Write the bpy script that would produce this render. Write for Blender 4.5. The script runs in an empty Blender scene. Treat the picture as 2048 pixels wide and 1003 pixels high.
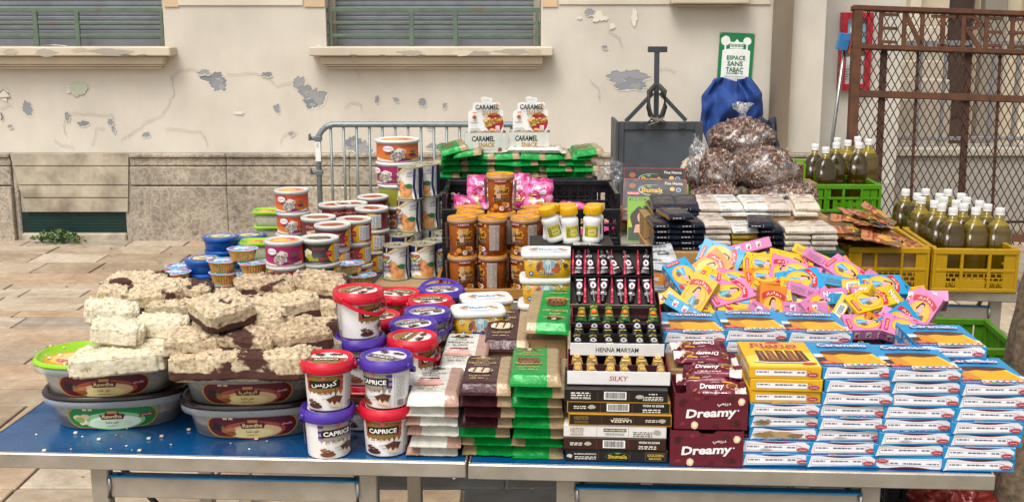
import bpy, bmesh, math, random
from mathutils import Vector, Matrix, Euler, noise
from mathutils.geometry import tessellate_polygon
S = bpy.context.scene
COL = S.collection
R = math.radians
# ---------------------------------------------------------------- camera, world, sun, exposure
F, CX, CY, YH, H = 2300.0, 1024.0, 501.5, 40.0, 1.67
PIT = math.atan((CY - YH) / F)
cam = bpy.data.objects.new('camera', bpy.data.cameras.new('camera'))
COL.objects.link(cam); S.camera = cam
cam.location = (0, 0, H); cam.rotation_euler = (math.pi / 2 - PIT, 0, 0)
cam.data.sensor_width = 36; cam.data.lens = F / 2048 * 36; cam.data.clip_end = 400; cam.data.clip_start = .05
SUN_EL, SUN_AZ = R(58), R(205)
w = bpy.data.worlds.new('World'); S.world = w; w.use_nodes = True
nt = w.node_tree
sky = nt.nodes.new('ShaderNodeTexSky'); sky.sky_type = 'NISHITA'; sky.sun_disc = False
sky.sun_elevation = SUN_EL; sky.sun_rotation = SUN_AZ; sky.dust_density = 4; sky.air_density = 1; sky.ozone_density = .5
hs = nt.nodes.new('ShaderNodeHueSaturation'); hs.inputs['Saturation'].default_value = .18
nt.links.new(sky.outputs[0], hs.inputs['Color'])
bg = nt.nodes['Background']; bg.inputs[1].default_value = .145
nt.links.new(hs.outputs[0], bg.inputs[0])
sl = bpy.data.lights.new('sun', 'SUN'); so = bpy.data.objects.new('sun', sl); COL.objects.link(so)
sl.energy = 1.6; sl.angle = R(28); sl.color = (1, .96, .9)
so.rotation_euler = (R(90) - SUN_EL, 0, math.pi - SUN_AZ + R(0))
S.view_settings.view_transform = 'Standard'; S.view_settings.look = 'None'; S.view_settings.exposure = .38
S.cycles.max_bounces = 6; S.cycles.transparent_max_bounces = 24; S.cycles.transmission_bounces = 6

# ---------------------------------------------------------------- picture point -> place in the scene
def ray(px, py):
    x = (px - CX) / F; y = -(py - CY) / F
    return Vector((x, math.cos(PIT) + y * math.sin(PIT), -math.sin(PIT) + y * math.cos(PIT)))
def P(px, py, z):
    d = ray(px, py); t = (z - H) / d.z
    return Vector((d.x * t, d.y * t, z))
def D(px, py, Y):
    d = ray(px, py); t = Y / d.y
    return Vector((d.x * t, Y, H + d.z * t))
def lin(c):
    if isinstance(c, str):
        c = c.lstrip('#'); c = c if len(c) == 6 else ''.join(k + k for k in c); c = [int(c[i:i + 2], 16) / 255 for i in (0, 2, 4)]
    return tuple(x / 12.92 if x <= .04045 else ((x + .055) / 1.055) ** 2.4 for x in c) + (1.0,)

# ---------------------------------------------------------------- materials (colour from the print on the mesh, broken up by noise)
MATS = {}
def mk(name, rough=.5, metal=0, var=.10, vs=30, bump=0, bs=80, coat=0, spec=.5, alpha=None, trans=0, rvar=.1, det=4, sat=1.0):
    m = bpy.data.materials.new(name); m.use_nodes = True; n = m.node_tree; N = n.nodes.new; L = n.links.new
    b = n.nodes['Principled BSDF']
    a = N('ShaderNodeAttribute'); a.attribute_name = 'Col'
    tc = N('ShaderNodeTexCoord')
    oi = N('ShaderNodeObjectInfo')
    add = N('ShaderNodeVectorMath'); add.operation = 'ADD'
    comb = N('ShaderNodeCombineXYZ')
    mul = N('ShaderNodeMath'); mul.operation = 'MULTIPLY'; mul.inputs[1].default_value = 37.0
    L(oi.outputs['Random'], mul.inputs[0]); L(mul.outputs[0], comb.inputs[0]); L(mul.outputs[0], comb.inputs[1])
    L(tc.outputs['Object'], add.inputs[0]); L(comb.outputs[0], add.inputs[1])
    nz = N('ShaderNodeTexNoise'); nz.inputs['Scale'].default_value = vs; nz.inputs['Detail'].default_value = det
    L(add.outputs[0], nz.inputs['Vector'])
    mr = N('ShaderNodeMapRange'); mr.inputs['From Min'].default_value = .3; mr.inputs['From Max'].default_value = .7
    mr.inputs['To Min'].default_value = 1 - var; mr.inputs['To Max'].default_value = 1 + var * .5
    L(nz.outputs[0], mr.inputs[0])
    mx = N('ShaderNodeMix'); mx.data_type = 'RGBA'; mx.blend_type = 'MULTIPLY'; mx.inputs[0].default_value = 1
    L(a.outputs['Color'], mx.inputs[6]); L(mr.outputs[0], mx.inputs[7])
    L(mx.outputs[2], b.inputs['Base Color'])
    b.inputs['Metallic'].default_value = metal; b.inputs['Coat Weight'].default_value = coat; b.inputs['Coat Roughness'].default_value = .15
    b.inputs['Specular IOR Level'].default_value = spec
    r2 = N('ShaderNodeMapRange'); r2.inputs['From Min'].default_value = .3; r2.inputs['From Max'].default_value = .7
    r2.inputs['To Min'].default_value = max(.02, rough - rvar); r2.inputs['To Max'].default_value = min(1, rough + rvar)
    L(nz.outputs[0], r2.inputs[0]); L(r2.outputs[0], b.inputs['Roughness'])
    if trans: b.inputs['Transmission Weight'].default_value = trans
    if bump:
        n2 = N('ShaderNodeTexNoise'); n2.inputs['Scale'].default_value = bs; n2.inputs['Detail'].default_value = 3
        L(add.outputs[0], n2.inputs['Vector'])
        bp = N('ShaderNodeBump'); bp.inputs['Strength'].default_value = bump; bp.inputs['Distance'].default_value = .003
        L(n2.outputs[0], bp.inputs['Height']); L(bp.outputs[0], b.inputs['Normal'])
    if alpha is not None: b.inputs['Alpha'].default_value = alpha
    MATS[name] = m
    return m
mk('print', .42, 0, .07, 25, .05, 120)
mk('card', .7, 0, .14, 22, .15, 150)
mk('plastic', .28, 0, .07, 18, .05, 60)
mk('foil', .3, .12, .16, 35, .9, 55)
mk('sachet', .25, .1, .22, 30, .9, 45)
mk('metal', .32, .9, .12, 12, .05, 200)
mk('tin', .3, .75, .12, 40)
mk('gold_foil', .3, .6, .25, 60, .6, 130)
mk('rust', .85, .15, .45, 14, .5, 120, det=8)
mk('cloth', .75, 0, .2, 20, .3, 50)
mk('stone', .9, 0, .30, 7, .6, 60, det=10)
mk('paint', .5, 0, .15, 9, .12, 60)
mk('glass_oil', .07, 0, .05, 8, trans=.3)
mk('frosted', .35, 0, .05, 30, .2, 60, alpha=.42)
mk('leaf', .55, 0, .3, 20, .2, 60)
mk('bark', .92, 0, .55, 60, 1.0, 70, det=10)
def film(name, fac, bs, tint):
    m = bpy.data.materials.new(name); m.use_nodes = True; n = m.node_tree; N = n.nodes.new; L = n.links.new
    n.nodes.remove(n.nodes['Principled BSDF']); out = n.nodes['Material Output']
    t = N('ShaderNodeBsdfTransparent'); t.inputs[0].default_value = tint
    g = N('ShaderNodeBsdfGlossy'); g.inputs['Roughness'].default_value = .27
    df = N('ShaderNodeBsdfDiffuse'); df.inputs[0].default_value = (.8, .8, .8, 1)
    ms = N('ShaderNodeMixShader'); ms.inputs[0].default_value = .3; L(g.outputs[0], ms.inputs[1]); L(df.outputs[0], ms.inputs[2])
    mx = N('ShaderNodeMixShader')
    tc = N('ShaderNodeTexCoord'); n1 = N('ShaderNodeTexNoise'); n1.inputs['Scale'].default_value = bs; n1.inputs['Detail'].default_value = 5; n1.inputs['Distortion'].default_value = 1.2
    L(tc.outputs['Object'], n1.inputs[0])
    mr = N('ShaderNodeMapRange'); mr.inputs['From Min'].default_value = .42; mr.inputs['From Max'].default_value = .68; mr.inputs['To Min'].default_value = fac * .4; mr.inputs['To Max'].default_value = fac * 2.2
    L(n1.outputs[0], mr.inputs[0]); L(mr.outputs[0], mx.inputs[0])
    bp = N('ShaderNodeBump'); bp.inputs['Strength'].default_value = 1; bp.inputs['Distance'].default_value = .02; L(n1.outputs[0], bp.inputs['Height'])
    L(bp.outputs[0], g.inputs['Normal'])
    L(t.outputs[0], mx.inputs[1]); L(ms.outputs[0], mx.inputs[2]); L(mx.outputs[0], out.inputs[0])
    MATS[name] = m
film('film', .13, 9, (.97, .97, .97, 1))
film('film_dense', .34, 30, (.95, .95, .95, 1))

def ramp_mat(name, scale, stops, rough=.8, bump=.5, bdist=.004, kind='NOISE', det=8, vec='Object', layer=None, rnd=.6):
    m = bpy.data.materials.new(name); m.use_nodes = True; n = m.node_tree; N = n.nodes.new; L = n.links.new
    b = n.nodes['Principled BSDF']; b.inputs['Roughness'].default_value = rough
    tc = N('ShaderNodeTexCoord'); oi = N('ShaderNodeObjectInfo')
    sc = N('ShaderNodeVectorMath'); sc.operation = 'SCALE'; sc.inputs[0].default_value = (19, 7, 13); L(oi.outputs['Random'], sc.inputs['Scale'])
    ad = N('ShaderNodeVectorMath'); ad.operation = 'ADD'; L(tc.outputs[vec], ad.inputs[0]); L(sc.outputs[0], ad.inputs[1])
    if kind == 'NOISE':
        t = N('ShaderNodeTexNoise'); t.inputs['Scale'].default_value = scale; t.inputs['Detail'].default_value = det; t.inputs['Roughness'].default_value = rnd
        fac = t.outputs[0]
    else:
        t = N('ShaderNodeTexVoronoi'); t.inputs['Scale'].default_value = scale
        sp = N('ShaderNodeSeparateColor'); L(t.outputs['Color'], sp.inputs[0]); fac = sp.outputs[0]
    L(ad.outputs[0], t.inputs['Vector'])
    cr = N('ShaderNodeValToRGB')
    while len(cr.color_ramp.elements) < len(stops): cr.color_ramp.elements.new(.5)
    for e, (p, c) in zip(cr.color_ramp.elements, stops): e.position = p; e.color = lin(c)
    L(fac, cr.inputs[0])
    out = cr.outputs[0]
    bp = N('ShaderNodeBump'); bp.inputs['Strength'].default_value = bump; bp.inputs['Distance'].default_value = bdist
    L(t.outputs['Distance'] if kind != 'NOISE' else fac, bp.inputs['Height']); L(bp.outputs[0], b.inputs['Normal'])
    if layer: out = layer(n, tc, ad, out)
    L(out, b.inputs['Base Color'])
    MATS[name] = m
    return m
def choc_layer(z0, amp, gate, th=.006):
    def fn(n, tc, ad, col):
        N = n.nodes.new; L = n.links.new
        sx = N('ShaderNodeSeparateXYZ'); L(tc.outputs['Object'], sx.inputs[0])
        nz = N('ShaderNodeTexNoise'); nz.inputs['Scale'].default_value = 28; nz.inputs['Detail'].default_value = 5; L(ad.outputs[0], nz.inputs[0])
        n3 = N('ShaderNodeTexNoise'); n3.inputs['Scale'].default_value = 11; n3.inputs['Detail'].default_value = 6; L(ad.outputs[0], n3.inputs[0])
        m1 = N('ShaderNodeMath'); m1.operation = 'MULTIPLY_ADD'; m1.inputs[1].default_value = amp; L(nz.outputs[0], m1.inputs[0]); L(sx.outputs[2], m1.inputs[2])
        lt = N('ShaderNodeMapRange'); sb = N('ShaderNodeMath'); sb.operation = 'SUBTRACT'; sb.inputs[1].default_value = z0; L(m1.outputs[0], sb.inputs[0]); ab = N('ShaderNodeMath'); ab.operation = 'ABSOLUTE'; L(sb.outputs[0], ab.inputs[0]); lt.inputs['From Min'].default_value = th + .0015; lt.inputs['From Max'].default_value = th - .0015; L(ab.outputs[0], lt.inputs[0])
        g = N('ShaderNodeMapRange'); g.inputs['From Min'].default_value = gate; g.inputs['From Max'].default_value = gate + .03; L(n3.outputs[0], g.inputs[0])
        mx = N('ShaderNodeMath'); mx.operation = 'MAXIMUM'; L(lt.outputs[0], mx.inputs[0]); L(g.outputs[0], mx.inputs[1])
        cm = N('ShaderNodeMix'); cm.data_type = 'RGBA'; cm.inputs[7].default_value = lin('#4a2b22')
        L(mx.outputs[0], cm.inputs[0]); L(col, cm.inputs[6])
        return cm.outputs[2]
    return fn
HST = [(.30, '#5e3c24'), (.39, '#9a7f60'), (.47, '#c0ab8b'), (.57, '#d2c2a2'), (.67, '#e0d4bc'), (.74, '#806248')]
ramp_mat('halva', 95, HST, .9, .6, .006, rnd=.72, layer=choc_layer(.017, .018, .585, .007))
ramp_mat('halva_choc', 100, HST, .9, .6, .006, rnd=.72, layer=choc_layer(.022, .02, .57, .010))
ramp_mat('halva_pale', 88, [(.29, '#57521f'), (.36, '#ab9c76'), (.46, '#d2c7aa'), (.6, '#ddd4bc'), (.70, '#e6dfce'), (.76, '#97803f')], .9, .6, .006, rnd=.7, layer=choc_layer(-.05, .02, .73, .004))
ramp_mat('halva_dark', 85, [(.32, '#523424'), (.42, '#977d62'), (.54, '#bba686'), (.68, '#d6c7a8')], .9, .6, .006, rnd=.72, layer=choc_layer(.028, .022, .58, .012))
ramp_mat('walnut', 85, [(0, '#3d2a22'), (.3, '#684c3e'), (.55, '#846453'), (.8, '#987866'), (.95, '#b3937c'), (1, '#d2b89a')], .55, 1.0, .012, kind='V')

# ---------------------------------------------------------------- writing: flat glyph meshes, fitted into boxes
_T = {}
AR = {'ا': (0xFE8D, 2), 'ب': (0xFE8F, 4), 'ة': (0xFE93, 2), 'ت': (0xFE95, 4), 'ج': (0xFE9D, 4), 'ح': (0xFEA1, 4), 'خ': (0xFEA5, 4), 'د': (0xFEA9, 2), 'ر': (0xFEAD, 2),
      'ز': (0xFEAF, 2), 'س': (0xFEB1, 4), 'ش': (0xFEB5, 4), 'ص': (0xFEB9, 4), 'ط': (0xFEC1, 4), 'ع': (0xFEC9, 4), 'ف': (0xFED1, 4), 'ق': (0xFED5, 4), 'ك': (0xFED9, 4), 'ل': (0xFEDD, 4),
      'م': (0xFEE1, 4), 'ن': (0xFEE5, 4), 'ه': (0xFEE9, 4), 'و': (0xFEED, 2), 'ي': (0xFEF1, 4), 'ى': (0xFEEF, 2)}
def shape_ar(s):
    out = []
    for wd in s.split(' '):
        o = ''
        for i, ch in enumerate(wd):
            if ch not in AR: o += ch; continue
            base, nf = AR[ch]
            prv = i > 0 and wd[i - 1] in AR and AR[wd[i - 1]][1] == 4
            nxt = i < len(wd) - 1 and wd[i + 1] in AR and nf == 4
            o += chr(base + (3 if prv and nxt else 1 if prv else 2 if nxt else 0))
        out.append(o)
    return ' '.join(out)
def glyphs(s, bold=0.0):
    k = (s, bold)
    if k in _T: return _T[k]
    t = shape_ar(s) if any(c in AR for c in s) else s
    if t != s: t = t[::-1]
    c = bpy.data.curves.new('t', 'FONT'); c.body = t; c.resolution_u = 1 if t != s else 2; c.offset = bold
    o = bpy.data.objects.new('t', c); COL.objects.link(o)
    dg = bpy.context.evaluated_depsgraph_get(); ev = o.evaluated_get(dg); me = ev.to_mesh()
    vs = [(v.co.x, v.co.y) for v in me.vertices]; fs = [tuple(p.vertices) for p in me.polygons]
    ev.to_mesh_clear(); bpy.data.objects.remove(o); bpy.data.curves.remove(c)
    if not vs: vs = [(0, 0), (1, 0), (0, 1)]; fs = [(0, 1, 2)]
    x0 = min(v[0] for v in vs); x1 = max(v[0] for v in vs); y0 = min(v[1] for v in vs); y1 = max(v[1] for v in vs)
    vs = [((x - x0) / (x1 - x0), (y - y0) / (y1 - y0)) for x, y in vs]
    _T[k] = (vs, fs, (x1 - x0) / (y1 - y0))
    return _T[k]

class Art:
    def __init__(s): s.it = []
    def raw(s, vs, fs, c, lay=None): s.it.append((vs, fs, c, len(s.it) if lay is None else lay)); return s
    def poly(s, pts, c, lay=None):
        tr = tessellate_polygon([[Vector((p[0], p[1], 0)) for p in pts]])
        return s.raw(list(pts), [tuple(t) for t in tr], c, lay)
    def rect(s, x0, y0, x1, y1, c, lay=None): return s.raw([(x0, y0), (x1, y0), (x1, y1), (x0, y1)], [(0, 1, 2, 3)], c, lay)
    def ell(s, cx, cy, rx, ry, c, n=20, lay=None, a0=0, a1=360):
        pts = [(cx + rx * math.cos(R(a0 + (a1 - a0) * i / n)), cy + ry * math.sin(R(a0 + (a1 - a0) * i / n))) for i in range(n + (a1 - a0 < 360))]
        return s.poly(pts, c, lay)
    def ragged(s, cx, cy, rx, ry, c, seed=0, jit=.4, n=64, lay=None):
        o = []
        for i in range(n):
            a = 6.28318 * i / n; d = Vector((math.cos(a), math.sin(a), seed * 3.7)); k = 1 + jit * (1.1 * noise.noise(d * 1.3) + .7 * noise.noise(d * 3.1) + .45 * noise.noise(d * 7) + .3 * noise.noise(d * 15))
            o.append((cx + rx * k * math.cos(a), cy + ry * k * math.sin(a)))
        return s.poly(o, c, lay)
    def blob(s, cx, cy, rx, ry, c, seed=0, jit=.25, n=18, lay=None):
        rd = random.Random(seed)
        return s.poly([(cx + rx * math.cos(6.283 * i / n) * (1 + rd.uniform(-jit, jit)), cy + ry * math.sin(6.283 * i / n) * (1 + rd.uniform(-jit, jit))) for i in range(n)], c, lay)
    def line(s, pts, wd, c, lay=None):
        vs = []; fs = []
        for i, (x, y) in enumerate(pts):
            a = pts[max(0, i - 1)]; b = pts[min(len(pts) - 1, i + 1)]
            dx, dy = b[0] - a[0], b[1] - a[1]; l = math.hypot(dx, dy) or 1
            vs += [(x - dy / l * wd / 2, y + dx / l * wd / 2), (x + dy / l * wd / 2, y - dx / l * wd / 2)]
            if i: k = 2 * i; fs.append((k - 2, k - 1, k + 1, k))
        return s.raw(vs, fs, c, lay)
    def text(s, t, x0, y0, x1, y1, c, bold=0.0, lay=None, slope=0, shear=0, flip=False):
        vs, fs, _ = glyphs(t, bold); o = []
        for u, v in vs:
            if flip: u, v = 1 - u, 1 - v
            o.append((x0 + u * (x1 - x0) + shear * (v - .5) * (y1 - y0), y0 + v * (y1 - y0) + slope * (u - .5) * (x1 - x0)))
        return s.raw(o, fs, c, lay)
    def scrib(s, t, x0, y0, x1, y1, c, *a, **k):     # writing too small to read in the photograph: a run of pen strokes
        rd = random.Random(len(t) * 7 + int(abs(x0) * 9e4)); n = max(4, len(t) * 2); w_ = (y1 - y0) * .2
        pts = [(x0 + (x1 - x0) * i / n, (y0 + (y1 - y0) * (.15 + .3 * rd.random())) if i % 2 else (y1 - (y1 - y0) * (.05 + .4 * rd.random()))) for i in range(n + 1)]
        return s.line(pts, w_, c)
    def bars(s, x0, y0, x1, y1, c, n=18, seed=1, lay=None):
        rd = random.Random(seed); x = x0; vs = []; fs = []
        while x < x1:
            wd = (x1 - x0) / n * rd.choice([.35, .5, .8]); k = len(vs); vs += [(x, y0), (x + wd, y0), (x + wd, y1), (x, y1)]; fs.append((k, k + 1, k + 2, k + 3)); x += wd + (x1 - x0) / n * rd.choice([.3, .5])
        return s.raw(vs, fs, c, lay)
    def fine(s, x0, y0, x1, y1, c, rows=4, seed=1, lay=None, fill=.5):
        rd = random.Random(seed); vs = []; fs = []; h = (y1 - y0) / rows
        for r in range(rows):
            x = x0
            while x < x1:
                wd = min(rd.uniform(.6, 2.2) * h, x1 - x); k = len(vs); y = y0 + r * h
                vs += [(x, y), (x + wd, y), (x + wd, y + h * fill), (x, y + h * fill)]; fs.append((k, k + 1, k + 2, k + 3)); x += wd + h * .5
        return s.raw(vs, fs, c, lay)
def plane_fn(o, U, V):
    o, U, V = Vector(o), Vector(U), Vector(V); n = U.cross(V).normalized()
    return lambda u, v, d: o + U * u + V * v + n * d
def cyl_fn(r0, r1, z0, z1, th0=-90):
    def fn(u, v, d):
        t = (v - 0) / (z1 - z0); r = r0 + (r1 - r0) * t + d; a = R(th0) + u / max(r0, r1)
        return Vector((r * math.cos(a), r * math.sin(a), z0 + v))
    return fn

class MB:
    def __init__(s): s.v = []; s.f = []; s.c = []; s.m = []; s.sm = []
    def add(s, vs, fs, c, mat, sm=False):
        k = len(s.v); s.v += [tuple(v) for v in vs]
        cl = isinstance(c, list)
        for i, f in enumerate(fs):
            s.f.append(tuple(j + k for j in f)); s.c.append(c[i] if cl else c); s.m.append(mat); s.sm.append(sm)
        return s
    def box(s, x0, x1, y0, y1, z0, z1, c, mat, b=.0008, M=None):
        X, Y, Z = (x0, x1), (y0, y1), (z0, z1)
        b = min(b, (x1 - x0) * .3, (y1 - y0) * .3, (z1 - z0) * .3)
        vs = []; idx = {}
        for i in (0, 1):
            for j in (0, 1):
                for k in (0, 1):
                    for ax in range(3):
                        p = [X[i], Y[j], Z[k]]
                        sg = (i, j, k)
                        for q in range(3):
                            if q != ax: p[q] += b if sg[q] == 0 else -b
                        idx[(i, j, k, ax)] = len(vs); vs.append(Vector(p))
        fs = []
        for ax in range(3):
            o = [q for q in range(3) if q != ax]
            for sd in (0, 1):
                q = []
                for a, d in ((0, 0), (1, 0), (1, 1), (0, 1)):
                    k = [0, 0, 0]; k[ax] = sd; k[o[0]] = a; k[o[1]] = d; q.append(idx[tuple(k) + (ax,)])
                fs.append(q if (sd == 1) == (ax != 1) else q[::-1])
        for ax in range(3):
            o = [q for q in range(3) if q != ax]
            for a in (0, 1):
                for d in (0, 1):
                    k0 = [0, 0, 0]; k0[o[0]] = a; k0[o[1]] = d; k1 = list(k0); k1[ax] = 1
                    fs.append([idx[tuple(k0) + (o[0],)], idx[tuple(k1) + (o[0],)], idx[tuple(k1) + (o[1],)], idx[tuple(k0) + (o[1],)]])
        for i in (0, 1):
            for j in (0, 1):
                for k in (0, 1): fs.append([idx[(i, j, k, q)] for q in range(3)])
        if M: vs = [M @ v for v in vs]
        return s.add(vs, fs, c, mat)
    def lathe(s, prof, n, mat, c=None, sx=1, sy=1, sq=0, cap=True, M=None, jit=None):
        # prof: (r, z[, colour]) ; sq squares the section off
        vs = []; fs = []; cs = []
        for r, z, *_ in prof:
            for i in range(n):
                a = 6.28318 * i / n; ca, sa = math.cos(a), math.sin(a)
                if sq: k = (abs(ca) ** sq + abs(sa) ** sq) ** (-1 / sq)
                else: k = 1
                vs.append(Vector((r * k * ca * sx, r * k * sa * sy, z)))
        for j in range(len(prof) - 1):
            for i in range(n):
                fs.append((j * n + i, j * n + (i + 1) % n, (j + 1) * n + (i + 1) % n, (j + 1) * n + i))
                cs.append(prof[j + 1][2] if len(prof[j + 1]) > 2 else c)
        if jit: vs = [jit(v) for v in vs]
        if M: vs = [M @ v for v in vs]
        s.add(vs, fs, cs, mat, True)
        if cap:
            k = len(s.v) - len(vs)
            for j in (0, len(prof) - 1):
                if prof[j][0] > 1e-4:
                    s.f.append(tuple(k + j * n + i for i in range(n))[::-1 if j == 0 else 1]); s.c.append(prof[j][2] if len(prof[j]) > 2 else c); s.m.append(mat); s.sm.append(False)
        return s
    def tube(s, pts, r, c, mat, n=6, flat=1.0):
        pts = [Vector(p) for p in pts]; vs = []; fs = []
        up = Vector((0, 0, 1))
        for i, p in enumerate(pts):
            d = (pts[min(i + 1, len(pts) - 1)] - pts[max(i - 1, 0)]).normalized()
            a = d.cross(up)
            if a.length < 1e-3: a = Vector((1, 0, 0))
            a.normalize(); b = a.cross(d)
            rr = r[i] if isinstance(r, (list, tuple)) else r
            for k in range(n):
                t = 6.28318 * k / n; vs.append(p + a * math.cos(t) * rr + b * math.sin(t) * rr * flat)
        for i in range(len(pts) - 1):
            for k in range(n): fs.append((i * n + k, i * n + (k + 1) % n, (i + 1) * n + (k + 1) % n, (i + 1) * n + k))
        fs += [tuple(range(n))[::-1], tuple((len(pts) - 1) * n + k for k in range(n))]
        return s.add(vs, fs, c, mat, n > 4)
    def bar(s, a, b, wd, dp, c, mat, up=(0, 1, 0)):
        a, b = Vector(a), Vector(b); d = b - a; l = d.length; d.normalize(); y = Vector(up); x = y.cross(d)
        if x.length < 1e-3: y = Vector((1, 0, 0)); x = y.cross(d)
        x.normalize(); y = d.cross(x)
        M = Matrix(((x.x, y.x, d.x, a.x), (x.y, y.y, d.y, a.y), (x.z, y.z, d.z, a.z), (0, 0, 0, 1)))
        return s.box(-wd / 2, wd / 2, -dp / 2, dp / 2, 0, l, c, mat, .0015, M)
    def grid(s, fn, nu, nv, mat, c=None, cf=None, sm=True):
        vs = [fn(i / nu, j / nv) for j in range(nv + 1) for i in range(nu + 1)]; fs = []; cs = []
        for j in range(nv):
            for i in range(nu):
                k = j * (nu + 1) + i; fs.append((k, k + 1, k + nu + 2, k + nu + 1)); cs.append(cf((i + .5) / nu, (j + .5) / nv) if cf else c)
        return s.add(vs, fs, cs, mat, sm)
    def art(s, art, fn, mat='print', cuts=None, base=.0004, step=.00016):
        for vs, fs, c, lay in art.it:
            d = base + lay * step
            if cuts:
                bm = bmesh.new(); bv = [bm.verts.new((x, y, 0)) for x, y in vs]
                for f in fs:
                    try: bm.faces.new([bv[i] for i in f])
                    except ValueError: pass
                xs = [v[0] for v in vs]; lo, hi = min(xs), max(xs)
                for u in cuts:
                    if lo < u < hi: bmesh.ops.bisect_plane(bm, geom=bm.verts[:] + bm.edges[:] + bm.faces[:], plane_co=(u, 0, 0), plane_no=(1, 0, 0), dist=1e-6)
                bm.verts.index_update()
                vs = [(v.co.x, v.co.y) for v in bm.verts]; fs = [tuple(v.index for v in f.verts) for f in bm.faces]; bm.free()
            s.add([fn(x, y, d) for x, y in vs], fs, c, mat)
        return s
    def build(s, name, parent=None, M=None):
        me = bpy.data.meshes.new(name); me.from_pydata(s.v, [], s.f)
        mats = []
        for m in s.m:
            if m not in mats: mats.append(m)
        for m in mats: me.materials.append(MATS[m])
        me.polygons.foreach_set('material_index', [mats.index(m) for m in s.m])
        me.polygons.foreach_set('use_smooth', s.sm)
        at = me.color_attributes.new('Col', 'FLOAT_COLOR', 'CORNER')
        cache = {}; buf = []
        for f, c in zip(s.f, s.c):
            if c not in cache: cache[c] = lin(c or '#ffffff')
            buf += list(cache[c]) * len(f)
        at.data.foreach_set('color', buf)
        me.update()
        o = bpy.data.objects.new(name, me); COL.objects.link(o)
        if parent: o.parent = parent
        if M: o.matrix_basis = M
        return o
def tag(o, label=None, cat=None, group=None, kind=None):
    if label: o['label'] = label
    if cat: o['category'] = cat
    if group: o['group'] = group
    if kind: o['kind'] = kind
    return o
def thing(name, label, cat, group=None, M=None):
    o = bpy.data.objects.new(name, None); COL.objects.link(o); o.empty_display_size = .05
    if M: o.matrix_basis = M
    return tag(o, label, cat, group)
def kids(o): return list(o.children)
def dup(o, parent=None):
    c = o.copy(); COL.objects.link(c)
    if parent: c.parent = parent
    for ch in kids(o): dup(ch, c)
    return c
class Kind:      # one prototype; put() moves it the first time and copies it afterwards
    def __init__(s, root): s.r = root; s.used = False
    def put(s, M, label=None, group=None):
        o = dup(s.r) if s.used else s.r
        s.used = True; o.matrix_basis = M
        if label: o['label'] = label
        if group: o['group'] = group
        return o
def TR(p, rz=0, rx=0, ry=0, sc=1):
    return Matrix.Translation(Vector(p)) @ Matrix.Rotation(R(rz), 4, 'Z') @ Matrix.Rotation(R(rx), 4, 'X') @ Matrix.Rotation(R(ry), 4, 'Y') @ (Matrix.Diagonal((sc, sc, sc, 1)) if not isinstance(sc, tuple) else Matrix.Diagonal(sc + (1,)))
rnd = random.Random(7)
ORD = ['lowest', 'second from the bottom', 'third from the bottom', 'fourth from the bottom', 'fifth from the bottom', 'sixth from the bottom', 'seventh from the bottom', 'eighth from the bottom', 'ninth from the bottom']
def nth(i, n): return 'topmost' if i == n - 1 else ORD[i]
T = .75
# ================================================================ the setting
WY = 8.8
def wz(py): return D(1024, py, WY).z
def wx(px, py=300): return D(px, py, WY).x
# --- ground sheet and paving
mb = MB(); mb.grid(lambda u, v: (-60 + 120 * u, -40 + 120 * v, -.035), 8, 8, 'stone', '#8a7f6c'); g = mb.build('ground'); tag(g, kind='structure')
def pave_mat():
    m = bpy.data.materials.new('pavers'); m.use_nodes = True; n = m.node_tree; N = n.nodes.new; L = n.links.new
    b = n.nodes['Principled BSDF']; b.inputs['Roughness'].default_value = .75
    a = N('ShaderNodeAttribute'); a.attribute_name = 'Col'; tc = N('ShaderNodeTexCoord')
    o1 = N('ShaderNodeTexNoise'); o1.inputs['Scale'].default_value = 16; o1.inputs['Detail'].default_value = 9; o1.inputs['Roughness'].default_value = .74; L(tc.outputs['Object'], o1.inputs[0])
    o2 = N('ShaderNodeTexNoise'); o2.inputs['Scale'].default_value = 2.2; o2.inputs['Detail'].default_value = 6; o2.inputs['Distortion'].default_value = 1.5; L(tc.outputs['Object'], o2.inputs[0])
    cr = N('ShaderNodeMapRange'); cr.inputs['From Min'].default_value = .3; cr.inputs['From Max'].default_value = .7; cr.inputs['To Min'].default_value = .66; cr.inputs['To Max'].default_value = 1.14; L(o1.outputs[0], cr.inputs[0])
    c2 = N('ShaderNodeValToRGB'); c2.color_ramp.elements[0].position = .35; c2.color_ramp.elements[0].color = (.72, .66, .6, 1); c2.color_ramp.elements[1].position = .62; c2.color_ramp.elements[1].color = (1, 1, 1, 1); L(o2.outputs[0], c2.inputs[0])
    m1 = N('ShaderNodeMix'); m1.data_type = 'RGBA'; m1.blend_type = 'MULTIPLY'; m1.inputs[0].default_value = 1; L(a.outputs['Color'], m1.inputs[6]); L(cr.outputs[0], m1.inputs[7])
    m2 = N('ShaderNodeMix'); m2.data_type = 'RGBA'; m2.blend_type = 'MULTIPLY'; m2.inputs[0].default_value = .9; L(m1.outputs[2], m2.inputs[6]); L(c2.outputs[0], m2.inputs[7])
    L(m2.outputs[2], b.inputs['Base Color'])
    bp = N('ShaderNodeBump'); bp.inputs['Strength'].default_value = .4; bp.inputs['Distance'].default_value = .006; L(o1.outputs[0], bp.inputs['Height']); L(bp.outputs[0], b.inputs['Normal'])
    MATS['pavers'] = m
pave_mat()
mb = MB(); rd = random.Random(3); y = 1.2
mb.box(-7, 8, .9, 9.2, -.03, -.012, '#6d6454', 'pavers', .002)
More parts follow.
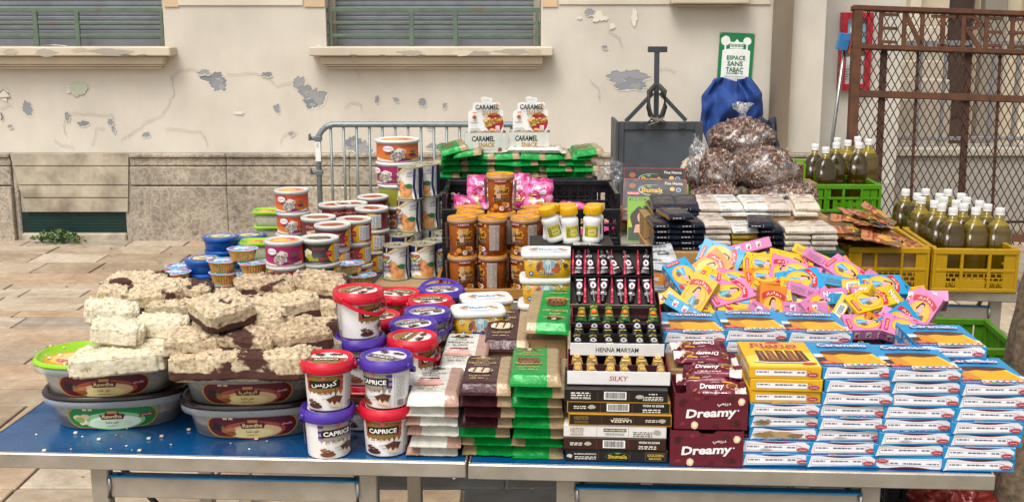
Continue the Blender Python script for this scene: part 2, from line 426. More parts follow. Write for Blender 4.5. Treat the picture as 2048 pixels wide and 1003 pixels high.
while y < 8.75:
    hgt = rd.choice([.15, .2, .24, .3, .34]); x = -6.5 - rd.uniform(0, .8)
    while x < 7.5:
        wd = rd.uniform(.38, .85)
        c = rd.choice(['#bcab94', '#b3a28b', '#b9a186', '#bfa588', '#aba08f', '#aa9880', '#c3b5a0'])
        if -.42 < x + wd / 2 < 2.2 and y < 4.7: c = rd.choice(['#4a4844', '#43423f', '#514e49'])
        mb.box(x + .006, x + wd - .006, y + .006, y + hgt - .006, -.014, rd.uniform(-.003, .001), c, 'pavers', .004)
        x += wd
    y += hgt
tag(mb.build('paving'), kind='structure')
mb = MB()
for i in range(160):      # bits of litter and dust on the paving
    x, yy = rd.uniform(-4.2, 1.5), rd.uniform(3.2, 8.6); s_ = rd.uniform(.004, .014); a_ = rd.uniform(0, 6); c_, d_ = math.cos(a_) * s_, math.sin(a_) * s_
    mb.add([(x - c_, yy - d_, .003), (x + d_, yy - c_, .004), (x + c_, yy + d_ * .6, .003), (x - d_ * .5, yy + c_, .006)], [(0, 1, 2, 3)], rd.choice(['#5c5448', '#d8d2c4', '#7a6a50', '#4a4338', '#8f8a7e']), 'card')
tag(mb.build('litter_specks'), 'small scraps and grit scattered on the stone paving', 'litter', kind='stuff')
# --- tree pit: dark soil at the right front
mb = MB(); mb.grid(lambda u, v: (1.0 + 1.6 * u, 2.35 + .95 * v, .006 + .02 * noise.noise(Vector((u * 9, v * 9, 1)))), 30, 20, 'bark', '#4a4335'); tag(mb.build('soil'), kind='structure')
mb = MB()
for i in range(900):
    x, yy = rd.uniform(1.0, 2.4), rd.uniform(2.45, 3.2); h = rd.uniform(.02, .06); dx, dy = rd.uniform(-.03, .03), rd.uniform(-.03, .03)
    mb.add([(x - .003, yy, 0.01), (x + .003, yy, 0.01), (x + dx, yy + dy, h)], [(0, 1, 2)], rd.choice(['#46552a', '#5a6a35', '#384622', '#6d7340']), 'leaf')
tag(mb.build('grass_tufts'), 'thin short grass growing from the dark soil under the right table', 'grass', kind='stuff')

# --- the old school building behind
bld = thing('building', 'old cream plastered building with peeling paint, stone base and shuttered windows behind the stall', 'building')
PL = '#cec7ba'
xl, xr = wx(-160), wx(1638)
w1r, w2l, w2r = wx(328, 60), wx(652, 60), wx(1082, 60)
zs = wz(93); zb = wz(305)
mb = MB()
mb.box(xl, xr, WY, WY + .35, zb, zs - .0, PL, 'stucco' if 'stucco' in MATS else 'paint', .0)
def stucco():
    m = mk('stucco', .88, 0, .13, 1.6, .35, 28, det=9)
    n = m.node_tree; N = n.nodes.new; L = n.links.new
    b = n.nodes['Principled BSDF']; src = b.inputs['Base Color'].links[0].from_socket
    tc = N('ShaderNodeTexCoord'); mp = N('ShaderNodeMapping'); mp.inputs['Scale'].default_value = (1.3, 1, .8); L(tc.outputs['Object'], mp.inputs[0])
    n1 = N('ShaderNodeTexNoise'); n1.inputs['Scale'].default_value = 1.5; n1.inputs['Detail'].default_value = 7; n1.inputs['Roughness'].default_value = .7; L(mp.outputs[0], n1.inputs[0])
    cr = N('ShaderNodeValToRGB'); cr.color_ramp.elements[0].position = .3; cr.color_ramp.elements[0].color = (.80, .77, .71, 1); cr.color_ramp.elements[1].position = .62; cr.color_ramp.elements[1].color = (1.03, 1.02, 1, 1); L(n1.outputs[0], cr.inputs[0])
    mx = N('ShaderNodeMix'); mx.data_type = 'RGBA'; mx.blend_type = 'MULTIPLY'; mx.inputs[0].default_value = .5; L(src, mx.inputs[6]); L(cr.outputs[0], mx.inputs[7]); L(mx.outputs[2], b.inputs['Base Color'])
stucco()
def mottled():
    # pitted limestone of the base course: pale and brown cells
    ramp_mat('limestone', 17, [(.28, '#776c5e'), (.42, '#9e9484'), (.5, '#b7ac9b'), (.57, '#8f8372'), (.72, '#c4baa9')], .9, .7, .01, det=9, rnd=.62)
    ramp_mat('limestone_smooth', 6, [(.3, '#8f8473'), (.5, '#b3a894'), (.7, '#c3b8a4')], .9, .3, .006, det=9)
mottled()
for nm in ('limestone', 'limestone_smooth'):     # old dirt in the stone
    n = MATS[nm].node_tree; N = n.nodes.new; L = n.links.new; b = n.nodes['Principled BSDF']; src = b.inputs['Base Color'].links[0].from_socket
    tc = N('ShaderNodeTexCoord'); g1 = N('ShaderNodeTexNoise'); g1.inputs['Scale'].default_value = 1.7; g1.inputs['Detail'].default_value = 9; g1.inputs['Roughness'].default_value = .7; L(tc.outputs['Object'], g1.inputs[0])
    cr = N('ShaderNodeValToRGB'); cr.color_ramp.elements[0].position = .36; cr.color_ramp.elements[0].color = (.50, .49, .48, 1); cr.color_ramp.elements[1].position = .58; cr.color_ramp.elements[1].color = (1.05, 1.04, 1.02, 1); L(g1.outputs[0], cr.inputs[0])
    mx = N('ShaderNodeMix'); mx.data_type = 'RGBA'; mx.blend_type = 'MULTIPLY'; mx.inputs[0].default_value = .85; L(src, mx.inputs[6]); L(cr.outputs[0], mx.inputs[7]); L(mx.outputs[2], b.inputs['Base Color'])
mb = MB()
mb.box(xl, xr, WY, WY + .35, zb, zs, PL, 'stucco', 0)
for a, b in ((xl, wx(-150)), (w1r, w2l), (w2r, xr)): mb.box(a, b, WY, WY + .35, zs, 3.05, PL, 'stucco', 0)
mb.box(xl, xr, WY, WY + .35, 3.05, 6, PL, 'stucco', 0)
wa = Art()
def W(px, py): q = D(px, py, WY); return (q.x, q.z)
def patch(px, py, rx, ry, c, seed, jit=.35, rim=True):
    x, z = W(px, py); k = WY / F
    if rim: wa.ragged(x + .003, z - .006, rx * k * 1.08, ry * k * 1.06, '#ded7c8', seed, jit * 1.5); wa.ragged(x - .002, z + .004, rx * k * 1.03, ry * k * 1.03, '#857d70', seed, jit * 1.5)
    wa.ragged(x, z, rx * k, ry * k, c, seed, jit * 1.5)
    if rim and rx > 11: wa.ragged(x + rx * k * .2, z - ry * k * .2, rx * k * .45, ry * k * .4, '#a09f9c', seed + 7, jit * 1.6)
G1, G2 = '#8d929b', '#7f858e'
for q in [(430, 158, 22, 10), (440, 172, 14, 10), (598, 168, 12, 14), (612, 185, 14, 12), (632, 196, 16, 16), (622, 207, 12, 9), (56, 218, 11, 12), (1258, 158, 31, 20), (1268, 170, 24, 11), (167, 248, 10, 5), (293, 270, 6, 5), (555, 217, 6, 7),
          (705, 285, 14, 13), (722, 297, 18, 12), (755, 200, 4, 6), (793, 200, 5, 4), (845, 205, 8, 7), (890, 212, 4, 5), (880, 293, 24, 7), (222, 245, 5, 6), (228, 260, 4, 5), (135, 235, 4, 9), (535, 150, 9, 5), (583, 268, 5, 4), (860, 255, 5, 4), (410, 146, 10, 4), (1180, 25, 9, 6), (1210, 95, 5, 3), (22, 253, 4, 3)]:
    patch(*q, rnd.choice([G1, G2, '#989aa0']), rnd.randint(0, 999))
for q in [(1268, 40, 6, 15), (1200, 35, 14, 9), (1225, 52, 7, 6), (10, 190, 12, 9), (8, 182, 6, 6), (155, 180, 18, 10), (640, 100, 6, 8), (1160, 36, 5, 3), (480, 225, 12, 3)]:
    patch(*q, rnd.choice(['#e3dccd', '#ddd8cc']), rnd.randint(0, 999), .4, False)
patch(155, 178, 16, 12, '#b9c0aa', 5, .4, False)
for pts in [[(340, 158), (360, 140), (380, 137), (405, 140), (415, 150)], [(455, 148), (480, 146), (505, 145), (530, 150), (555, 172), (600, 162)], [(345, 150), (348, 185), (335, 215), (320, 232), (300, 238), (285, 250), (270, 262), (248, 272), (240, 285)],
            [(130, 240), (140, 226), (170, 226), (200, 228), (225, 228), (230, 240)], [(130, 240), (128, 262), (135, 272)], [(330, 255), (360, 258), (400, 262), (412, 275), (415, 298)], [(185, 290), (195, 255), (215, 255)], [(700, 128), (715, 140), (722, 160)], [(1310, 140), (1330, 137), (1358, 145)],
            [(560, 290), (565, 270), (585, 262), (600, 268)], [(0, 215), (20, 208), (30, 215)], [(110, 280), (125, 290), (150, 290)], [(1215, 60), (1240, 75), (1245, 95)], [(690, 215), (700, 205), (720, 205), (725, 225)], [(1180, 160), (1195, 175), (1200, 200)]]:
    o = []
    for i in range(len(pts) - 1):
        for k in range(5):
            t = k / 5; a, b = pts[i], pts[i + 1]; o.append(W(a[0] + (b[0] - a[0]) * t + rnd.uniform(-2.2, 2.2), a[1] + (b[1] - a[1]) * t + rnd.uniform(-2, 2)))
    wa.line([(x, z - .003) for x, z in o], .0028, '#d9d2c4'); wa.line(o, .0024, '#9a9182')
for a, b, c in ((328, 357, '#d0b592'), (608, 650, '#d0b592'), (1084, 1115, '#d0b592')): wa.rect(wx(a, 8), wz(14), wx(b, 8), 2.4, c)
wa.rect(wx(357, 8), wz(11), wx(606, 8), 2.4, '#d6ccba'); wa.rect(wx(1117, 8), wz(9), wx(1540, 8), 2.4, '#d3c9b6')
# a small scribbled doodle and marks
wa.line([W(0, 186), W(8, 178), W(16, 186), W(22, 194), W(0, 196)], .006, '#77736a')
wa.line([W(3, 225), W(6, 236), W(3, 240)], .01, '#66635c')
mb.art(wa, lambda u, v, d: Vector((u, WY - d, v)), 'stucco', base=.0012, step=.00007)
mb.build('wall', bld)
# --- base courses with a splayed panel round the cellar grille
mb = MB()
pf = WY - .07
def courses(x0, x1, m, e=0):
    for (a, b, dp) in ((305, 313, .02), (313, 330, .0), (331, 368, .012), (370, 478, .03)):
        mb.box(x0, x1, pf - dp + .02 + e, WY + .02, wz(b) if b < 470 else -.02, wz(a) - .002, '#b0a38e', m, .006)
v0, v1 = wx(48, 440), wx(254, 440)
courses(xl, wx(24), 'limestone'); courses(wx(262), wx(454), 'limestone'); courses(wx(454.6), wx(700), 'limestone', .001); courses(wx(700.8), wx(1050), 'limestone'); courses(wx(1050.7), xr, 'limestone', .001)
for (a, b) in ((306, 329), (331, 367), (369, 392), (394, 421)):
    k0, k1 = (a - 305) / 116, (b - 305) / 116
    za, zc = wz(a), wz(b)
    l0, l1 = wx(25 + 22 * k0), wx(25 + 22 * k1); r0, r1 = wx(261 - 9 * k0), wx(261 - 9 * k1)
    yy = pf + .015
    mb.add([(l0, yy, za), (r0, yy, za), (r1, yy, zc), (l1, yy, zc), (l0, WY, za), (r0, WY, za), (r1, WY, zc), (l1, WY, zc)], [(3, 2, 1, 0), (4, 5, 6, 7), (0, 1, 5, 4), (2, 3, 7, 6), (0, 4, 7, 3), (1, 2, 6, 5)], '#b6ab99', 'limestone_smooth')
mb.box(wx(24.5), v0 - .005, pf + .03, WY, -.02, wz(310), '#a99d88', 'limestone', .01); mb.box(v1 + .005, wx(261.5), pf + .03, WY, -.02, wz(310), '#a99d88', 'limestone', .01)
mb.box(v0 - .004, v1 + .004, pf + .01, WY, -.02, wz(464), '#9b9080', 'limestone_smooth', .01)
mb.build('stone_base', bld)
mb = MB()
gz0, gz1 = wz(462), wz(423)
mb.box(v0, v1, WY - .012, WY - .006, gz0, gz1, '#0f1c1a', 'paint', 0)
for i in range(70):
    x = v0 + (v1 - v0) * i / 69; mb.box(x - .0022, x + .0022, WY - .022, WY - .017, gz0, gz1, '#20403a', 'paint', 0)
for i in range(14):
    z = gz0 + (gz1 - gz0) * i / 13; mb.box(v0, v1, WY - .028, WY - .023, z - .002, z + .002, '#23453e', 'paint', 0)
mb.build('cellar_grille', bld)
# --- windows: sill, shutter, guard rail
def window(x0, x1, sx0, sx1, left=True):
    zt = 3.05
    mb = MB()
    z1 = zs; z2 = wz(111); z3 = wz(128); z4 = wz(137)
    for (a, b, dp, ins) in ((z2, z1, .17, 0), (z3, z2 - .003, .11, .075), (wz(132), z3 - .002, .09, .09), (z4, wz(132) - .002, .065, .105)):
        mb.box(sx0 + ins, sx1 - ins, WY - dp, WY - .001, a, b, '#cdc1ac', 'stucco', .008)
    a = Art()
    for i in range(7): a.blob(rnd.uniform(sx0 + .1, sx1 - .1), rnd.uniform(z2 + .02, z1 - .02), rnd.uniform(.03, .14), rnd.uniform(.01, .025), rnd.choice(['#a9a296', '#b9ae9a', '#d9cdb7']), rnd.randint(0, 99), .35, 20)
    for i in range(4): a.blob(rnd.uniform(sx0 + .2, sx1 - .2), z2 + .004, rnd.uniform(.02, .05), .008, '#6f675a', rnd.randint(0, 99), .3, 14)
    mb.art(a, lambda u, v, d: Vector((u, WY - .17 - d, v)), 'stucco', base=.0006)
    mb.build('window_sill', bld)
    mb = MB(); yb = WY + .2; n = 26; z = zs + .012
    prof = []
    while z < zt:
        prof += [(z, 0), (z + .006, -.008), (z + .026, -.011), (z + .034, 0)]; z += .036
    vs = []; fs = []
    for zz, dy in prof: vs += [(x0, yb + dy, zz), (x1, yb + dy, zz)]
    for i in range(len(prof) - 1): fs.append((2 * i, 2 * i + 1, 2 * i + 3, 2 * i + 2))
    mb.add(vs, fs, '#7d8286', 'paint')
    mb.box(x0 + .02, x1 - .02, yb - .03, yb - .015, zs + .002, zs + .05, '#858789', 'paint', .003)
    mb.build('rolling_shutter', bld)
    for xx in (x0 + .0, x1 - .055): mb = MB(); mb.box(xx + .002, xx + .053, yb - .05, yb + .02, zs + .002, zt, '#a29a8c', 'paint', .004); mb.build('shutter_rail', bld)
    mb = MB(); yg = WY + .06; c = '#5c6c5c'
    zz = [wz(20), wz(46), wz(71)]
    mb.box(x0 + .003, x1 - .003, yg - .012, yg + .012, zz[0] - .017, zz[0] + .017, c, 'rustpaint', .004)
    for q in zz[1:]: mb.box(x0 + .003, x1 - .003, yg - .008, yg + .008, q - .011, q + .011, c, 'rustpaint', .003)
    for t in ((.395, .6) if not left else (.55, .77)):
        xx = x0 + (x1 - x0) * t
        if left: xx = wx(85) if t == .55 else wx(167)
        mb.box(xx - .018, xx + .018, yg - .0135, yg + .0135, zs + .001, zz[0] - .002, c, 'rustpaint', .003)
    for xx in (x0 + .03, x1 - .03): mb.box(xx - .012, xx + .012, yg - .0125, yg + .0125, zs + .001, zz[0] - .002, c, 'rustpaint', .003)
    mb.build('guard_rail', bld)
def rustpaint():
    m = mk('rustpaint', .55, 0, .2, 14, .2, 60); n = m.node_tree; N = n.nodes.new; L = n.links.new
    b = n.nodes['Principled BSDF']; src = b.inputs['Base Color'].links[0].from_socket; tc = N('ShaderNodeTexCoord')
    n1 = N('ShaderNodeTexNoise'); n1.inputs['Scale'].default_value = 7; n1.inputs['Detail'].default_value = 8; L(tc.outputs['Object'], n1.inputs[0])
    mr = N('ShaderNodeMapRange'); mr.inputs['From Min'].default_value = .60; mr.inputs['From Max'].default_value = .68; L(n1.outputs[0], mr.inputs[0])
    mx = N('ShaderNodeMix'); mx.data_type = 'RGBA'; mx.inputs[7].default_value = lin('#6b5a42'); L(mr.outputs[0], mx.inputs[0]); L(src, mx.inputs[6]); L(mx.outputs[2], b.inputs['Base Color'])
rustpaint()
window(wx(-150), w1r, wx(-200), wx(353, 100))
window(w2l, w2r, wx(625, 100), wx(1105, 100), False)
mb = MB(); mb.box(wx(1338, 5), wx(1492, 5), WY - .15, WY - .001, wz(9), wz(-25), '#c9bba3', 'stucco', .01); mb.box(wx(1350, 5), wx(1480, 5), WY - .1, WY - .001, wz(13), wz(9) - .002, '#c2b49c', 'stucco', .006); mb.build('window_sill', bld)
# --- round rendered drainpipe
mb = MB(); q = D(1558, 200, WY - .07)
mb.lathe([(.075, .42), (.075, 1.9), (.078, 1.9), (.078, 1.93), (.075, 1.93), (.075, 3.6)], 20, 'stucco', '#cfc6b6', M=TR((q.x, WY - .08, 0))); mb.lathe([(.085, -.02), (.085, .42)], 20, 'stucco', '#b9ad97', M=TR((q.x, WY - .08, 0)))
for z in (.7, 2.05): mb.box(q.x - .083, q.x + .083, WY - .14, WY, z, z + .02, '#a59b8b', 'paint', .002)
mb.build('drainpipe', bld)
# plastic notice sheet on left sill
q = D(100, 87, WY - .1)
mb = MB(); mb.grid(lambda u, v: (q.x - .11 + .22 * u, WY - .12 + .08 * v, zs + .002 + .012 * math.sin(3 * u) + .006 * noise.noise(Vector((u * 4, v * 4, 2)))), 10, 4, 'print', '#e8e6e0'); tag(mb.build('paper_scrap'), 'curled white scrap of paper lying on the left window sill', 'paper')
# --- weed at the wall foot
wd = thing('weed', 'small green weed growing at the foot of the wall by the cellar grille', 'plant')
q = D(120, 472, WY - .12)
mb = MB(); rd = random.Random(11)
for i in range(150):
    a = rd.uniform(0, 6.28); r = rd.uniform(.01, .17); x = q.x + r * math.cos(a) * 1.25; yy = q.y + r * math.sin(a) * .5 - .03; z = rd.uniform(.005, .1) * (1 - r * 3); z = max(z, .006)
    s = rd.uniform(.012, .028); b = rd.uniform(0, 6.28); t = rd.uniform(-.02, .02)
    mb.add([(x, yy, z), (x + s * math.cos(b) - s * .4 * math.sin(b), yy + s * math.sin(b) + s * .4 * math.cos(b), z + .012 + t), (x + 2.2 * s * math.cos(b), yy + 2.2 * s * math.sin(b), z + .004), (x + s * math.cos(b) + s * .4 * math.sin(b), yy + s * math.sin(b) - s * .4 * math.cos(b), z + .012 - t)], [(0, 1, 2, 3)], rd.choice(['#3f5a2a', '#4c6a30', '#2f4722', '#5d7a3c']), 'leaf')
mb.build('leaves', wd)
mb = MB()
for i in range(9):
    a = rd.uniform(0, 6.28); mb.tube([(q.x, q.y, 0), (q.x + .06 * math.cos(a), q.y + .03 * math.sin(a), .03), (q.x + .14 * math.cos(a), q.y + .06 * math.sin(a), .035)], .0025, '#4a5a2c', 'leaf', 5)
mb.build('stems', wd)

# --- white wall, notice case, inner court behind the gate
mb = MB(); y2 = 9.5
x0 = D(1600, 200, y2).x; x1 = D(1800, 200, y2).x
mb.box(x0, x1, y2, y2 + .3, -.02, 5, '#c9c5bb', 'stucco', 0)
mb.box(x0 + .0, x1, y2 - .02, y2 - .001, -.02, .35, '#b3aea3', 'stucco', .004)
tag(mb.build('side_wall'), 'plain off-white rendered wall carrying the red notice case', 'wall')
cs = thing('notice_case', 'red framed glazed notice case on the off-white wall beside the gate', 'notice board')
tl, br = D(1684, 25, y2 - .05), D(1738, 180, y2 - .05)
a, b, zt, z0 = tl.x, br.x, tl.z, br.z
mb = MB(); fw = .05
for q in ((a, a + fw, z0, zt), (b - fw, b, z0, zt), (a + fw, b - fw, zt - fw, zt), (a + fw, b - fw, z0, z0 + fw)): mb.box(q[0], q[1], y2 - .07, y2 - .001, q[2], q[3], '#a81f30', 'plastic', .004)
mb.build('frame', cs)
mb = MB(); mb.box(a + fw, b - fw, y2 - .03, y2 - .002, z0 + fw, zt - fw, '#c3c8c6', 'print', 0)
ar = Art(); ar.rect(a + .06, zt - .3, b - .04, zt - .07, '#7fb0c0'); ar.rect(a + .08, zt - .22, b - .08, zt - .12, '#dfe8ea'); ar.fine(a + .08, zt - .29, b - .06, zt - .23, '#3f6a7a', 4); ar.rect(a + .05, z0 + .06, b - .06, z0 + .2, '#a8adab'); ar.fine(a + .06, z0 + .08, b - .07, z0 + .18, '#5b6a60', 5, 4)
mb.art(ar, lambda u, v, d: Vector((u, y2 - .03 - d, v))); mb.build('notices', cs)
# court behind the gate
mb = MB(); y3 = 14.0
xa, xb = D(1640, 200, y3).x, D(2300, 200, y3).x
mb.box(xa, D(1885, 200, y3).x, y3, y3 + .3, -.02, 6, '#c7b9a1', 'stucco', 0); mb.box(D(1945, 200, y3).x, xb, y3, y3 + .3, -.02, 6, '#cdbfa7', 'stucco', 0); mb.box(D(1885, 200, y3).x, D(1945, 200, y3).x, y3, y3 + .3, 2.9, 6, '#c7b9a1', 'stucco', 0)
ct = thing('courtyard_house', 'pale stone house with a dark door and grey pilasters seen through the rusty gate', 'building')
mb.build('wall', ct)
mb = MB(); a, b = D(1886, 200, y3).x, D(1944, 200, y3).x; mb.box(a, b, y3 + .15, y3 + .2, -.02, 2.9, '#4a3a30', 'paint', 0)
for i in range(3): mb.box(a + .04, b - .04, y3 + .13, y3 + .149, .5 + i * .8, 1.15 + i * .8, '#3d2f27', 'paint', .01)
mb.build('door', ct)
mb = MB()
for pa, pb, c in ((1800, 1822, '#d8ccb6'), (1946, 1990, '#8a8378'), (2028, 2048, '#d3c7b0')): mb.box(D(pa, 200, y3).x, D(pb, 200, y3).x, y3 - .16, y3 - .001, -.02, 5, c, 'stucco', .01)
for pa, pb in ((1905, 1925),): mb.box(D(pa, 60, y3).x, D(pb, 60, y3).x, y3 - .05, y3 - .003, 2.3, 3.4, '#52493f', 'paint', .01)
mb.build('pilaster', ct)
st = thing('stone_steps', 'pale stone steps rising behind the rusty gate mesh', 'steps')
for i in range(5):
    mb = MB(); yy = 11.2 + i * .3; aa, bb = D(1760 + i * 4, 250, yy).x, D(1900 - i * 6, 250, yy).x; zt = .75 + .17 * (i + 1); mb.box(aa, bb, yy, yy + .31 + (i == 4) * .5, -.02, zt, rnd.choice(['#bdb3a1', '#c6bcaa', '#b5ab99']), 'stucco', .012); mb.build('step', st)
lw = thing('low_wall', 'low grey rendered wall topped by grey metal bars behind the rusty gate', 'wall')
y4 = 9.7; xa, xb = D(1700, 300, y4).x, D(2250, 300, y4).x; zt = D(1900, 312, y4).z
mb = MB(); mb.box(xa, xb, y4, y4 + .3, -.02, zt, '#9a978f', 'stucco', .01); mb.build('masonry', lw)
mb = MB(); mb.box(xa, xb, y4 - .04, y4 + .34, zt + .001, zt + .07, '#aaa595', 'stucco', .01); mb.build('coping', lw)
mb = MB(); zr = D(1900, 92, y4).z
for i in range(13):
    x = D(1745, 300, y4).x + i * .205; mb.box(x - .012, x + .012, y4 + .13, y4 + .154, zt + .07, zr, '#77787a', 'paint', .002)
mb.box(xa, xb, y4 + .12, y4 + .164, zr, zr + .04, '#77787a', 'paint', .003); mb.box(xa, xb, y4 + .12, y4 + .164, zt + .12, zt + .15, '#77787a', 'paint', .003)
mb.build('railing', lw)
# --- rusty entrance gate, leaning back a little
GY = 7.2
gt = thing('entrance_gate', 'rusty steel gate with diamond mesh and cut-out entrance lettering along its top', 'gate')
q0 = D(1692, 478, GY)
gb = q0.z; gx0 = q0.x
gt.matrix_basis = Matrix.Translation((gx0, GY, gb)) @ Matrix.Rotation(R(-9), 4, 'X') @ Matrix.Rotation(R(2.0), 4, 'Y')
GI = gt.matrix_basis.inverted()
def gl(px, py):                      # picture point -> gate plane
    o = GI @ Vector((0, 0, H)); d = (GI.to_3x3() @ ray(px, py)); t = -o.y / d.y; p = o + d * t; return p.x, p.z
_, gtop = gl(1745, 13); _, gm1 = gl(1745, 90); _, gm2 = gl(1740, 188)
GW = 1.42; RC = '#5d3a26'
mb = MB(); mb.box(-.02, .035, -.03, .03, -gb + .02, gtop, RC, 'rust', .003); mb.box(GW, GW + .07, -.03, .03, -gb + .02, gtop, RC, 'rust', .003)
mb.box(-.03, GW + .9, -.035, .035, gtop - .03, gtop, RC, 'rust', .003); mb.box(-.02, GW + .9, -.032, .034, gm1 - .03, gm1, RC, 'rust', .003); mb.box(.036, GW - .001, -.012, .015, gm2 - .022, gm2 + .022, RC, 'rust', .003)
mb.box(.036, GW - .001, -.012, .015, .02, .07, RC, 'rust', .003)
mb.build('frame', gt)
mb = MB()
for px in (1770, 1940): x, _ = gl(px, 120); mb.box(x - .02, x + .02, .016, .04, -gb + .02, gm1 - .031, '#4a3024', 'rust', .002)
for px in (1838, 2003): x, _ = gl(px, 120); mb.box(x - .008, x + .008, .016, .03, .0, gm1 - .031, '#553424', 'rust', .002)
mb.build('upright', gt)
mb = MB(); dx, dz = .047, .088
hgt = gtop - .03
i = -int(hgt / dz) - 2
def strand(x0, sl):
    pts = []
    z0, z1 = 0.0, hgt
    xa, xb = x0 + sl * z0, x0 + sl * z1
    lo, hi = .036, GW
    t0, t1 = 0., 1.
    d = xb - xa
    for lim, sgn in ((lo, 1), (hi, -1)):
        fa, fb = sgn * (xa - lim), sgn * (xb - lim)
        if fa < 0 and fb < 0: return
        if fa < 0: t0 = max(t0, fa / (fa - fb))
        if fb < 0: t1 = min(t1, fa / (fa - fb))
    if t1 <= t0: return
    a = (xa + d * t0, .01 if sl > 0 else .006, z1 * t0); b = (xa + d * t1, .01 if sl > 0 else .006, z1 * t1)
    mb.bar(a, b, .0062, .005, '#4b3022', 'rust')
sl = dx / dz
x = -hgt * sl - .1
while x < GW + .1: strand(x, sl); x += dx
x = -.1
while x < GW + hgt * sl + .1: strand(x, -sl); x += dx
mb.build('mesh_panel', gt)
mb = MB(); zt, z0 = gtop - .031, gm1 - .0
lt = .018
def lb(a, b, wd=.02): mb.bar((a[0], -.014, a[1]), (b[0], -.014, b[1]), wd * 1.35, .012, RC, 'rust')
def X(px): return gl(px, 55)[0]
zm = (zt + z0) / 2
for a, b in ((1757, 1792), (1968, 2004), (2020, 2058)):
    a, b = X(a), X(b); lb((a + .01, z0), (a + .01, zt))
    for z in (z0 + .02, zm, zt - .02): lb((a + .02, z), (b, z), .014)
a, b = X(1804), X(1846); lb((a + .01, z0), (a + .01, zt)); lb((b - .01, z0), (b - .01, zt)); lb((a + .015, zt - .01), (b - .015, z0 + .01), .022)
a, b = X(1860), X(1908); m = (a + b) / 2; lb((m, z0), (m, zt), .022); lb((a, zt - .02), (b, zt - .02), .014); lb((m - .03, z0 + .01), (m + .03, z0 + .01), .014)
a, b = X(1922), X(1960); lb((a + .01, z0), (a + .01, zt)); rr = (zt - zm) * .5
pts = [(a + .015, zt - .012)] + [(a + .03 + (b - a - .04) * math.sin(R(t)), (zt + zm) / 2 + (rr - .012) * math.cos(R(t))) for t in range(0, 181, 20)] + [(a + .015, zm + .012)]
for p, q in zip(pts, pts[1:]): lb(p, q, .018)
lb((a + .035, zm + .01), (b, z0), .022)
mb.build('lettering', gt)
for z in (.25, .6, .95): mb = MB(); mb.lathe([(.012, -.034), (.012, -.03)], 8, 'metal', '#222', M=TR((GW + .035, 0, z), 0, 90)); mb.build('bolt', gt)
# --- aluminium trolley handle with blue corner against the gate
hd = thing('folding_frame', 'two upright grey metal tubes with a blue corner cap and orange tape beside the gate', 'frame')
mb = MB(); yy = 7.6; a = D(1690, 90, yy); b = D(1713, 90, yy)
for q, e in ((a, D(1665, 275, yy)), (b, D(1696, 275, yy))): mb.tube([q, e, Vector((e.x - .03, yy, 0))], .012, '#a4a5a3', 'metal', 8)
mb.build('tube', hd)
mb = MB(); a = D(1678, 68, yy); mb.bar(D(1682, 100, yy - .02), D(1690, 67, yy - .02), .07, .05, '#3a78ae', 'plastic'); mb.bar(D(1686, 74, yy - .02), D(1712, 74, yy - .02), .045, .052, '#3f80b8', 'plastic'); mb.build('corner_cap', hd)
mb = MB(); mb.bar(D(1703, 108, yy - .03), D(1709, 66, yy - .03), .05, .06, '#c25a33', 'plastic'); mb.build('tape', hd)
mb = MB(); mb.bar(D(1690, 100, yy), D(1730, 98, yy), .09, .03, '#a9a8a4', 'metal'); mb.build('crossbar', hd)

# --- no-smoking plate
q, e = D(1441, 66, WY - .03), D(1510, 152, WY - .03)
sg = MB(); wdt, hg = .262, .385
sg.box(-wdt / 2, wdt / 2, -.004, .004, -hg, 0, '#147a46', 'print', .002)
ar = Art(); GR = '#12723f'
ar.rect(-.105, -.372, .105, -.135, '#e9ebe6'); ar.ell(0, -.135, .105, .018, '#e9ebe6')
for cx, r in ((-.085, .036), (.078, .03)): ar.blob(cx, -.06, r, r, '#eef0ea', int(cx * 100), .08, 22); ar.rect(cx - .006, -.135, cx + .006, -.09, '#eef0ea')
ar.rect(-.05, -.115, .05, -.07, '#eef0ea'); ar.poly([(-.02, -.07), (.02, -.07), (0, -.045)], '#eef0ea'); ar.rect(-.055, -.074, .055, -.068, '#eef0ea')
for i in range(9): ar.rect(-.045 + i * .0106, -.105, -.039 + i * .0106, -.083, GR)
ar.text('ESPACE', -.068, -.2, .072, -.168, GR, .02); ar.text('SANS', -.062, -.245, .055, -.21, GR, .02); ar.text('TABAC', -.07, -.29, .06, -.255, GR, .02)
ar.rect(-.065, -.302, .03, -.298, GR); ar.rect(.04, -.302, .06, -.297, GR); ar.line([(.002, -.305), (.014, -.285)], .007, '#b5432f'); ar.fine(-.08, -.325, .07, -.317, '#7b8b80', 1); ar.fine(-.07, -.345, .05, -.332, '#97a89b', 2)
for cx, cz in ((-.124, -.007), (.124, -.007), (-.124, -.378), (.124, -.378)): ar.ell(cx, cz, .004, .004, '#c8c8c0', 10)
sg.art(ar, plane_fn((0, -.004, 0), (1, 0, 0), (0, 0, 1)))
o = sg.build('wall_sign', M=TR((q.x + wdt / 2, WY - .012, q.z), 0, 0, 0) @ Matrix.Rotation(R(2), 4, 'Y')); tag(o, 'green and white no-smoking sign reading ESPACE SANS TABAC on the cream wall', 'sign')

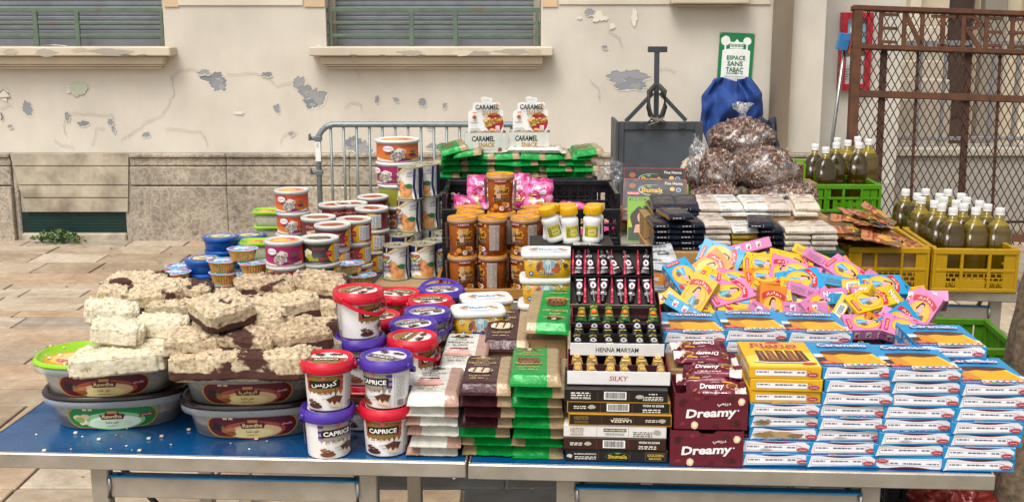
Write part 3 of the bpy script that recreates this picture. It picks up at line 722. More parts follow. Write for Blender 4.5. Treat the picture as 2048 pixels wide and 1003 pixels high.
# --- crowd barrier
br = thing('crowd_barrier', 'grey galvanised steel crowd barrier with vertical bars in front of the wall', 'barrier')
BY = 7.4
tp = D(640, 247, BY); x0 = D(637, 300, BY).x; x1 = D(1082, 300, BY).x; zt = D(900, 249, BY).z
mb = MB(); r = .11
pts = [(x0, BY, .06), (x0, BY, zt - r)] + [(x0 + r - r * math.cos(R(t)), BY, zt - r + r * math.sin(R(t))) for t in (20, 40, 60, 80, 90)] + [(x1 - r, BY, zt), (x1 - .03, BY, zt - .03), (x1, BY, zt - r), (x1, BY, .06)]
mb.tube(pts, .019, '#7f8a8e', 'galv' if 'galv' in MATS else 'metal', 10)
mk('galv', .45, .55, .2, 25, .1, 90)
for i in range(len(mb.m)): mb.m[i] = 'galv'
mb.build('frame', br)
mb = MB(); mb.tube([(x0 + .02, BY, .22), (x1 - .02, BY, .22)], .016, '#7f8a8e', 'galv', 8); mb.build('lower_rail', br)
for i in range(1, 27):
    x = D(637 + 25.7 * i, 300, BY).x
    if x > x1 - .03: break
    mb = MB(); mb.tube([(x, BY, .22), (x, BY, zt - .01)], .0085, '#86908f', 'galv', 6); mb.build('bar', br)
for px, py in ((626, 277), (626, 345)):
    mb = MB(); q = D(px, py, BY); mb.tube([(x0 + .01, BY, q.z), (x0 - .055, BY, q.z)], .012, '#737d80', 'galv', 8); mb.box(x0 - .06, x0 - .048, BY - .02, BY + .02, q.z - .012, q.z + .03, '#737d80', 'galv', .002); mb.box(x0 - .024, x0 + .024, BY - .024, BY + .024, q.z - .014, q.z + .016, '#737d80', 'galv', .003); mb.build('hook', br)
mb = MB(); a, b = D(637, 283, BY).z, D(637, 322, BY).z; mb.box(x0 - .017, x0 + .017, BY - .0215, BY - .018, b, a, '#dfe1dd', 'print', .0); ar = Art(); ar.fine(-.014, -.006, .014, .006, '#222', 2); mb.art(ar, lambda u, v, d: Vector((x0 + v * 1.2, BY - .0216 - d, (a + b) / 2 + .04 + u)), 'print'); mb.build('sticker', br)
for xx in (x0 + .3, x1 - .3):
    mb = MB(); mb.bar((xx, BY - .28, .012), (xx, BY + .28, .012), .05, .012, '#737d80', 'galv', (0, 0, 1)); mb.bar((xx, BY, .012), (xx, BY, .22), .04, .012, '#737d80', 'galv'); mb.build('foot', br)

# --- dark grey folding trolley with T handle
tr = thing('panel_trolley', 'dark grey steel panel cart with an upright T handle standing before the wall', 'cart')
ty = 7.0
a, b = D(1232, 243, ty), D(1406, 243, ty); zt = a.z; zb2 = .08; cG = '#41464b'
mb = MB(); fw = .05
mb.box(a.x, a.x + .02, ty, ty + .35, zb2, zt, cG, 'paint', .003)
for q in ((a.x + .021, a.x + fw, zb2, zt), (b.x - fw, b.x, zb2, zt), (a.x + fw, b.x - fw, zt - fw, zt), (a.x + fw, b.x - fw, zb2, zb2 + fw)): mb.box(q[0], q[1], ty - .012, ty + .02, q[2], q[3], '#3c4146', 'paint', .003)
mb.build('frame', tr)
mb = MB(); mb.box(a.x + fw - .01, b.x - fw + .01, ty + .0, ty + .012, zb2 + fw - .01, zt - fw + .01, '#454b51', 'paint', .002); mb.build('panel', tr)
for px in (1281, 1364):
    mb = MB(); q = D(px, 251, ty); mb.box(q.x - .02, q.x + .02, ty - .022, ty - .0125, q.z - .02, q.z + .02, '#2f3338', 'paint', .003); mb.build('latch', tr)
mb = MB(); c0 = D(1312, 243, ty + .03); c1 = D(1314, 97, ty + .03)
mb.bar(c0, c1, .03, .024, '#3d4247', 'paint'); mb.bar(D(1296, 99, ty + .03), D(1334, 99, ty + .03), .03, .035, '#33383c', 'paint', (0, 0, 1)); mb.build('handle', tr)
mb = MB(); mb.bar(D(1251, 243, ty + .04), D(1306, 186, ty + .04), .024, .018, '#3d4247', 'paint'); mb.bar(D(1372, 241, ty + .04), D(1320, 186, ty + .04), .024, .018, '#3d4247', 'paint'); mb.build('brace', tr)
mb = MB(); q = D(1313, 200, ty - .02)
for s in (-1, 1):
    mb.tube([(q.x + s * .01, q.y, q.z + .09), (q.x + s * .045, q.y - .01, q.z + .05), (q.x + s * .05, q.y - .02, q.z - .04), (q.x + s * .035, q.y - .01, q.z - .09), (q.x + s * .01, q.y, q.z - .12)], [.014, .019, .015, .017, .009], '#3a3833', 'cloth', 8)
for i in range(7): mb.tube([(q.x + rnd.uniform(-.05, .05), q.y - .03, q.z - .1), (q.x + rnd.uniform(-.06, .06), q.y - .04, q.z - .13), (q.x + rnd.uniform(-.06, .06), q.y - .03, q.z - .15)], .006, rnd.choice(['#544f49', '#2d2b29', '#77716a']), 'cloth', 5)
mb.build('wrapped_strap', tr)
# --- blue jacket-like tarp hanging below the sign
def sheet(name, label, cat, px0, px1, py0, py1, Y, c, shape, seed, mat='cloth', fold=9, depth=.07):
    a, b = D(px0, py0, Y), D(px1, py1, Y); mb = MB()
    def fn(u, v):
        l, r_ = shape(v); x = a.x + (b.x - a.x) * (l + (r_ - l) * u); z = a.z + (b.z - a.z) * v + .012 * math.sin(u * 9) * (1 - v)
        y = Y - depth * max(0, math.sin(math.pi * min(1, max(0, u)))) ** .6 * (.4 + .6 * min(1, v * 5)) - .03 * math.sin(u * fold * .6 + 3 * v + 5 * noise.noise(Vector((u * 1.6, v * 1.9, seed)))) - .10 * abs(noise.noise(Vector((u * 3.2 + v, v * 3.4, seed)))) - .03 * noise.noise(Vector((u * 9, v * 7, seed)))
        return (x, y, z)
    mb.grid(fn, 60, 44, mat, c)
    mb.grid(lambda u, v: (Vector(fn(u, v)) + Vector((0, .012, 0))), 24, 20, mat, c)
    o = mb.build(name); return tag(o, label, cat)
sheet('hanging_tarp', 'crumpled blue plastic tarp hanging on the wall below the no-smoking sign', 'tarp', 1402, 1520, 157, 335, WY - .14, '#173c80', lambda v: (max(0, .20 - v * 1.1) if v < .5 else (v - .5) * .55, min(1, .80 + v * 1.1) if v < .3 else 1.0 - max(0, v - .4) * .5), 4.2, 'cloth', 26, .14)
sheet('dark_jacket', 'dark navy jacket with a white stripe hanging behind the walnut bags', 'jacket', 1506, 1562, 236, 330, WY - .3, '#1c2338', lambda v: (.1 - .1 * v, .75 + .25 * v), 8.1, 'cloth', 7, .05)
# ================================================================ tables
def table(name, label, A, B, depth, legs, ext=None):
    A, B = Vector(A), Vector(B); d = (B - A); L = d.length; a = math.atan2(d.y, d.x)
    t = thing(name, label, 'table', M=Matrix.Translation((A.x, A.y, 0)) @ Matrix.Rotation(a, 4, 'Z'))
    mb = MB(); mb.box(.004, L - .004, .012, depth, T - .012, T - .001, '#074a7c', 'bluefilm', .002); mb.build('tabletop', t)
    mb = MB(); c = '#b9b0a2'
    mb.box(0, L, .0, .011, T - .034, T + .0005, c, 'alu', .0025); mb.box(0, L, depth + .001, depth + .012, T - .034, T + .0005, c, 'alu', .0025)
    for x in (0, L - .0035): mb.box(x, x + .0035, .0115, depth, T - .034, T + .0005, c, 'alu', .001)
    mb.build('edge_frame', t)
    for x in legs:
        for y in (.03, depth - .07):
            mb = MB(); mb.box(x, x + .04, y, y + .03, 0, T - .035, c, 'alu', .003); mb.build('leg', t)
    for y in (.028, depth - .075):
        mb = MB(); mb.box(legs[0] + .035, legs[1] + .005, y, y + .025, T - .108, T - .062, c, 'alu', .002); mb.box(legs[0] + .041, legs[1] - .001, y + .0, y + .024, T - .0619, T - .058, '#1a7fb4', 'bluefilm', .001)
        for x in (legs[0] + .038, legs[1] - .008): mb.tube([(x + .004, y - .002, T - .108), (x + .006, y - .003, T - .085), (x + .004, y - .002, T - .062)], .005, '#8d8a86', 'alu', 6)
        mb.build('crossbeam', t)
    for x in (legs[0] + .05, legs[1] - .02):
        mb = MB(); mb.bar((x, .06, T - .04), (x + .08, depth * .6, .25), .012, .01, '#20262b', 'paint'); mb.build('folding_strut', t)
    return t, a
mk('alu', .36, .62, .14, 16, .1, 140)
mk('bluefilm', .2, 0, .22, 7, .4, 14, coat=.35, rvar=.16, det=8)
tA, angA = table('market_table', 'folding aluminium table with glossy blue top carrying halva tubs and chocolate pails', P(-60, 904, T), P(932, 925.5, T), .78, (.25, .845))
tB, angB = table('market_table', 'folding aluminium table with glossy blue top carrying henna boxes and dessert boxes', P(936, 928, T), P(1992, 950, T), .78, (.187, .83))
ra = P(640, 600, T); rb = P(1720, 596, T)
tC, angC = table('market_table', 'rear table behind the front tables carrying tins, honey pots and chocolate bars', (P(330, 606, T).x, 3.74, T), (P(1560, 600, T).x, 3.72, T), 1.3, (.2, 1.6))
tD, angD = table('market_table', 'rear right blue topped table carrying the yellow crates of oil bottles', P(1560, 571, T), P(2075, 587, T), 1.5, (.2, .72))
dirA = Vector((math.cos(angA), math.sin(angA), 0)); dirB = Vector((math.cos(angB), math.sin(angB), 0))
AD, BD = math.degrees(angA), math.degrees(angB)

# ================================================================ the goods: builders
BRN, RED, PUR = '#5a3020', '#c4132b', '#4a2f96'
def pile(a, cx, cy, w_, h_, c1, c2, seed):
    rd = random.Random(seed); a.ell(cx, cy - h_ * .3, w_ * .5, h_ * .25, c2)
    for i in range(9):
        x, y = cx + rd.uniform(-.36, .36) * w_, cy + rd.uniform(-.3, .32) * h_; l = w_ * .22; g = rd.uniform(-.5, .5)
        a.line([(x - l / 2, y - l * g * .4), (x + l / 2, y + l * g * .4)], h_ * .17, c1 if i % 2 else c2)
# --- chocolate spread pail
def pail(lc, arab):
    t = thing('spread_pail', 'x', 'pail', 'pails of chocolate spread')
    red = lc == RED; band = '#8a6a2c' if red else '#9b9186'; stripe = '#c01a2c' if red else '#46288c'
    mb = MB(); r0, r1, h = .0425, .0475, .079
    mb.lathe([(.039, 0, lc), (r0, .002, lc), (r0 + .0003, .004, '#e9e7e4'), (r1, h), (r1, h + .008), (.046, h + .012)], 40, 'plastic', '#e9e7e4')
    c = r1
    for off, ar_ in ((0, arab), (math.pi * c, not arab)):
        a = Art(); x = off
        z0, z1 = .006, .074
        a.poly([(x - .042, .036)] + [(x - .042 + .084 * i / 24, .036 + .0035 * math.sin(i * 1.9) + (.004 if i % 3 == 0 else 0)) for i in range(25)] + [(x + .042, z1), (x - .042, z1)], band)
        for k in range(3): a.rect(x - .042, .044 + k * .0115, x - .03, .049 + k * .0115, stripe); a.rect(x + .03, .044 + k * .0115, x + .042, .049 + k * .0115, stripe)
        a.poly([(x - .034, .047), (x + .034, .050), (x + .035, .064), (x + .031, .0655), (x - .033, .0625), (x - .035, .055)], '#17120f')
        if ar_: a.text('كبريس', x - .027, .0495, x + .027, .064, '#f2efe8', .01, slope=.04)
        else: a.text('CAPRICE', x - .030, .0505, x + .030, .0605, '#f2efe8', .03, slope=.04)
        a.ell(x + .001, .071, .0045, .004, '#d05a68', 10)
        if ar_: a.text('اللكيد', x - .016, .034, x + .014, .045, '#8d3a2c', .01)
        else: a.text('La liquide', x - .026, .033, x + .016, .041, '#8d4a30', .005, slope=.08, shear=.25)
        pile(a, x - .022, .016, .034, .02, '#6e3d28' if red else '#a5693d', '#4a2418' if red else '#7d4a2a', 3)
        a.poly([(x + .008, .012), (x + .036, .006), (x + .038, .012), (x + .012, .024)], '#d8c3a3'); a.poly([(x + .004, .026), (x + .012, .017), (x + .016, .022), (x + .021, .013), (x + .026, .021), (x + .032, .016), (x + .039, .03), (x + .022, .034)], '#5b2f1d'); a.line([(x + .023, .05), (x + .0225, .033)], .0014, '#5b2f1d')
        if ar_: a.text('كرميل', x - .004, .025, x + .01, .031, '#4a2a22')
        else: a.text('Caramel', x - .008, .024, x + .012, .029, '#7a4a35', slope=.25); a.text('Choco', x - .002, .018, x + .01, .0225, '#3b2a2a', slope=.25)
        xo = off + .0495
        a.rect(xo - .0035, .006, xo - .0028, .072, '#3a2f2a' if red else '#33246b'); a.fine(xo, .024, xo + .02, .07, '#9c9a98', 16, 5); a.bars(xo + .002, .006, xo + .017, .019, '#2b2b2b', 20, 4)
        mb.art(a, cyl_fn(r0, r1, .002, .079), cuts=[-.05 + i * .006 for i in range(60)])
    mb.build('tub', t)
    mb = MB(); R1 = .0555
    mb.lathe([(r1 + .0008, .079), (R1 - .0015, .0792), (R1, .082), (R1 - .0003, .098), (R1 - .001, .0985), (R1 - .0012, .1025), (R1 - .003, .104), (R1 - .0055, .1035), (R1 - .007, .0995), (0.001, .0990)], 44, 'plastic', lc)
    mb.box(-.018, .018, -R1 - .0012, -R1 + .003, .0835, .0915, lc, 'plastic', .001); mb.box(-.014, .014, -R1 - .0018, -R1, .0855, .0895, lc, 'plastic', .0008)
    a = Art(); rr = .0415
    a.ell(0, 0, rr, rr, '#e4e1dc', 36); a.poly([(rr * .98 * math.cos(R(t)), rr * .98 * math.sin(R(t))) for t in range(-5, 190, 8)], band); 
    for k in range(2): a.rect(-.039 + k * .002, .004 + k * .011, -.022, .009 + k * .011, stripe); a.rect(.024, .004 + k * .011, .039 - k * .003, .009 + k * .011, stripe)
    a.poly([(-.028, .004), (.028, .006), (.03, .019), (-.027, .017)], '#17120f'); a.text('CAPRICE', -.024, .0065, .025, .0155, '#f2efe8', .03, slope=.04); a.ell(0, .029, .005, .004, '#d05a68', 10)
    a.text('La liquide', -.018, -.008, .016, .000, '#8d4a30', .005, slope=.1); pile(a, -.014, -.021, .03, .016, '#6e3d28', '#4a2418', 5); a.poly([(.006, -.022), (.028, -.026), (.03, -.016), (.012, -.01)], '#5b2f1d')
    mb.art(a, plane_fn((0, 0, .0994), (1, 0, 0), (0, 1, 0)))
    mb.build('lid', t)
    return t
def handle(t, lc, up):   # bail: folded against the side or lifted over the lid
    mb = MB(); R1 = .0565; n = 18; pts = []
    for i in range(n + 1):
        u = math.pi * i / n
        x = R1 * math.cos(u); q = math.sin(u) * .062
        e = R(up); y = -q * math.cos(e); z = .089 + q * math.sin(e)
        if up < 20: y = -math.sin(u) * (R1 + .003); z = .089 - math.sin(u) * .032
        pts.append((x * (1.02 if i in (0, n) else 1.03), y, z))
    vs = []; fs = []
    for i, p in enumerate(pts):
        p = Vector(p); c = Vector((0, 0, .089)); o = Vector((p.x, p.y, 0)).normalized() if up < 20 else Vector((0, math.sin(R(up)), math.cos(R(up)))) 
        tdir = Vector((0, 0, 1)) if up < 20 else Vector((p.x, p.y * 1.0, p.z - .089)).normalized()
        wd = .0042
        for s1, s2 in ((-1, 0), (1, 0), (1, 1), (-1, 1)): vs.append(p + tdir * wd * s1 + o * .0016 * s2)
    for i in range(n):
        for k in range(4): fs.append((4 * i + k, 4 * i + (k + 1) % 4, 4 * i + 4 + (k + 1) % 4, 4 * i + 4 + k))
    mb.add(vs, fs, lc, 'plastic')
    for s in (-1, 1): mb.lathe([(.0062, -.002), (.0062, .003), (.003, .0034)], 12, 'plastic', lc, M=TR((s * R1, 0, .089), 0, 0, 90 * s))
    return mb.build('handle', t)
# --- dessert box (blue) and the yellow variant
def dessert_box(blue, dirt=0):
    Wd, Dp, Hh = .147, .188, .0268
    mb = MB(); base = '#1787bd' if blue else '#d9a60a'
    rd = random.Random(dirt + (0 if blue else 50))
    jv = lambda: rd.uniform(-.0011, .0011)
    mb.box(-Wd / 2, Wd / 2, 0, Dp, 0, Hh, base, 'print', .0014); mb.v = [(x + jv(), y + jv() * .3, z + jv() * .5) for x, y, z in mb.v]
    a = Art(); w2 = Wd / 2
    if blue:
        a.poly([(-w2 + .003, .001), (-w2 + .010, .0262), (w2 - .014, .0262), (w2 - .003, .0185), (w2 - .006, .009), (w2 - .012, .0055), (-w2 + .012, .0035)], '#dcdde0')
        a.poly([(-.045, .0264)] + [(-.045 + .09 * i / 14, .0264 - .0042 * math.sin(math.pi * i / 14)) for i in range(15)], '#5c1426')
    fr = '#b5424e'
    a.rect(-w2 + .011, .0065, w2 - .030, .0195, fr); a.rect(-w2 + .0116, .0071, w2 - .0306, .0189, '#e8e8ea'); a.line([(w2 - .031, .0192), (w2 - .022, .018), (w2 - .019, .0135)], .0008, fr)
    for x, l in ((-w2 + .014, .026), (-w2 + .05, .038), (-w2 + .097, .018)): a.fine(x, .0134, x + l, .0168, '#6c6f78', 1, int(x * 999), fill=.9); 
    a.scrib('Dessert', -.023, .0136, .006, .0166, '#4b5060', .01)
    a.ell(w2 - .018, .0105, .0125, .0052, '#b41f2e', 20); a.ell(w2 - .018, .0105, .0117, .0046, '#d9d5d6', 20); a.ell(w2 - .018, .0105, .0112, .0042, '#a81c2c', 20); a.scrib('ifrut', w2 - .025, .0078, w2 - .011, .0122, '#f0e8e8', .02)
    if dirt == 1: a.blob(-.045, .013, .018, .007, '#8c7a5e', 1, .4); a.blob(-.045, .013, .01, .004, '#6f5c42', 2, .4)
    if dirt == 2: a.blob(-.012, .013, .046, .0075, '#a58c62', 3, .35, 26); a.blob(-.04, .013, .018, .006, '#8a7048', 4, .4); a.blob(.02, .012, .015, .005, '#7c6747', 5, .4)
    if dirt == 3: a.blob(-.02, .010, .012, .002, '#b3b3ae', 6, .4)
    mb.art(a, plane_fn((0, 0, 0), (1, 0, 0), (0, 0, 1)))
    a = Art()
    if blue:
        a.poly([(-w2 + .001, .001), (w2 - .001, .001), (w2 - .001, .05)] + [(w2 - .001 - (Wd - .002) * i / 14, .05 + .045 * math.sin(math.pi * i / 28)) for i in range(15)], '#d4d9dc')
        a.poly([(-w2 + .001, .02), (-w2 + .05, .02), (-w2 + .04, .075), (-w2 + .001, .07)], '#3a2a28')
        a.poly([(-.052, .026), (.060, .026), (.052, .092), (.03, .104), (-.03, .106), (-.055, .098)], '#e3a012'); a.poly([(-.052, .026), (-.02, .026), (-.03, .09), (-.055, .096)], '#c9850e')
        a.poly([(.062, .030), (.068, .03), (.052, .102), (.046, .098)], '#e8c24a')
        a.poly([(-.056, .094), (-.054, .113), (-.02, .12), (.03, .118), (.056, .106), (.054, .096), (.02, .087), (-.01, .095), (-.03, .086), (-.045, .09)], '#4a241a')
        a.ell(-.056, .030, .016, .010, '#c8431c', 18); a.scrib('x4', -.065, .025, -.048, .036, '#f0d9a0', .03)
        a.rect(-w2 + .002, .001, -.028, .018, '#2b3a8c'); a.fine(-w2 + .006, .005, -.032, .013, '#cfd4e8', 2, 3)
        for i, cc in enumerate(['#d77a2c', '#2f7d3a', '#3d4a8c', '#b03a5c', '#2a8dc0', '#c8402c', '#7a4a2a']): a.rect(-.024 + i * .0135, .002, -.012 + i * .0135, .017, cc); a.ell(-.018 + i * .0135, .0095, .004, .005, '#e9dfc8', 10)
        a.text('Caramello', -.053, .137, .055, .163, '#1d3c86', .055, slope=-.03); a.text('Caramello', -.052, .138, .054, .162, '#e6d8e6', .02, slope=-.03); a.ell(0, .176, .018, .005, '#b5304a', 16); a.scrib('halal', -.01, .1735, .01, .1785, '#eee', .02)
    else:
        a.poly([(-w2 + .001, .001), (w2 - .001, .001), (w2 - .001, .10), (.02, .125), (-w2 + .001, .07)], '#e6ca4a')
        for i in range(5):
            x = -.048 + i * .021; a.poly([(x, .032), (x + .022, .028), (x + .017, .112), (x + .001, .118)], ['#4f2416', '#7a3d22'][i % 2]); a.line([(x + .012, .036), (x + .009, .108)], .004, '#a0643c')
        a.ell(0, .030, .064, .011, '#d9d3c2', 24); a.ell(0, .033, .052, .008, '#5a2a18', 24)
        a.ell(.052, .018, .015, .008, '#c8431c', 16); a.text('Flano', -.054, .136, .05, .166, '#f4e6c8', .05); a.text('Flano', -.053, .137, .049, .165, '#c01a2c', .03); a.ell(0, .177, .018, .005, '#b5304a', 16); a.fine(-.03, .124, .04, .131, '#8c5a22', 1, 3)
    mb.art(a, plane_fn((0, 0, Hh), (1, 0, 0), (0, 1, 0)))
    a = Art(); a.rect(.012, .004, .028, .022, '#d7d9dc'); a.bars(.034, .005, .054, .02, '#d9dadc', 16); a.text('Caramello' if blue else 'Flano', .075, .006, .15, .021, '#e6dce4', .03)
    mb.art(a, plane_fn((-w2, Dp, 0), (0, -1, 0), (0, 0, 1)))
    o = mb.build('dessert_box'); return tag(o, 'x', 'box')
# --- foil slab pack
def slab_pack(main, strip, title, sub, cake, wob=1, Wd=.108, Dp=.25, Hh=.0225):
    mb = MB(); sd = wob * 7.3; nx, ny = 22, 34
    def prof(u, v):
        x = (u - .5) * Wd; y = v * Dp
        e = min(y, Dp - y); s = min(1, max(0, (e - .012) / .014)); s = s * s * (3 - 2 * s)
        q = min(1, (.5 - abs(u - .5)) / .07); q = math.sqrt(max(0, 1 - (1 - q) ** 2))
        return x, y, s, q, e
    def top(u, v):
        x, y, s, q, e = prof(u, v)
        wr = .0011 * noise.noise(Vector((x * 60, y * 70, sd))) + (.0016 * noise.noise(Vector((x * 190, y * 90, sd + 4))) if e < .03 else 0)
        h = .0035 + (Hh - .0035) * s * (.55 + .45 * q) + wr - (1 - s) * .004 * (1 if y < Dp / 2 else 0)
        yy = y + .003 * noise.noise(Vector((x * 40, sd, 2))) * (1 - s)
        return (x * (1 + .03 * (1 - s)), yy, max(.0012, h + (.0012 if e < .011 and int(e / .0016) % 2 else 0)))
    def bot(u, v):
        x, y, s, q, e = prof(u, v); t = top(u, v)
        if u in (0, 1) or v in (0, 1): return (t[0], t[1], t[2] - .0008)
        return (x, y, (1 - s) * .002 + .0004)
    def cf(u, v): return '#e6e2da' if abs(u - .735) < .012 else (strip if u > .735 else main)
    mb.grid(top, nx, ny, 'foil', cf=cf); mb.grid(bot, nx, ny, 'foil', cf=cf)
    for u in (0, 1):
        vs = [top(u, i / ny) for i in range(ny + 1)] + [bot(u, i / ny) for i in range(ny + 1)]; mb.add(vs, [(i, i + 1, ny + 2 + i, ny + 1 + i) for i in range(ny)], strip if u else main, 'foil', True)
    a = Art(); x0, x1 = -.05, .018; tc = '#cfae74' if main != '#d4d3c8' else '#5a4030'; m = (x0 + x1) / 2
    if title:
        a.ell(m, .202, .018, .011, '#2b1a14' if main != '#3d1a1e' else '#8d744a', 18); a.line([(m - .027, .20), (m, .193), (m + .027, .20)], .005, '#4a352a' if main == '#d4d3c8' else '#b08d54'); a.ell(m, .206, .006, .007, '#cdb892', 10)
        a.text('DADA', m - .014, .176, m + .014, .185, tc, .02); a.text(title, x0 + .002, .158, x1 - .002, .168, tc, .02)
        if sub: a.text(sub, m - .018, .142, m + .018, .151, tc, .02)
        if cake == 'pink': a.ell(m, .088, .034, .012, '#d9a38c', 20); a.poly([(m - .026, .09), (m + .026, .09), (m + .025, .118), (m - .025, .118)], '#dcb0a8'); a.ell(m, .118, .025, .008, '#eadcd6', 20); [a.blob(m - .018 + i * .007, .121, .0045, .005, ['#a3202c', '#5a2030'][i % 2], i) for i in range(6)]
        elif cake == 'white': a.ell(m, .108, .028, .02, '#e0c9a8', 20); [a.line([(m - .024 + i * .009, .095), (m - .02 + i * .009, .125)], .004, ['#f0e2cc', '#6a3a26'][i % 2]) for i in range(6)]
        else: a.ell(m, .098, .03, .012, '#b98a4e', 20); a.poly([(m - .024, .098), (m + .024, .098), (m + .024, .128), (m - .024, .13)], '#4a2318'); a.ell(m, .129, .024, .007, '#6f3b24', 18); [a.rect(m - .02 + i * .01, .103, m - .015 + i * .01, .122, '#7c4a2c') for i in range(5)]
        a.scrib('شوكولاتة', m - .022, .058, m + .022, .072, tc); a.fine(m - .02, .045, m + .02, .052, tc, 1, 2)
    mb.art(a, lambda u, v, d: Vector((u, v, top(u / Wd + .5, v / Dp)[2] + d)), 'foil', base=.0007)
    return mb.build('slab_pack')
# --- soap-powder style carton with a portrait roundel
def carton(c, L=.124, Wd=.074, Hh=.031):
    mb = MB(); mb.box(-L / 2, L / 2, -Wd / 2, Wd / 2, 0, Hh, c, 'print', .0009)
    def deco(sgn):
        a = Art(); a.ell(-.004, 0, .036, .031, '#d98a1c', 28); a.ell(-.004, 0, .033, .028, '#e9ac3a', 28)
        # standing woman in blue dress, the picture turned along the carton
        a.poly([(-.030, -.014), (-.012, -.006), (.0, -.004), (.0, .006), (-.012, .009), (-.030, .013)], '#4f93b8'); a.poly([(-.028, -.004), (-.004, .0), (-.004, .003), (-.028, .003)], '#86b8d0'); a.poly([(-.001, -.005), (.011, -.006), (.014, .0), (.011, .008), (-.001, .006)], '#d59aa8'); a.ell(.02, .001, .006, .0055, '#d8a583', 14); a.poly([(.018, -.007), (.027, -.004), (.028, .005), (.02, .009), (.006, .013), (.004, .009), (.02, .005), (.023, -.002)], '#241712'); a.line([(.006, -.008), (-.006, -.014), (-.008, -.004)], .004, '#d8a583'); a.blob(-.012, -.012, .009, .007, '#6a5a48', 4)
        a.poly([(.036 + .010 * math.cos(t * .33), -.034 + .068 * t / 10) for t in range(-4, 5)], c) if 0 else None
        pts = []; pts2 = []
        for i in range(9): t = -1 + 2 * i / 8; pts.append((.047 - .012 * t * t, t * .033)); pts2.append((.034 - .014 * t * t, t * .031))
        a.poly(pts + pts2[::-1], '#c01f30')
        vs, fs, _ = glyphs('نوارة', .01); o = []
        for u, v in vs: t = -.8 + 1.6 * u; o.append((.0355 - .013 * t * t + v * .0095, -t * .026))
        a.raw(o, fs, '#f3dfc0')
        a.rect(-L / 2 + .006, -.03, -L / 2 + .016, .012, '#c01f30'); a.line([(-L / 2 + .011 + (.003 if i % 2 else -.002), -.026 + i * .003) for i in range(12)], .0016, '#f0e0d0')
        a.ell(-.035, .026, .0018, .0018, '#444', 8)
        return a
    mb.art(deco(1), plane_fn((0, 0, Hh), (1, 0, 0), (0, 1, 0))); mb.art(deco(1), plane_fn((0, 0, 0), (1, 0, 0), (0, -1, 0)))
    dk = '#5c4a4a'
    a = Art(); 
    for i in range(3): x = -.035 + i * .03; a.rect(x - .007, .007, x + .007, .024, '#e4e4e2'); a.blob(x, .012, .005, .004, '#b03040', i, .4); a.ell(x + .003, .017, .003, .003, '#7a8aa0', 8)
    a.fine(-.058, .018, -.044, .022, dk, 1)
    mb.art(a, plane_fn((0, -Wd / 2, 0), (1, 0, 0), (0, 0, 1)))
    a = Art(); a.rect(-.055, .004, -.01, .023, dk); a.rect(-.0545, .0045, -.0105, .0225, c); a.fine(-.052, .006, -.013, .021, dk, 5, 3); a.fine(-.005, .006, .035, .021, dk, 4, 8); a.bars(.04, .007, .052, .019, '#2a2a2a', 12)
    mb.art(a, plane_fn((0, Wd / 2, 0), (-1, 0, 0), (0, 0, 1)))
    a = Art(); a.text('Nouara', -.027, .0085, .029, .0225, '#3a3a3a', .055, shear=-.05); a.text('Nouara', -.028, .009, .028, .023, '#f3f1ea', .03, shear=-.05)
    mb.art(a, plane_fn((L / 2, 0, 0), (0, 1, 0), (0, 0, 1)))
    a = Art(); a.rect(-.025, .004, .01, .023, '#eceae6'); a.bars(-.022, .006, .007, .021, '#222', 20); a.rect(.016, .007, .028, .019, '#333')
    mb.art(a, plane_fn((-L / 2, 0, 0), (0, -1, 0), (0, 0, 1)))
    return mb.build('carton')
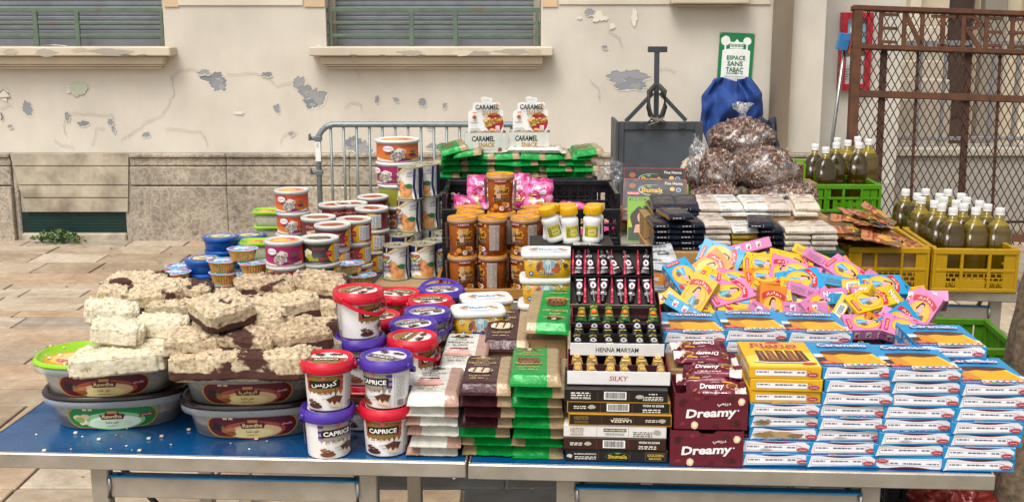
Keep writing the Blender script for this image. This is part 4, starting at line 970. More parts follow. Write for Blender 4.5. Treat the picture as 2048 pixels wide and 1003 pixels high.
# --- flat henna boxes
def henna_box(c, kind):
    Wd, Dp, Hh = .217, .16, .0262
    mb = MB(); edge = '#b8860b' if kind in ('laaziza', 'gold') else c
    mb.box(-Wd / 2, Wd / 2, 0, Dp, 0, Hh, edge, 'print', .0007); lt = '#e8e2d4' if c != '#dcdad2' else '#3a342e'
    a = Art(); w2 = Wd / 2; a.rect(-w2 + .002, .0025, w2 - .002, Hh - .0025, c)
    for x in (-w2 + .07, w2 - .08): a.rect(x, .003, x + .0006, Hh - .003, '#8c2a2a')
    if kind == 'barcode': a.rect(-.025, .005, .022, .022, '#ece9e2'); a.bars(-.022, .007, .019, .0205, '#1a1a1a', 30, 3); a.text('MADE IN INDIA', -w2 + .014, .005, -w2 + .056, .010, lt, .02); a.fine(-w2 + .014, .012, -w2 + .055, .022, lt, 2, 2, fill=.5); a.fine(w2 - .052, .004, w2 - .01, .014, lt, 3, 3); a.fine(w2 - .04, .017, w2 - .022, .021, lt, 1); a.blob(w2 - .06, .012, .008, .0045, '#b0a898', 5)
    elif kind == 'gold': a.rect(-.025, .005, .022, .022, '#ece9e2'); a.bars(-.022, .007, .019, .0205, '#1a1a1a', 30, 6); a.text('MADE IN INDIA', w2 - .058, .016, w2 - .014, .021, lt, .02, flip=True); a.fine(w2 - .058, .004, w2 - .02, .013, lt, 2, 4); a.fine(-w2 + .014, .010, -w2 + .04, .018, lt, 2, 3); a.blob(-w2 + .052, .014, .008, .0045, '#b0a898', 6)
    elif kind == 'laaziza': a.text('LAAZIZA', -.02, .008, .024, .0145, '#e8dcc0', .03, flip=True); a.fine(-.014, .016, .018, .019, lt, 1); a.text('GOLDEN', -w2 + .012, .013, -w2 + .042, .021, '#8c7340', .02, flip=True); a.rect(-w2 + .012, .005, -w2 + .042, .011, '#5c4a2a'); a.fine(w2 - .055, .01, w2 - .028, .017, lt, 2); a.blob(w2 - .02, .013, .008, .0045, '#b0a898', 7)
    elif kind == 'white': a.rect(-.024, .013, .024, .020, '#22201d'); a.text('HENNA MARYAM', -.022, .0145, .022, .0185, '#e8dcc0', .02, flip=True); a.fine(-.02, .006, .02, .011, '#5a5046', 2); a.text('GOLDEN', -w2 + .014, .010, -w2 + .042, .021, '#9c8c70', .02, flip=True); a.rect(-w2 + .014, .005, -w2 + .042, .0085, '#b8ab95'); a.fine(w2 - .07, .004, w2 - .03, .016, '#6a655c', 3); a.blob(w2 - .02, .014, .009, .005, '#a8a090', 8)
    elif kind == 'brown': a.rect(-.025, .005, .022, .022, '#ece9e2'); a.bars(-.022, .007, .019, .0205, '#1a1a1a', 30, 9); a.text('MADE IN INDIA', w2 - .058, .016, w2 - .014, .021, lt, .02, flip=True); a.fine(w2 - .058, .004, w2 - .02, .013, lt, 2, 4); a.fine(-w2 + .014, .010, -w2 + .04, .018, lt, 2, 5); a.blob(-w2 + .052, .014, .008, .0045, '#b0a898', 9)
    else:
        a.fine(-w2 + .02, .005, -w2 + .065, .013, lt, 2, 3); a.text('AL HENNAA EXPORTS CO.', -w2 + .018, .015, -w2 + .066, .0185, lt, .02); a.blob(-w2 + .009, .012, .006, .004, '#c8c4b8', 3); a.poly([(.002 + .026 * math.cos(R(t)), .0125 + .009 * math.sin(R(t))) for t in range(0, 360, 15)], '#2f5a28'); a.ell(.002, .0125, .0245, .0078, '#141412', 24); a.text('Shumaila', -.018, .008, .022, .0165, '#d9b42c', .02); a.ell(.002, .0195, .006, .0022, '#4a8a2c', 10)
        a.rect(w2 - .048, .004, w2 - .006, .0225, '#8a6d2e'); a.rect(w2 - .0474, .0046, w2 - .0066, .0219, '#171512'); a.text('GOLDEN', w2 - .044, .0135, w2 - .010, .0195, '#c8a04a', .03); a.text('BRAND', w2 - .040, .007, w2 - .014, .0115, '#c8a04a', .03)
    mb.art(a, plane_fn((0, 0, 0), (1, 0, 0), (0, 0, 1)))
    return mb.build('henna_box')
def henna_tray(name, label, lip, word, wc, Dp, M, seed, inner='#2c1116', Wd=.205, two=False, front=.028):
    t = thing(name, label, 'display box', M=M)
    mb = MB(); w2 = Wd / 2; e = .0015
    mb.box(-w2, w2, 0, Dp, 0, .0015, inner, 'card', 0); mb.box(-w2, w2, Dp - e, Dp, .0016, .028, inner, 'card', .0003)
    for s in (-1, 1): mb.box(min(s * w2, s * (w2 - e)), max(s * w2, s * (w2 - e)), e, Dp - e, .0016, .028, '#8c1a2a' if inner != '#15110f' else '#141210', 'card', .0003)
    mb.box(-w2 + e, w2 - e, Dp * .48, Dp * .48 + e, .0016, .02, inner, 'card', .0003)
    mb.box(-w2, w2, -.0003, e - .0003, .0016, front, lip, 'print', .0004)
    a = Art()
    if word: l = len(word) * .0039; a.text(word, -l, front * .32, l, front * .68, wc, .015, shear=.15 if word != 'HENNA MARYAM' else 0)
    mb.art(a, plane_fn((0, 0, 0), (1, 0, 0), (0, 0, 1)))
    if two: a = Art(); a.text('HENNA', -.03, .013, .03, .021, '#3d3834', .0); mb.art(a, plane_fn((0, Dp - e, 0), (1, 0, 0), (0, 0, 1)))
    mb.build('tray', t); return t
def cone(c1, c2, face, seed):
    # a foil-wrapped henna cone lying on its back: broad flat end, tapering tip
    mb = MB(); n = 14; vs = []; fs = []; cs = []; Lg = .062; ny = 12
    for j in range(ny + 1):
        v = j / ny; rw = .0118 * (1 - v * .62) if v > .12 else .0118; rh = .0075 * (1 - v * .6) * (1 if v > .1 else .35)
        for i in range(n):
            t = 6.28318 * i / n; w_ = .0012 * noise.noise(Vector((i * 2.1, v * 16, seed)))
            vs.append(((rw + w_) * math.cos(t), v * Lg, .0078 + (rh + w_) * math.sin(t)))
    for j in range(ny):
        for i in range(n): fs.append((j * n + i, j * n + (i + 1) % n, (j + 1) * n + (i + 1) % n, (j + 1) * n + i)); cs.append(c2 if (j in (0, 1) or (j > 8) or i in (0, n - 1)) else c1)
    mb.add(vs, fs, cs, 'sachet', True); mb.add([vs[i] for i in range(n)], [tuple(range(n))], c2, 'sachet'); mb.add([vs[ny * n + i] for i in range(n)], [tuple(range(n))], c2, 'sachet')
    a = Art(); a.ell(0, .024, .0062, .009, face[0], 14); a.ell(0, .024, .0048, .0075, face[1], 14); a.ell(0, .0245, .0026, .0038, face[2], 10); a.fine(-.0065, .040, .0065, .047, face[3], 2, seed); a.rect(-.006, .009, .006, .012, face[3])
    mb.art(a, lambda u, v, d: Vector((u, v, .0078 + .0075 * (1 - v / Lg * .6) * math.sqrt(max(.05, 1 - (u / (.0118 * (1 - v / Lg * .62))) ** 2)) + d)), 'sachet', base=.0008)
    return tag(mb.build('henna_cone'), 'x', 'henna cone')
# --- wrapped biscuit
def biscuit():
    mb = MB(); L, Wd, Hh = .125, .045, .022
    def f(u, v, s):
        x = (u - .5) * L; e = min(u, 1 - u) * L; k = min(1, max(0, (e - .012) / .012)); q = math.sin(math.pi * min(1, max(0, v)))
        z = s * (Hh / 2) * k * (q ** .35) + .0012 * noise.noise(Vector((x * 90, v * 5, s * 3))) * k + .0006 * s
        wob = .0014 * math.sin(v * 40) if e < .012 else 0
        return (x, (v - .5) * Wd * (1 + .12 * (1 - k)) , Hh / 2 + z + wob)
    def cf(u, v): return '#e6e0dc' if (u > .80 and v < .5 + (u - .8)) else ('#541424' if (u < .08) else '#6a1a2c')
    mb.grid(lambda u, v: f(u, v, 1), 40, 14, 'sachet', cf=cf); mb.grid(lambda u, v: f(u, v, -1), 40, 14, 'sachet', cf=cf)
    a = Art(); a.text('Dreamy', -.035, -.010, .015, .009, '#f0e6e2', .03, shear=.15, slope=.05); a.blob(.032, .002, .013, .009, '#c48a54', 3); a.blob(.03, .004, .008, .006, '#7a4426', 5); a.line([(.012, .015), (.03, .013), (.044, .009)], .004, '#d6a03c'); a.blob(-.045, -.006, .004, .003, '#c4773c', 7); a.text('دريمي', -.012, .010, .006, .016, '#f0e6e2'); a.fine(-.03, -.017, .02, -.013, '#d8b8b4', 1)
    mb.art(a, lambda u, v, d: Vector((u, v, f(u / L + .5, v / Wd + .5, 1)[2] + d)), 'sachet', base=.0012)
    return tag(mb.build('wrapped_biscuit'), 'x', 'biscuit')
def biscuit_box():
    mb = MB(); w2, Dp, Hh, e = .076, .13, .079, .002; c = '#611425'
    mb.box(-w2, w2, 0, e, 0, Hh - .01, c, 'print', .0004); mb.box(-w2, w2, Dp - e, Dp, 0, Hh, c, 'print', .0004)
    for s in (-1, 1): mb.box(min(s * w2, s * (w2 - e)), max(s * w2, s * (w2 - e)), e + .0001, Dp - e - .0001, 0, Hh, c, 'print', .0004)
    mb.box(-w2 + e, w2 - e, e, Dp - e, .0005, .002, '#8d7a66', 'card', 0)
    mb.add([(-w2, 0, Hh - .0101), (w2, 0, Hh - .0101), (w2, 0, Hh), (.02, 0, Hh), (.012, 0, Hh - .006), (-.012, 0, Hh - .006), (-.02, 0, Hh), (-w2, 0, Hh)], [(0, 1, 2, 3, 4, 5, 6, 7)], c, 'print')
    a = Art()
    for x, z, r in ((-.055, .062, .007), (-.03, .068, .006), (.04, .066, .008), (-.06, .012, .006), (.01, .008, .007), (.045, .014, .008), (-.01, .07, .005)): a.blob(x, z, r, r * .7, rnd.choice(['#4c0d1b', '#4a1c18', '#7a2a30']), int(x * 1e4), .3)
    a.text('Dreamy', -.052, .022, .052, .047, '#efe9e6', .035, slope=.06, shear=.12); a.text('دريمي', .012, .051, .04, .060, '#efe9e6', .015); a.ell(.056, .043, .0018, .0018, '#efe9e6', 8)
    for x, z in ((.062, .062), (-.034, .010)): a.blob(x, z, .0075, .0085, '#d9bd94', int(x * 999), .12); a.blob(x, z + .001, .004, .005, '#efe0c4', 2, .1)
    for x, z, g in ((-.062, .058, .5), (.055, .016, -.4)): a.poly([(x - .006, z - .003), (x + .004, z - .005), (x + .006, z + .003), (x - .004, z + .005)], '#3d1512')
    mb.art(a, plane_fn((0, 0, 0), (1, 0, 0), (0, 0, 1)))
    return tag(mb.build('biscuit_box'), 'x', 'box')
# --- oval sweets tub
def oval(r, z, k=1): return (r, z)
def oval_tub(label, lidc, sticker, fill, M, arab=False, pist=False):
    t = thing('sweets_tub', label, 'tub', 'oval tubs of halva', M=M)
    sx, sy = 1.0, .66; n = 64; sq = 2.5
    mb = MB(); mb.lathe([(.128, 0), (.135, .002), (.150, .062), (.150, .068)], n, 'frosted', '#aab0b2', sx, sy, sq, cap=False); mb.lathe([(.16, .0555), (.166, .057), (.167, .070), (.1655, .0725)], n, 'frosted', '#c5cbce', sx, sy, sq, cap=False); mb.lathe([(.128, .0003), (.02, .0006)], n, 'frosted', '#b5babc', sx, sy, sq, cap=False)
    k0, k1 = .135, .150
    a = Art(); A = lambda h: h
    lw = .205; pts = lambda w_, h0, h1: [(-w_ / 2 + .03, h0), (w_ / 2 - .03, h0)] + [(w_ / 2 - .03 + .03 * math.sin(R(q)), (h0 + h1) / 2 - (h1 - h0) / 2 * math.cos(R(q))) for q in range(15, 180, 15)] + [(w_ / 2 - .03, h1), (-w_ / 2 + .03, h1)] + [(-w_ / 2 + .03 - .03 * math.sin(R(q)), (h0 + h1) / 2 + (h1 - h0) / 2 * math.cos(R(q))) for q in range(15, 180, 15)]
    a.poly(pts(lw, .003, .054), '#b98a2a'); base = '#5d1420' if not pist else '#1f7a3c'
    a.poly(pts(lw - .008, .0045, .0525), base); a.ell(.005, .020, .07, .022, '#a5503a' if not pist else '#8cc48a', 30); a.ell(.008, .017, .058, .0165, '#dcb98a' if not pist else '#e4efdc', 28); a.ell(-.005, .013, .052, .0115, '#e3d292' if not pist else '#cfe6c4', 28)
    a.poly([(-.022, .024), (.026, .024), (.03, .036), (.018, .038), (.012, .046), (-.008, .046), (-.014, .038), (-.026, .036)], '#5a1a16'); a.rect(-.009, .038, .013, .045, '#c98a54')
    if arab: a.text('الروضة', -.018, .0255, .022, .0365, '#e9cf9a', .012)
    else: a.text('Rawdha', -.020, .027, .023, .036, '#e9cf9a', .02)
    a.text('حلوى شامية', -.014, .012, .016, .021, '#5a1a16', .006); a.fine(-.012, .007, .014, .010, '#8a5a48', 1)
    a.poly([(.06, .026), (.092, .029), (.09, .037), (.062, .034)], '#8c1c34'); a.text('بالفستق', .065, .029, .087, .035, '#f0dcd8', .01)
    if pist: [a.blob(-.066 + dx, .026 + dy, .011, .0075, q, i, .15) for i, (dx, dy, q) in enumerate(((-.008, .002, '#d8bfa0'), (.008, .005, '#cdb08e'), (.002, -.008, '#e2cfb4'), (-.004, -.002, '#8fa04a')))]
    else: a.poly([(-.09, .022), (-.072, .018), (-.068, .034), (-.084, .038)], '#2c1712'); a.poly([(-.07, .026), (-.056, .022), (-.062, .032)], '#4a7a2c'); [a.ell(-.058 + dx, .018 + dy, .010, .006, q, 14) for dx, dy, q in ((0, .002, '#a4613a'), (.012, .004, '#b8774a'), (.012, -.005, '#8c4c2a'))]
    for i in range(2): a.rect(-.06 + i * .012, .047, -.051 + i * .012, .052, '#d8c890')
    def fn(u, v, d):
        s = v / .062; r = k0 + (k1 - k0) * s + d + .0006; th = -math.pi / 2 + u / .155
        for _ in range(1): pass
        ca, sa = math.cos(th), math.sin(th); k = (abs(ca) ** sq + abs(sa) ** sq) ** (-1 / sq)
        return Vector((r * k * ca * sx, r * k * sa * sy, .002 + v))
    # even spacing along the flattened side
    tab = []; acc = 0; prev = None
    for i in range(721):
        th = -math.pi + math.pi * i / 720; ca, sa = math.cos(th), math.sin(th); k = (abs(ca) ** sq + abs(sa) ** sq) ** (-1 / sq); p = Vector((.143 * k * ca, .143 * k * sa * sy))
        if prev is not None: acc += (p - prev).length
        prev = p; tab.append((acc, th))
    mid = acc / 2
    def fn2(u, v, d):
        s_ = mid + u; lo, hi = 0, 720
        while hi - lo > 1:
            m_ = (lo + hi) // 2
            if tab[m_][0] < s_: lo = m_
            else: hi = m_
        f_ = (s_ - tab[lo][0]) / max(1e-9, tab[hi][0] - tab[lo][0]); th = tab[lo][1] + (tab[hi][1] - tab[lo][1]) * f_
        r = k0 + (k1 - k0) * (v / .062) + d + .0006; ca, sa = math.cos(th), math.sin(th); k = (abs(ca) ** sq + abs(sa) ** sq) ** (-1 / sq)
        return Vector((r * k * ca, r * k * sa * sy, .002 + v))
    mb2 = MB(); mb2.art(a, fn2, 'print', cuts=[-.12 + i * .006 for i in range(41)]); 
    mb.build('tub', t); mb2.build('sticker', t)
    mb = MB(); mb.lathe([(.124, .004), (.131, .008), (.143, .052), (.12, .058), (.02, .059)], n, fill, '#fff', sx, sy, sq, jit=lambda v: v * (1 + .02 * noise.noise(v * 40))); mb.build('filling', t)
    mb = MB(); c = lidc
    mb.lathe([(.160, .0728), (.1685, .0735), (.169, .078), (.166, .080), (.1655, .083), (.162, .0845), (.158, .0835), (.156, .079), (.152, .0785), (.15, .0755), (.005, .0755)], n, 'plastic', c, sx, sy, sq)
    if lidc == '#8fc01a':
        a = Art(); a.poly([(-.105 + .06 * math.cos(R(q)), .055 * math.sin(R(q))) for q in range(0, 360, 12)], '#c98a1c'); a.ell(-.098, 0, .052, .047, '#e9c06a', 26); a.ell(-.092, -.012, .043, .032, '#c8645a', 24); a.ell(-.092, .012, .043, .028, '#ecc58a', 24); a.blob(-.075, .03, .012, .01, '#6a9a3a', 2)
        mb.art(a, plane_fn((0.02, -.015, .0755), (1, 0, 0), (0, 1, 0)))
    mb.build('lid', t); return t
# --- broken halva blocks
def halva(mat, seed, sx, sy, sz):
    mb = MB(); n = 14
    def f(ax, sd):
        def g(u, v):
            a, b = u * 2 - 1, v * 2 - 1; p = [0, 0, 0]; o = [q for q in range(3) if q != ax]; p[ax] = sd; p[o[0]] = a; p[o[1]] = b
            q = Vector(p); l = (abs(q.x) ** 14 + abs(q.y) ** 14 + abs(q.z) ** 14) ** (1 / 14); q = q / l
            w_ = Vector((q.x * sx / 2, q.y * sy / 2, q.z * sz / 2))
            k = Vector((seed * 3.1, seed * 1.7, 0))
            tp = max(0, q.z) ** 3; ed = sum(abs(c_) > .82 for c_ in q) - 1; dsp = .003 * noise.noise(w_ * 14 + k) + (.0012 + .003 * tp) * noise.noise(w_ * 42 + k) + (.0008 + .0042 * tp) * noise.noise(w_ * 105 + k) + (.0008 + .003 * tp) * noise.noise(w_ * 230 + k) - max(0, ed) * .0035 * (1 + noise.noise(w_ * 30 + k))
            w_ = w_ + q.normalized() * dsp + Vector((.14 * w_.y * math.sin(seed * 2.3) + .2 * w_.z * math.sin(seed) + .007 * noise.noise(Vector((w_.y * 16, w_.z * 8, seed))), .12 * w_.x * math.sin(seed * 1.7) + .007 * noise.noise(Vector((w_.x * 16, w_.z * 8, seed + 9))), .05 * w_.x * math.sin(seed * 4.1)))
            return w_ + Vector((0, 0, sz / 2))
        return g
    for ax in range(3):
        for sd in (-1, 1): mb.grid(f(ax, sd), 38, 38 if ax == 2 else 24, mat, '#fff')
    return tag(mb.build('halva_block'), 'x', 'halva')
# --- round cans
def sweet_can(c1, kind, r=.05, h=.066, lidc='#c9c9c4'):
    t = thing('halva_tin', 'x', 'tin'); mb = MB()
    mb.lathe([(r - .002, 0, '#8f8a7c'), (r + .0005, .001, '#a59f90'), (r + .0005, .003, '#a59f90'), (r - .0005, .0035, c1), (r - .0005, h - .012, c1), (r - .001, h - .008, '#b5b0a2')], 40, 'print', c1)
    for off in (0, math.pi * r):
        a = Art(); x = off; hh = h - .013; W2 = r * 1.25
        if kind == 'nougat' or kind == 'pink':
            if kind == 'pink': a.rect(x - W2, .004, x + W2, hh + .001, '#a3205c')
            else: a.rect(x - W2, .004, x + W2, hh * .45, '#d0701a')
            a.poly([(x - W2, .004), (x + W2, .004), (x + W2, .013), (x + W2 * .5, .009), (x - W2 * .1, .006), (x - W2 * .6, .010), (x - W2, .016)], '#dad4cc'); a.poly([(x - .012, .004), (x + .03, .006), (x + .009, .022)], '#8a1f6a'); a.poly([(x + .03, .006), (x + .036, .006), (x + .011, .023), (x + .009, .022)], '#7a6a1c')
            def blk(bx, bz, s):
                a.poly([(bx, bz), (bx + s * 1.1, bz + s * .55), (bx + s * 1.1, bz + s * 1.1), (bx, bz + s * .6)], '#c9bfb4'); a.poly([(bx, bz), (bx - s * .9, bz + s * .45), (bx - s * .9, bz + s), (bx, bz + s * .6)], '#b0a498'); a.poly([(bx, bz + s * .6), (bx + s * 1.1, bz + s * 1.1), (bx + s * .2, bz + s * 1.5), (bx - s * .9, bz + s)], '#dbd3ca')
                rd = random.Random(int(bx * 1e4)); 
                for i in range(13): a.ell(bx + rd.uniform(-.75, .9) * s, bz + s * (.55 + rd.uniform(-.25, .75)), s * .12, s * .075, rd.choice(['#5c2a1c', '#7a3d28', '#44201a']), 8)
            blk(x - .004, .006, .0175); blk(x - .001, .020, .0165)
            a.ell(x - .022, hh * .80, .013, .0095, '#7a6a9c', 18); a.ell(x - .022, hh * .80, .012, .0085, '#e8dfe2', 18); a.scrib('Dina', x - .031, hh * .80 - .0045, x - .013, hh * .80 + .003, '#b42a44', .04)
            a.blob(x + .031, .024, .009, .005, '#5d1f58', 4, .3); a.poly([(x + .03, .027), (x + .024, .036), (x + .033, .04)], '#2f6a30'); a.poly([(x + .032, .027), (x + .04, .035), (x + .034, .038)], '#2f6a30'); a.fine(x + .004, hh * .9, x + .036, hh * .97, '#7a2a1c', 1)
        elif kind == 'pist':
            a.rect(x - W2, .004, x - .01, hh + .001, '#8a8f2a'); a.ell(x + .012, .024, .017, .016, '#c8ccc0', 22); a.ell(x + .012, .024, .0145, .0135, '#7a2a34', 22); a.poly([(x, .024), (x + .012, .014), (x + .024, .028), (x + .012, .026)], '#4a8a34'); a.scrib('pistache', x - .045, .02, x - .012, .032, '#c0842a', .02); a.bars(x - .045, .006, x - .028, .014, '#222', 10)
        else:
            blk = kind == 'black'; yc = '#d8a012'
            a.ell(x + .052, .028, .027, .027, yc, 24); a.blob(x + .030, .029, .0095, .0085, '#b4202c', 3, .15); a.scrib('100%', x + .024, .027, x + .036, .031, '#f0d8d0', .02)
            if blk: a.poly([(x - .038, .02), (x - .02, .02), (x - .016, .036), (x - .03, .043), (x - .04, .036)], '#d9cfa8'); a.poly([(x - .034, .016), (x - .014, .012), (x - .016, .026), (x - .03, .03)], '#a8a042'); [a.ell(x - .022 + i * .009, .014, .005, .0045, '#8aa02c', 10) for i in range(3)]; a.scrib('Hayet', x - .015, .037, x + .017, .047, '#c04a1c', .03, slope=.1); a.text('Natural', x + .0, .012, x + .026, .02, '#b42030', .03, slope=.15)
            else: a.scrib('Hayet', x - .032, .036, x + .012, .047, '#e8d8a0', .05, slope=.1); a.scrib('Hayet', x - .031, .037, x + .011, .0465, '#c04a1c', .02, slope=.1); a.poly([(x - .03, .008), (x - .002, .006), (x + .006, .024), (x - .006, .033), (x - .03, .028)], '#c9a27a'); a.blob(x - .014, .018, .011, .008, '#a05a34', 5, .35); a.blob(x - .02, .024, .007, .004, '#e0c8a0', 6, .3); a.scrib('حلوى', x + .006, .008, x + .024, .018, '#e8d8c0', .02)
            a.rect(x + .046, .009, x + .082, .05, '#d3d4d2'); a.fine(x + .048, .012, x + .064, .048, '#7a7a80', 9, 3); a.fine(x + .066, .012, x + .08, .048, '#7a7a80', 9, 6)
        mb.art(a, cyl_fn(r - .0004, r - .0004, 0, 1), cuts=[-.09 + i * .007 for i in range(60)])
    mb.build('body', t)
    mb = MB(); rl = r + .0022
    mb.lathe([(rl - .002, h - .0095), (rl, h - .009), (rl, h - .001), (rl - .0015, h + .0004), (rl - .005, h), (rl - .0065, h - .0025), (.001, h - .0025)], 40, 'plastic', lidc)
    a = Art(); q = r * .78
    if kind in ('nougat', 'pink', 'pist'): a.ell(0, 0, q, q, '#d9834a', 28); a.ell(-.006, -.004, q * .6, q * .5, '#e4b04a', 20); a.scrib('Dina', -.02, -.006, .016, .010, '#e8e0dc', .03); a.blob(q * .4, q * .4, .012, .009, '#b4343c', 3)
    else: a.ell(0, 0, q, q, '#c8c2b4' if kind == 'black' else '#c9b49c', 28); a.blob(0, 0, q * .85, q * .6, '#8c2a20' if kind != 'black' else '#3a342c', 4, .15); a.scrib('Hayet', -.022, -.006, .022, .010, '#e0a03a', .03)
    mb.art(a, plane_fn((0, 0, h - .0025), (1, 0, 0), (0, 1, 0)))
    mb.build('lid', t); return t
# --- ribbed apricot jam tin
def jam_tin():
    t = thing('jam_tin', 'x', 'tin'); r, h = .0475, .124; mb = MB(); pr = [(r - .003, 0, '#8d8670'), (r + .0008, .001, '#9a937c'), (r + .0008, .004, '#8d8670'), (r - .0006, .0045, '#dcd9cf')]
    z = .03
    pr.append((r - .0006, .028, '#dcd9cf'))
    while z < .095: pr += [(r - .0016, z, '#dcd9cf'), (r - .0004, z + .004, '#dcd9cf')]; z += .0085
    pr += [(r - .0006, h - .005, '#dcd9cf'), (r + .0008, h - .0035, '#8d8670'), (r + .0008, h - .0005, '#a8a288'), (r - .001, h, '#a8a288'), (r - .003, h - .001, '#a29b80'), (r - .004, h - .0035, '#8f886c'), (.001, h - .0032, '#98917a')]
    mb.lathe(pr, 40, 'print', '#dcd9cf')
    for off in (0, math.pi * r):
        a = Art(); x = off; z0, z1 = .0055, h - .006
        a.poly([(x - .074, z1), (x - .03, z1), (x - .045, z1 - .035), (x - .052, .05), (x - .05, .02), (x - .04, z0), (x - .074, z0)], '#1d2350'); a.poly([(x - .03, z1), (x + .012, z1), (x - .02, z1 - .02), (x - .044, z1 - .034)], '#1d2350'); a.poly([(x - .022, z1), (x - .014, z1), (x - .017, z1 - .018), (x - .023, z1 - .024)], '#d2b07a')
        a.poly([(x + .012, z1), (x + .03, z1), (x + .0, z1 - .018), (x - .03, z1 - .03), (x - .02, z1 - .02)], '#d2b07a'); a.poly([(x - .04, z0), (x + .05, z0), (x + .05, z0 + .012), (x + .02, z0 + .006), (x - .02, z0 + .012)], '#cdb585')
        for px_, pz, rx, rz, cc in ((x + .004, .05, .018, .021, '#c88a4a'), (x + .026, .034, .021, .026, '#cf8a4c'), (x + .008, .028, .012, .015, '#dba860')): a.ell(px_, pz, rx, rz, cc, 22); a.ell(px_ + rx * .25, pz + rz * .2, rx * .55, rz * .6, '#dc9f68', 16); a.ell(px_ - rx * .4, pz + rz * .35, rx * .4, rz * .35, '#c9705a', 14)
        a.poly([(x + .018, .055), (x + .035, .063), (x + .05, .058), (x + .045, .044), (x + .03, .044)], '#2c6a3c')
        a.ell(x - .024, .082, .025, .0165, '#dfe0da', 24); a.poly([(x - .045, .081), (x - .003, .081), (x - .024, .064)], '#1f6a3c'); a.poly([(x - .037, .079), (x - .011, .079), (x - .024, .069)], '#dcc23a'); a.text('bloom', x - .044, .081, x - .004, .094, '#b4242e', .05)
        a.text('Confiture', x - .042, .046, x - .002, .058, '#2c3a72', .03, slope=.12, shear=.2); a.text("d'abricot", x - .04, .032, x - .002, .043, '#2c3a72', .03, slope=.12, shear=.2)
        a.text('مربى', x + .03, .098, x + .05, .108, '#2c3a62', .02); a.text('المشمش', x + .026, .086, x + .052, .096, '#2c3a62', .02)
        a.poly([(x + .058, z0), (x + .066, z0), (x + .058, .05), (x + .062, z1), (x + .054, z1), (x + .05, .05)], '#1d2350'); a.fine(x + .064, .02, x + .074, z1 - .02, '#7a7a82', 12, 3)
        mb.art(a, cyl_fn(r - .0002, r - .0002, 0, 1), cuts=[-.08 + i * .006 for i in range(60)], base=.0006)
    mb.build('body', t)
    mb = MB(); mb.tube([(.0 + .011 * math.cos(R(q)), .012 + .013 * math.sin(R(q)), h - .0015) for q in range(0, 361, 30)], .0013, '#b0aa94', 'tin', 5); mb.box(-.004, .004, .0, .026, h - .003, h - .0022, '#a39c84', 'tin', .0003); mb.build('pull_ring', t)
    return t
# --- foil cup
def foil_cup():
    t = thing('foil_cup', 'x', 'cup'); mb = MB(); n = 60; r0, r1, h = .033, .045, .037; vs = []; fs = []
    for j in range(6):
        z = h * j / 5; r = r0 + (r1 - r0) * (j / 5) ** .8
        for i in range(n): a = 6.28318 * i / n; rr = r + (.0011 if i % 2 else -.0011) * (1 if j < 5 else .3) + .0006 * noise.noise(Vector((i, j, 3))); vs.append((rr * math.cos(a), rr * math.sin(a), z))
    for j in range(5):
        for i in range(n): fs.append((j * n + i, j * n + (i + 1) % n, (j + 1) * n + (i + 1) % n, (j + 1) * n + i))
    fs.append(tuple(range(n))[::-1]); mb.add(vs, fs, '#d2a85a', 'gold_foil'); mb.build('cup', t)
    mb = MB(); m = 48
    def lip(i): a = 6.28318 * i / m; return .0505 + (.009 * max(0, math.cos((a - 4.9) * 1) ** 31 if math.cos(a - 4.9) > 0 else 0))
    vs = [(0, 0, h + .002)]; 
    for k, rr in enumerate((.02, .038, .046)): vs += [(rr * math.cos(6.28318 * i / m), rr * math.sin(6.28318 * i / m), h + .002 + (0 if k < 2 else -.0002)) for i in range(m)]
    vs += [(lip(i) * math.cos(6.28318 * i / m), lip(i) * math.sin(6.28318 * i / m), h + .0012 + .0012 * noise.noise(Vector((i * .5, 1, 1)))) for i in range(m)]
    fs = [(0, 1 + i, 1 + (i + 1) % m) for i in range(m)]
    for k in range(3): fs += [(1 + k * m + i, 1 + (k + 1) * m + i, 1 + (k + 1) * m + (i + 1) % m, 1 + k * m + (i + 1) % m) for i in range(m)]
    cs = ['#5aa0c8'] * m + ['#5aa0c8' if i % 7 else '#d9d3d6' for i in range(m)] + ['#4a98c4' if (i // 6) % 3 else '#c2527c' for i in range(m)] + ['#c9a3b4' if (i // 5) % 2 else '#a8c4d4' for i in range(m)]
    mb.add(vs, fs, cs, 'print', True)
    a = Art(); a.blob(0, 0, .026, .014, '#dfe4e8', 3, .3); a.scrib('Dina', -.017, -.006, .013, .008, '#b8324a', .03); a.blob(.018, .016, .009, .007, '#c8603c', 5); a.blob(-.022, -.016, .010, .006, '#e0dcd8', 6); a.blob(-.03, .012, .008, .011, '#b8447a', 7)
    mb.art(a, plane_fn((0, 0, h + .0022), (1, 0, 0), (0, 1, 0))); mb.build('lid', t); return t
def blue_tub():
    t = thing('blue_tub', 'x', 'tub'); mb = MB(); c = '#0b4f9e'
    mb.lathe([(.05, 0), (.053, .002), (.0565, .034), (.0565, .038)], 40, 'plastic', c); mb.build('tub', t)
    mb = MB(); r = .0605; mb.lathe([(r - .002, .034), (r, .0345), (r + .0003, .048), (r - .0015, .0495), (r - .004, .0495), (r - .005, .049), (.001, .049)], 40, 'plastic', c)
    a = Art(); a.ell(0, 0, .047, .047, '#d8c48a', 32); a.ell(0, 0, .044, .044, '#26468c', 32); a.ell(0, -.002, .034, .030, '#d9d3b4', 28); a.blob(-.008, -.002, .018, .013, '#d2a832', 3); a.blob(.014, .006, .012, .008, '#5a9ab8', 4); a.blob(.004, -.014, .014, .006, '#3a6a9c', 8); 
    for i in range(12): q = 6.283 * i / 12; a.blob(.039 * math.cos(q), .039 * math.sin(q), .004, .004, '#c9ba7c', i)
    mb.art(a, plane_fn((0, 0, .0493), (1, 0, 0), (0, 1, 0))); mb.build('lid', t); return t
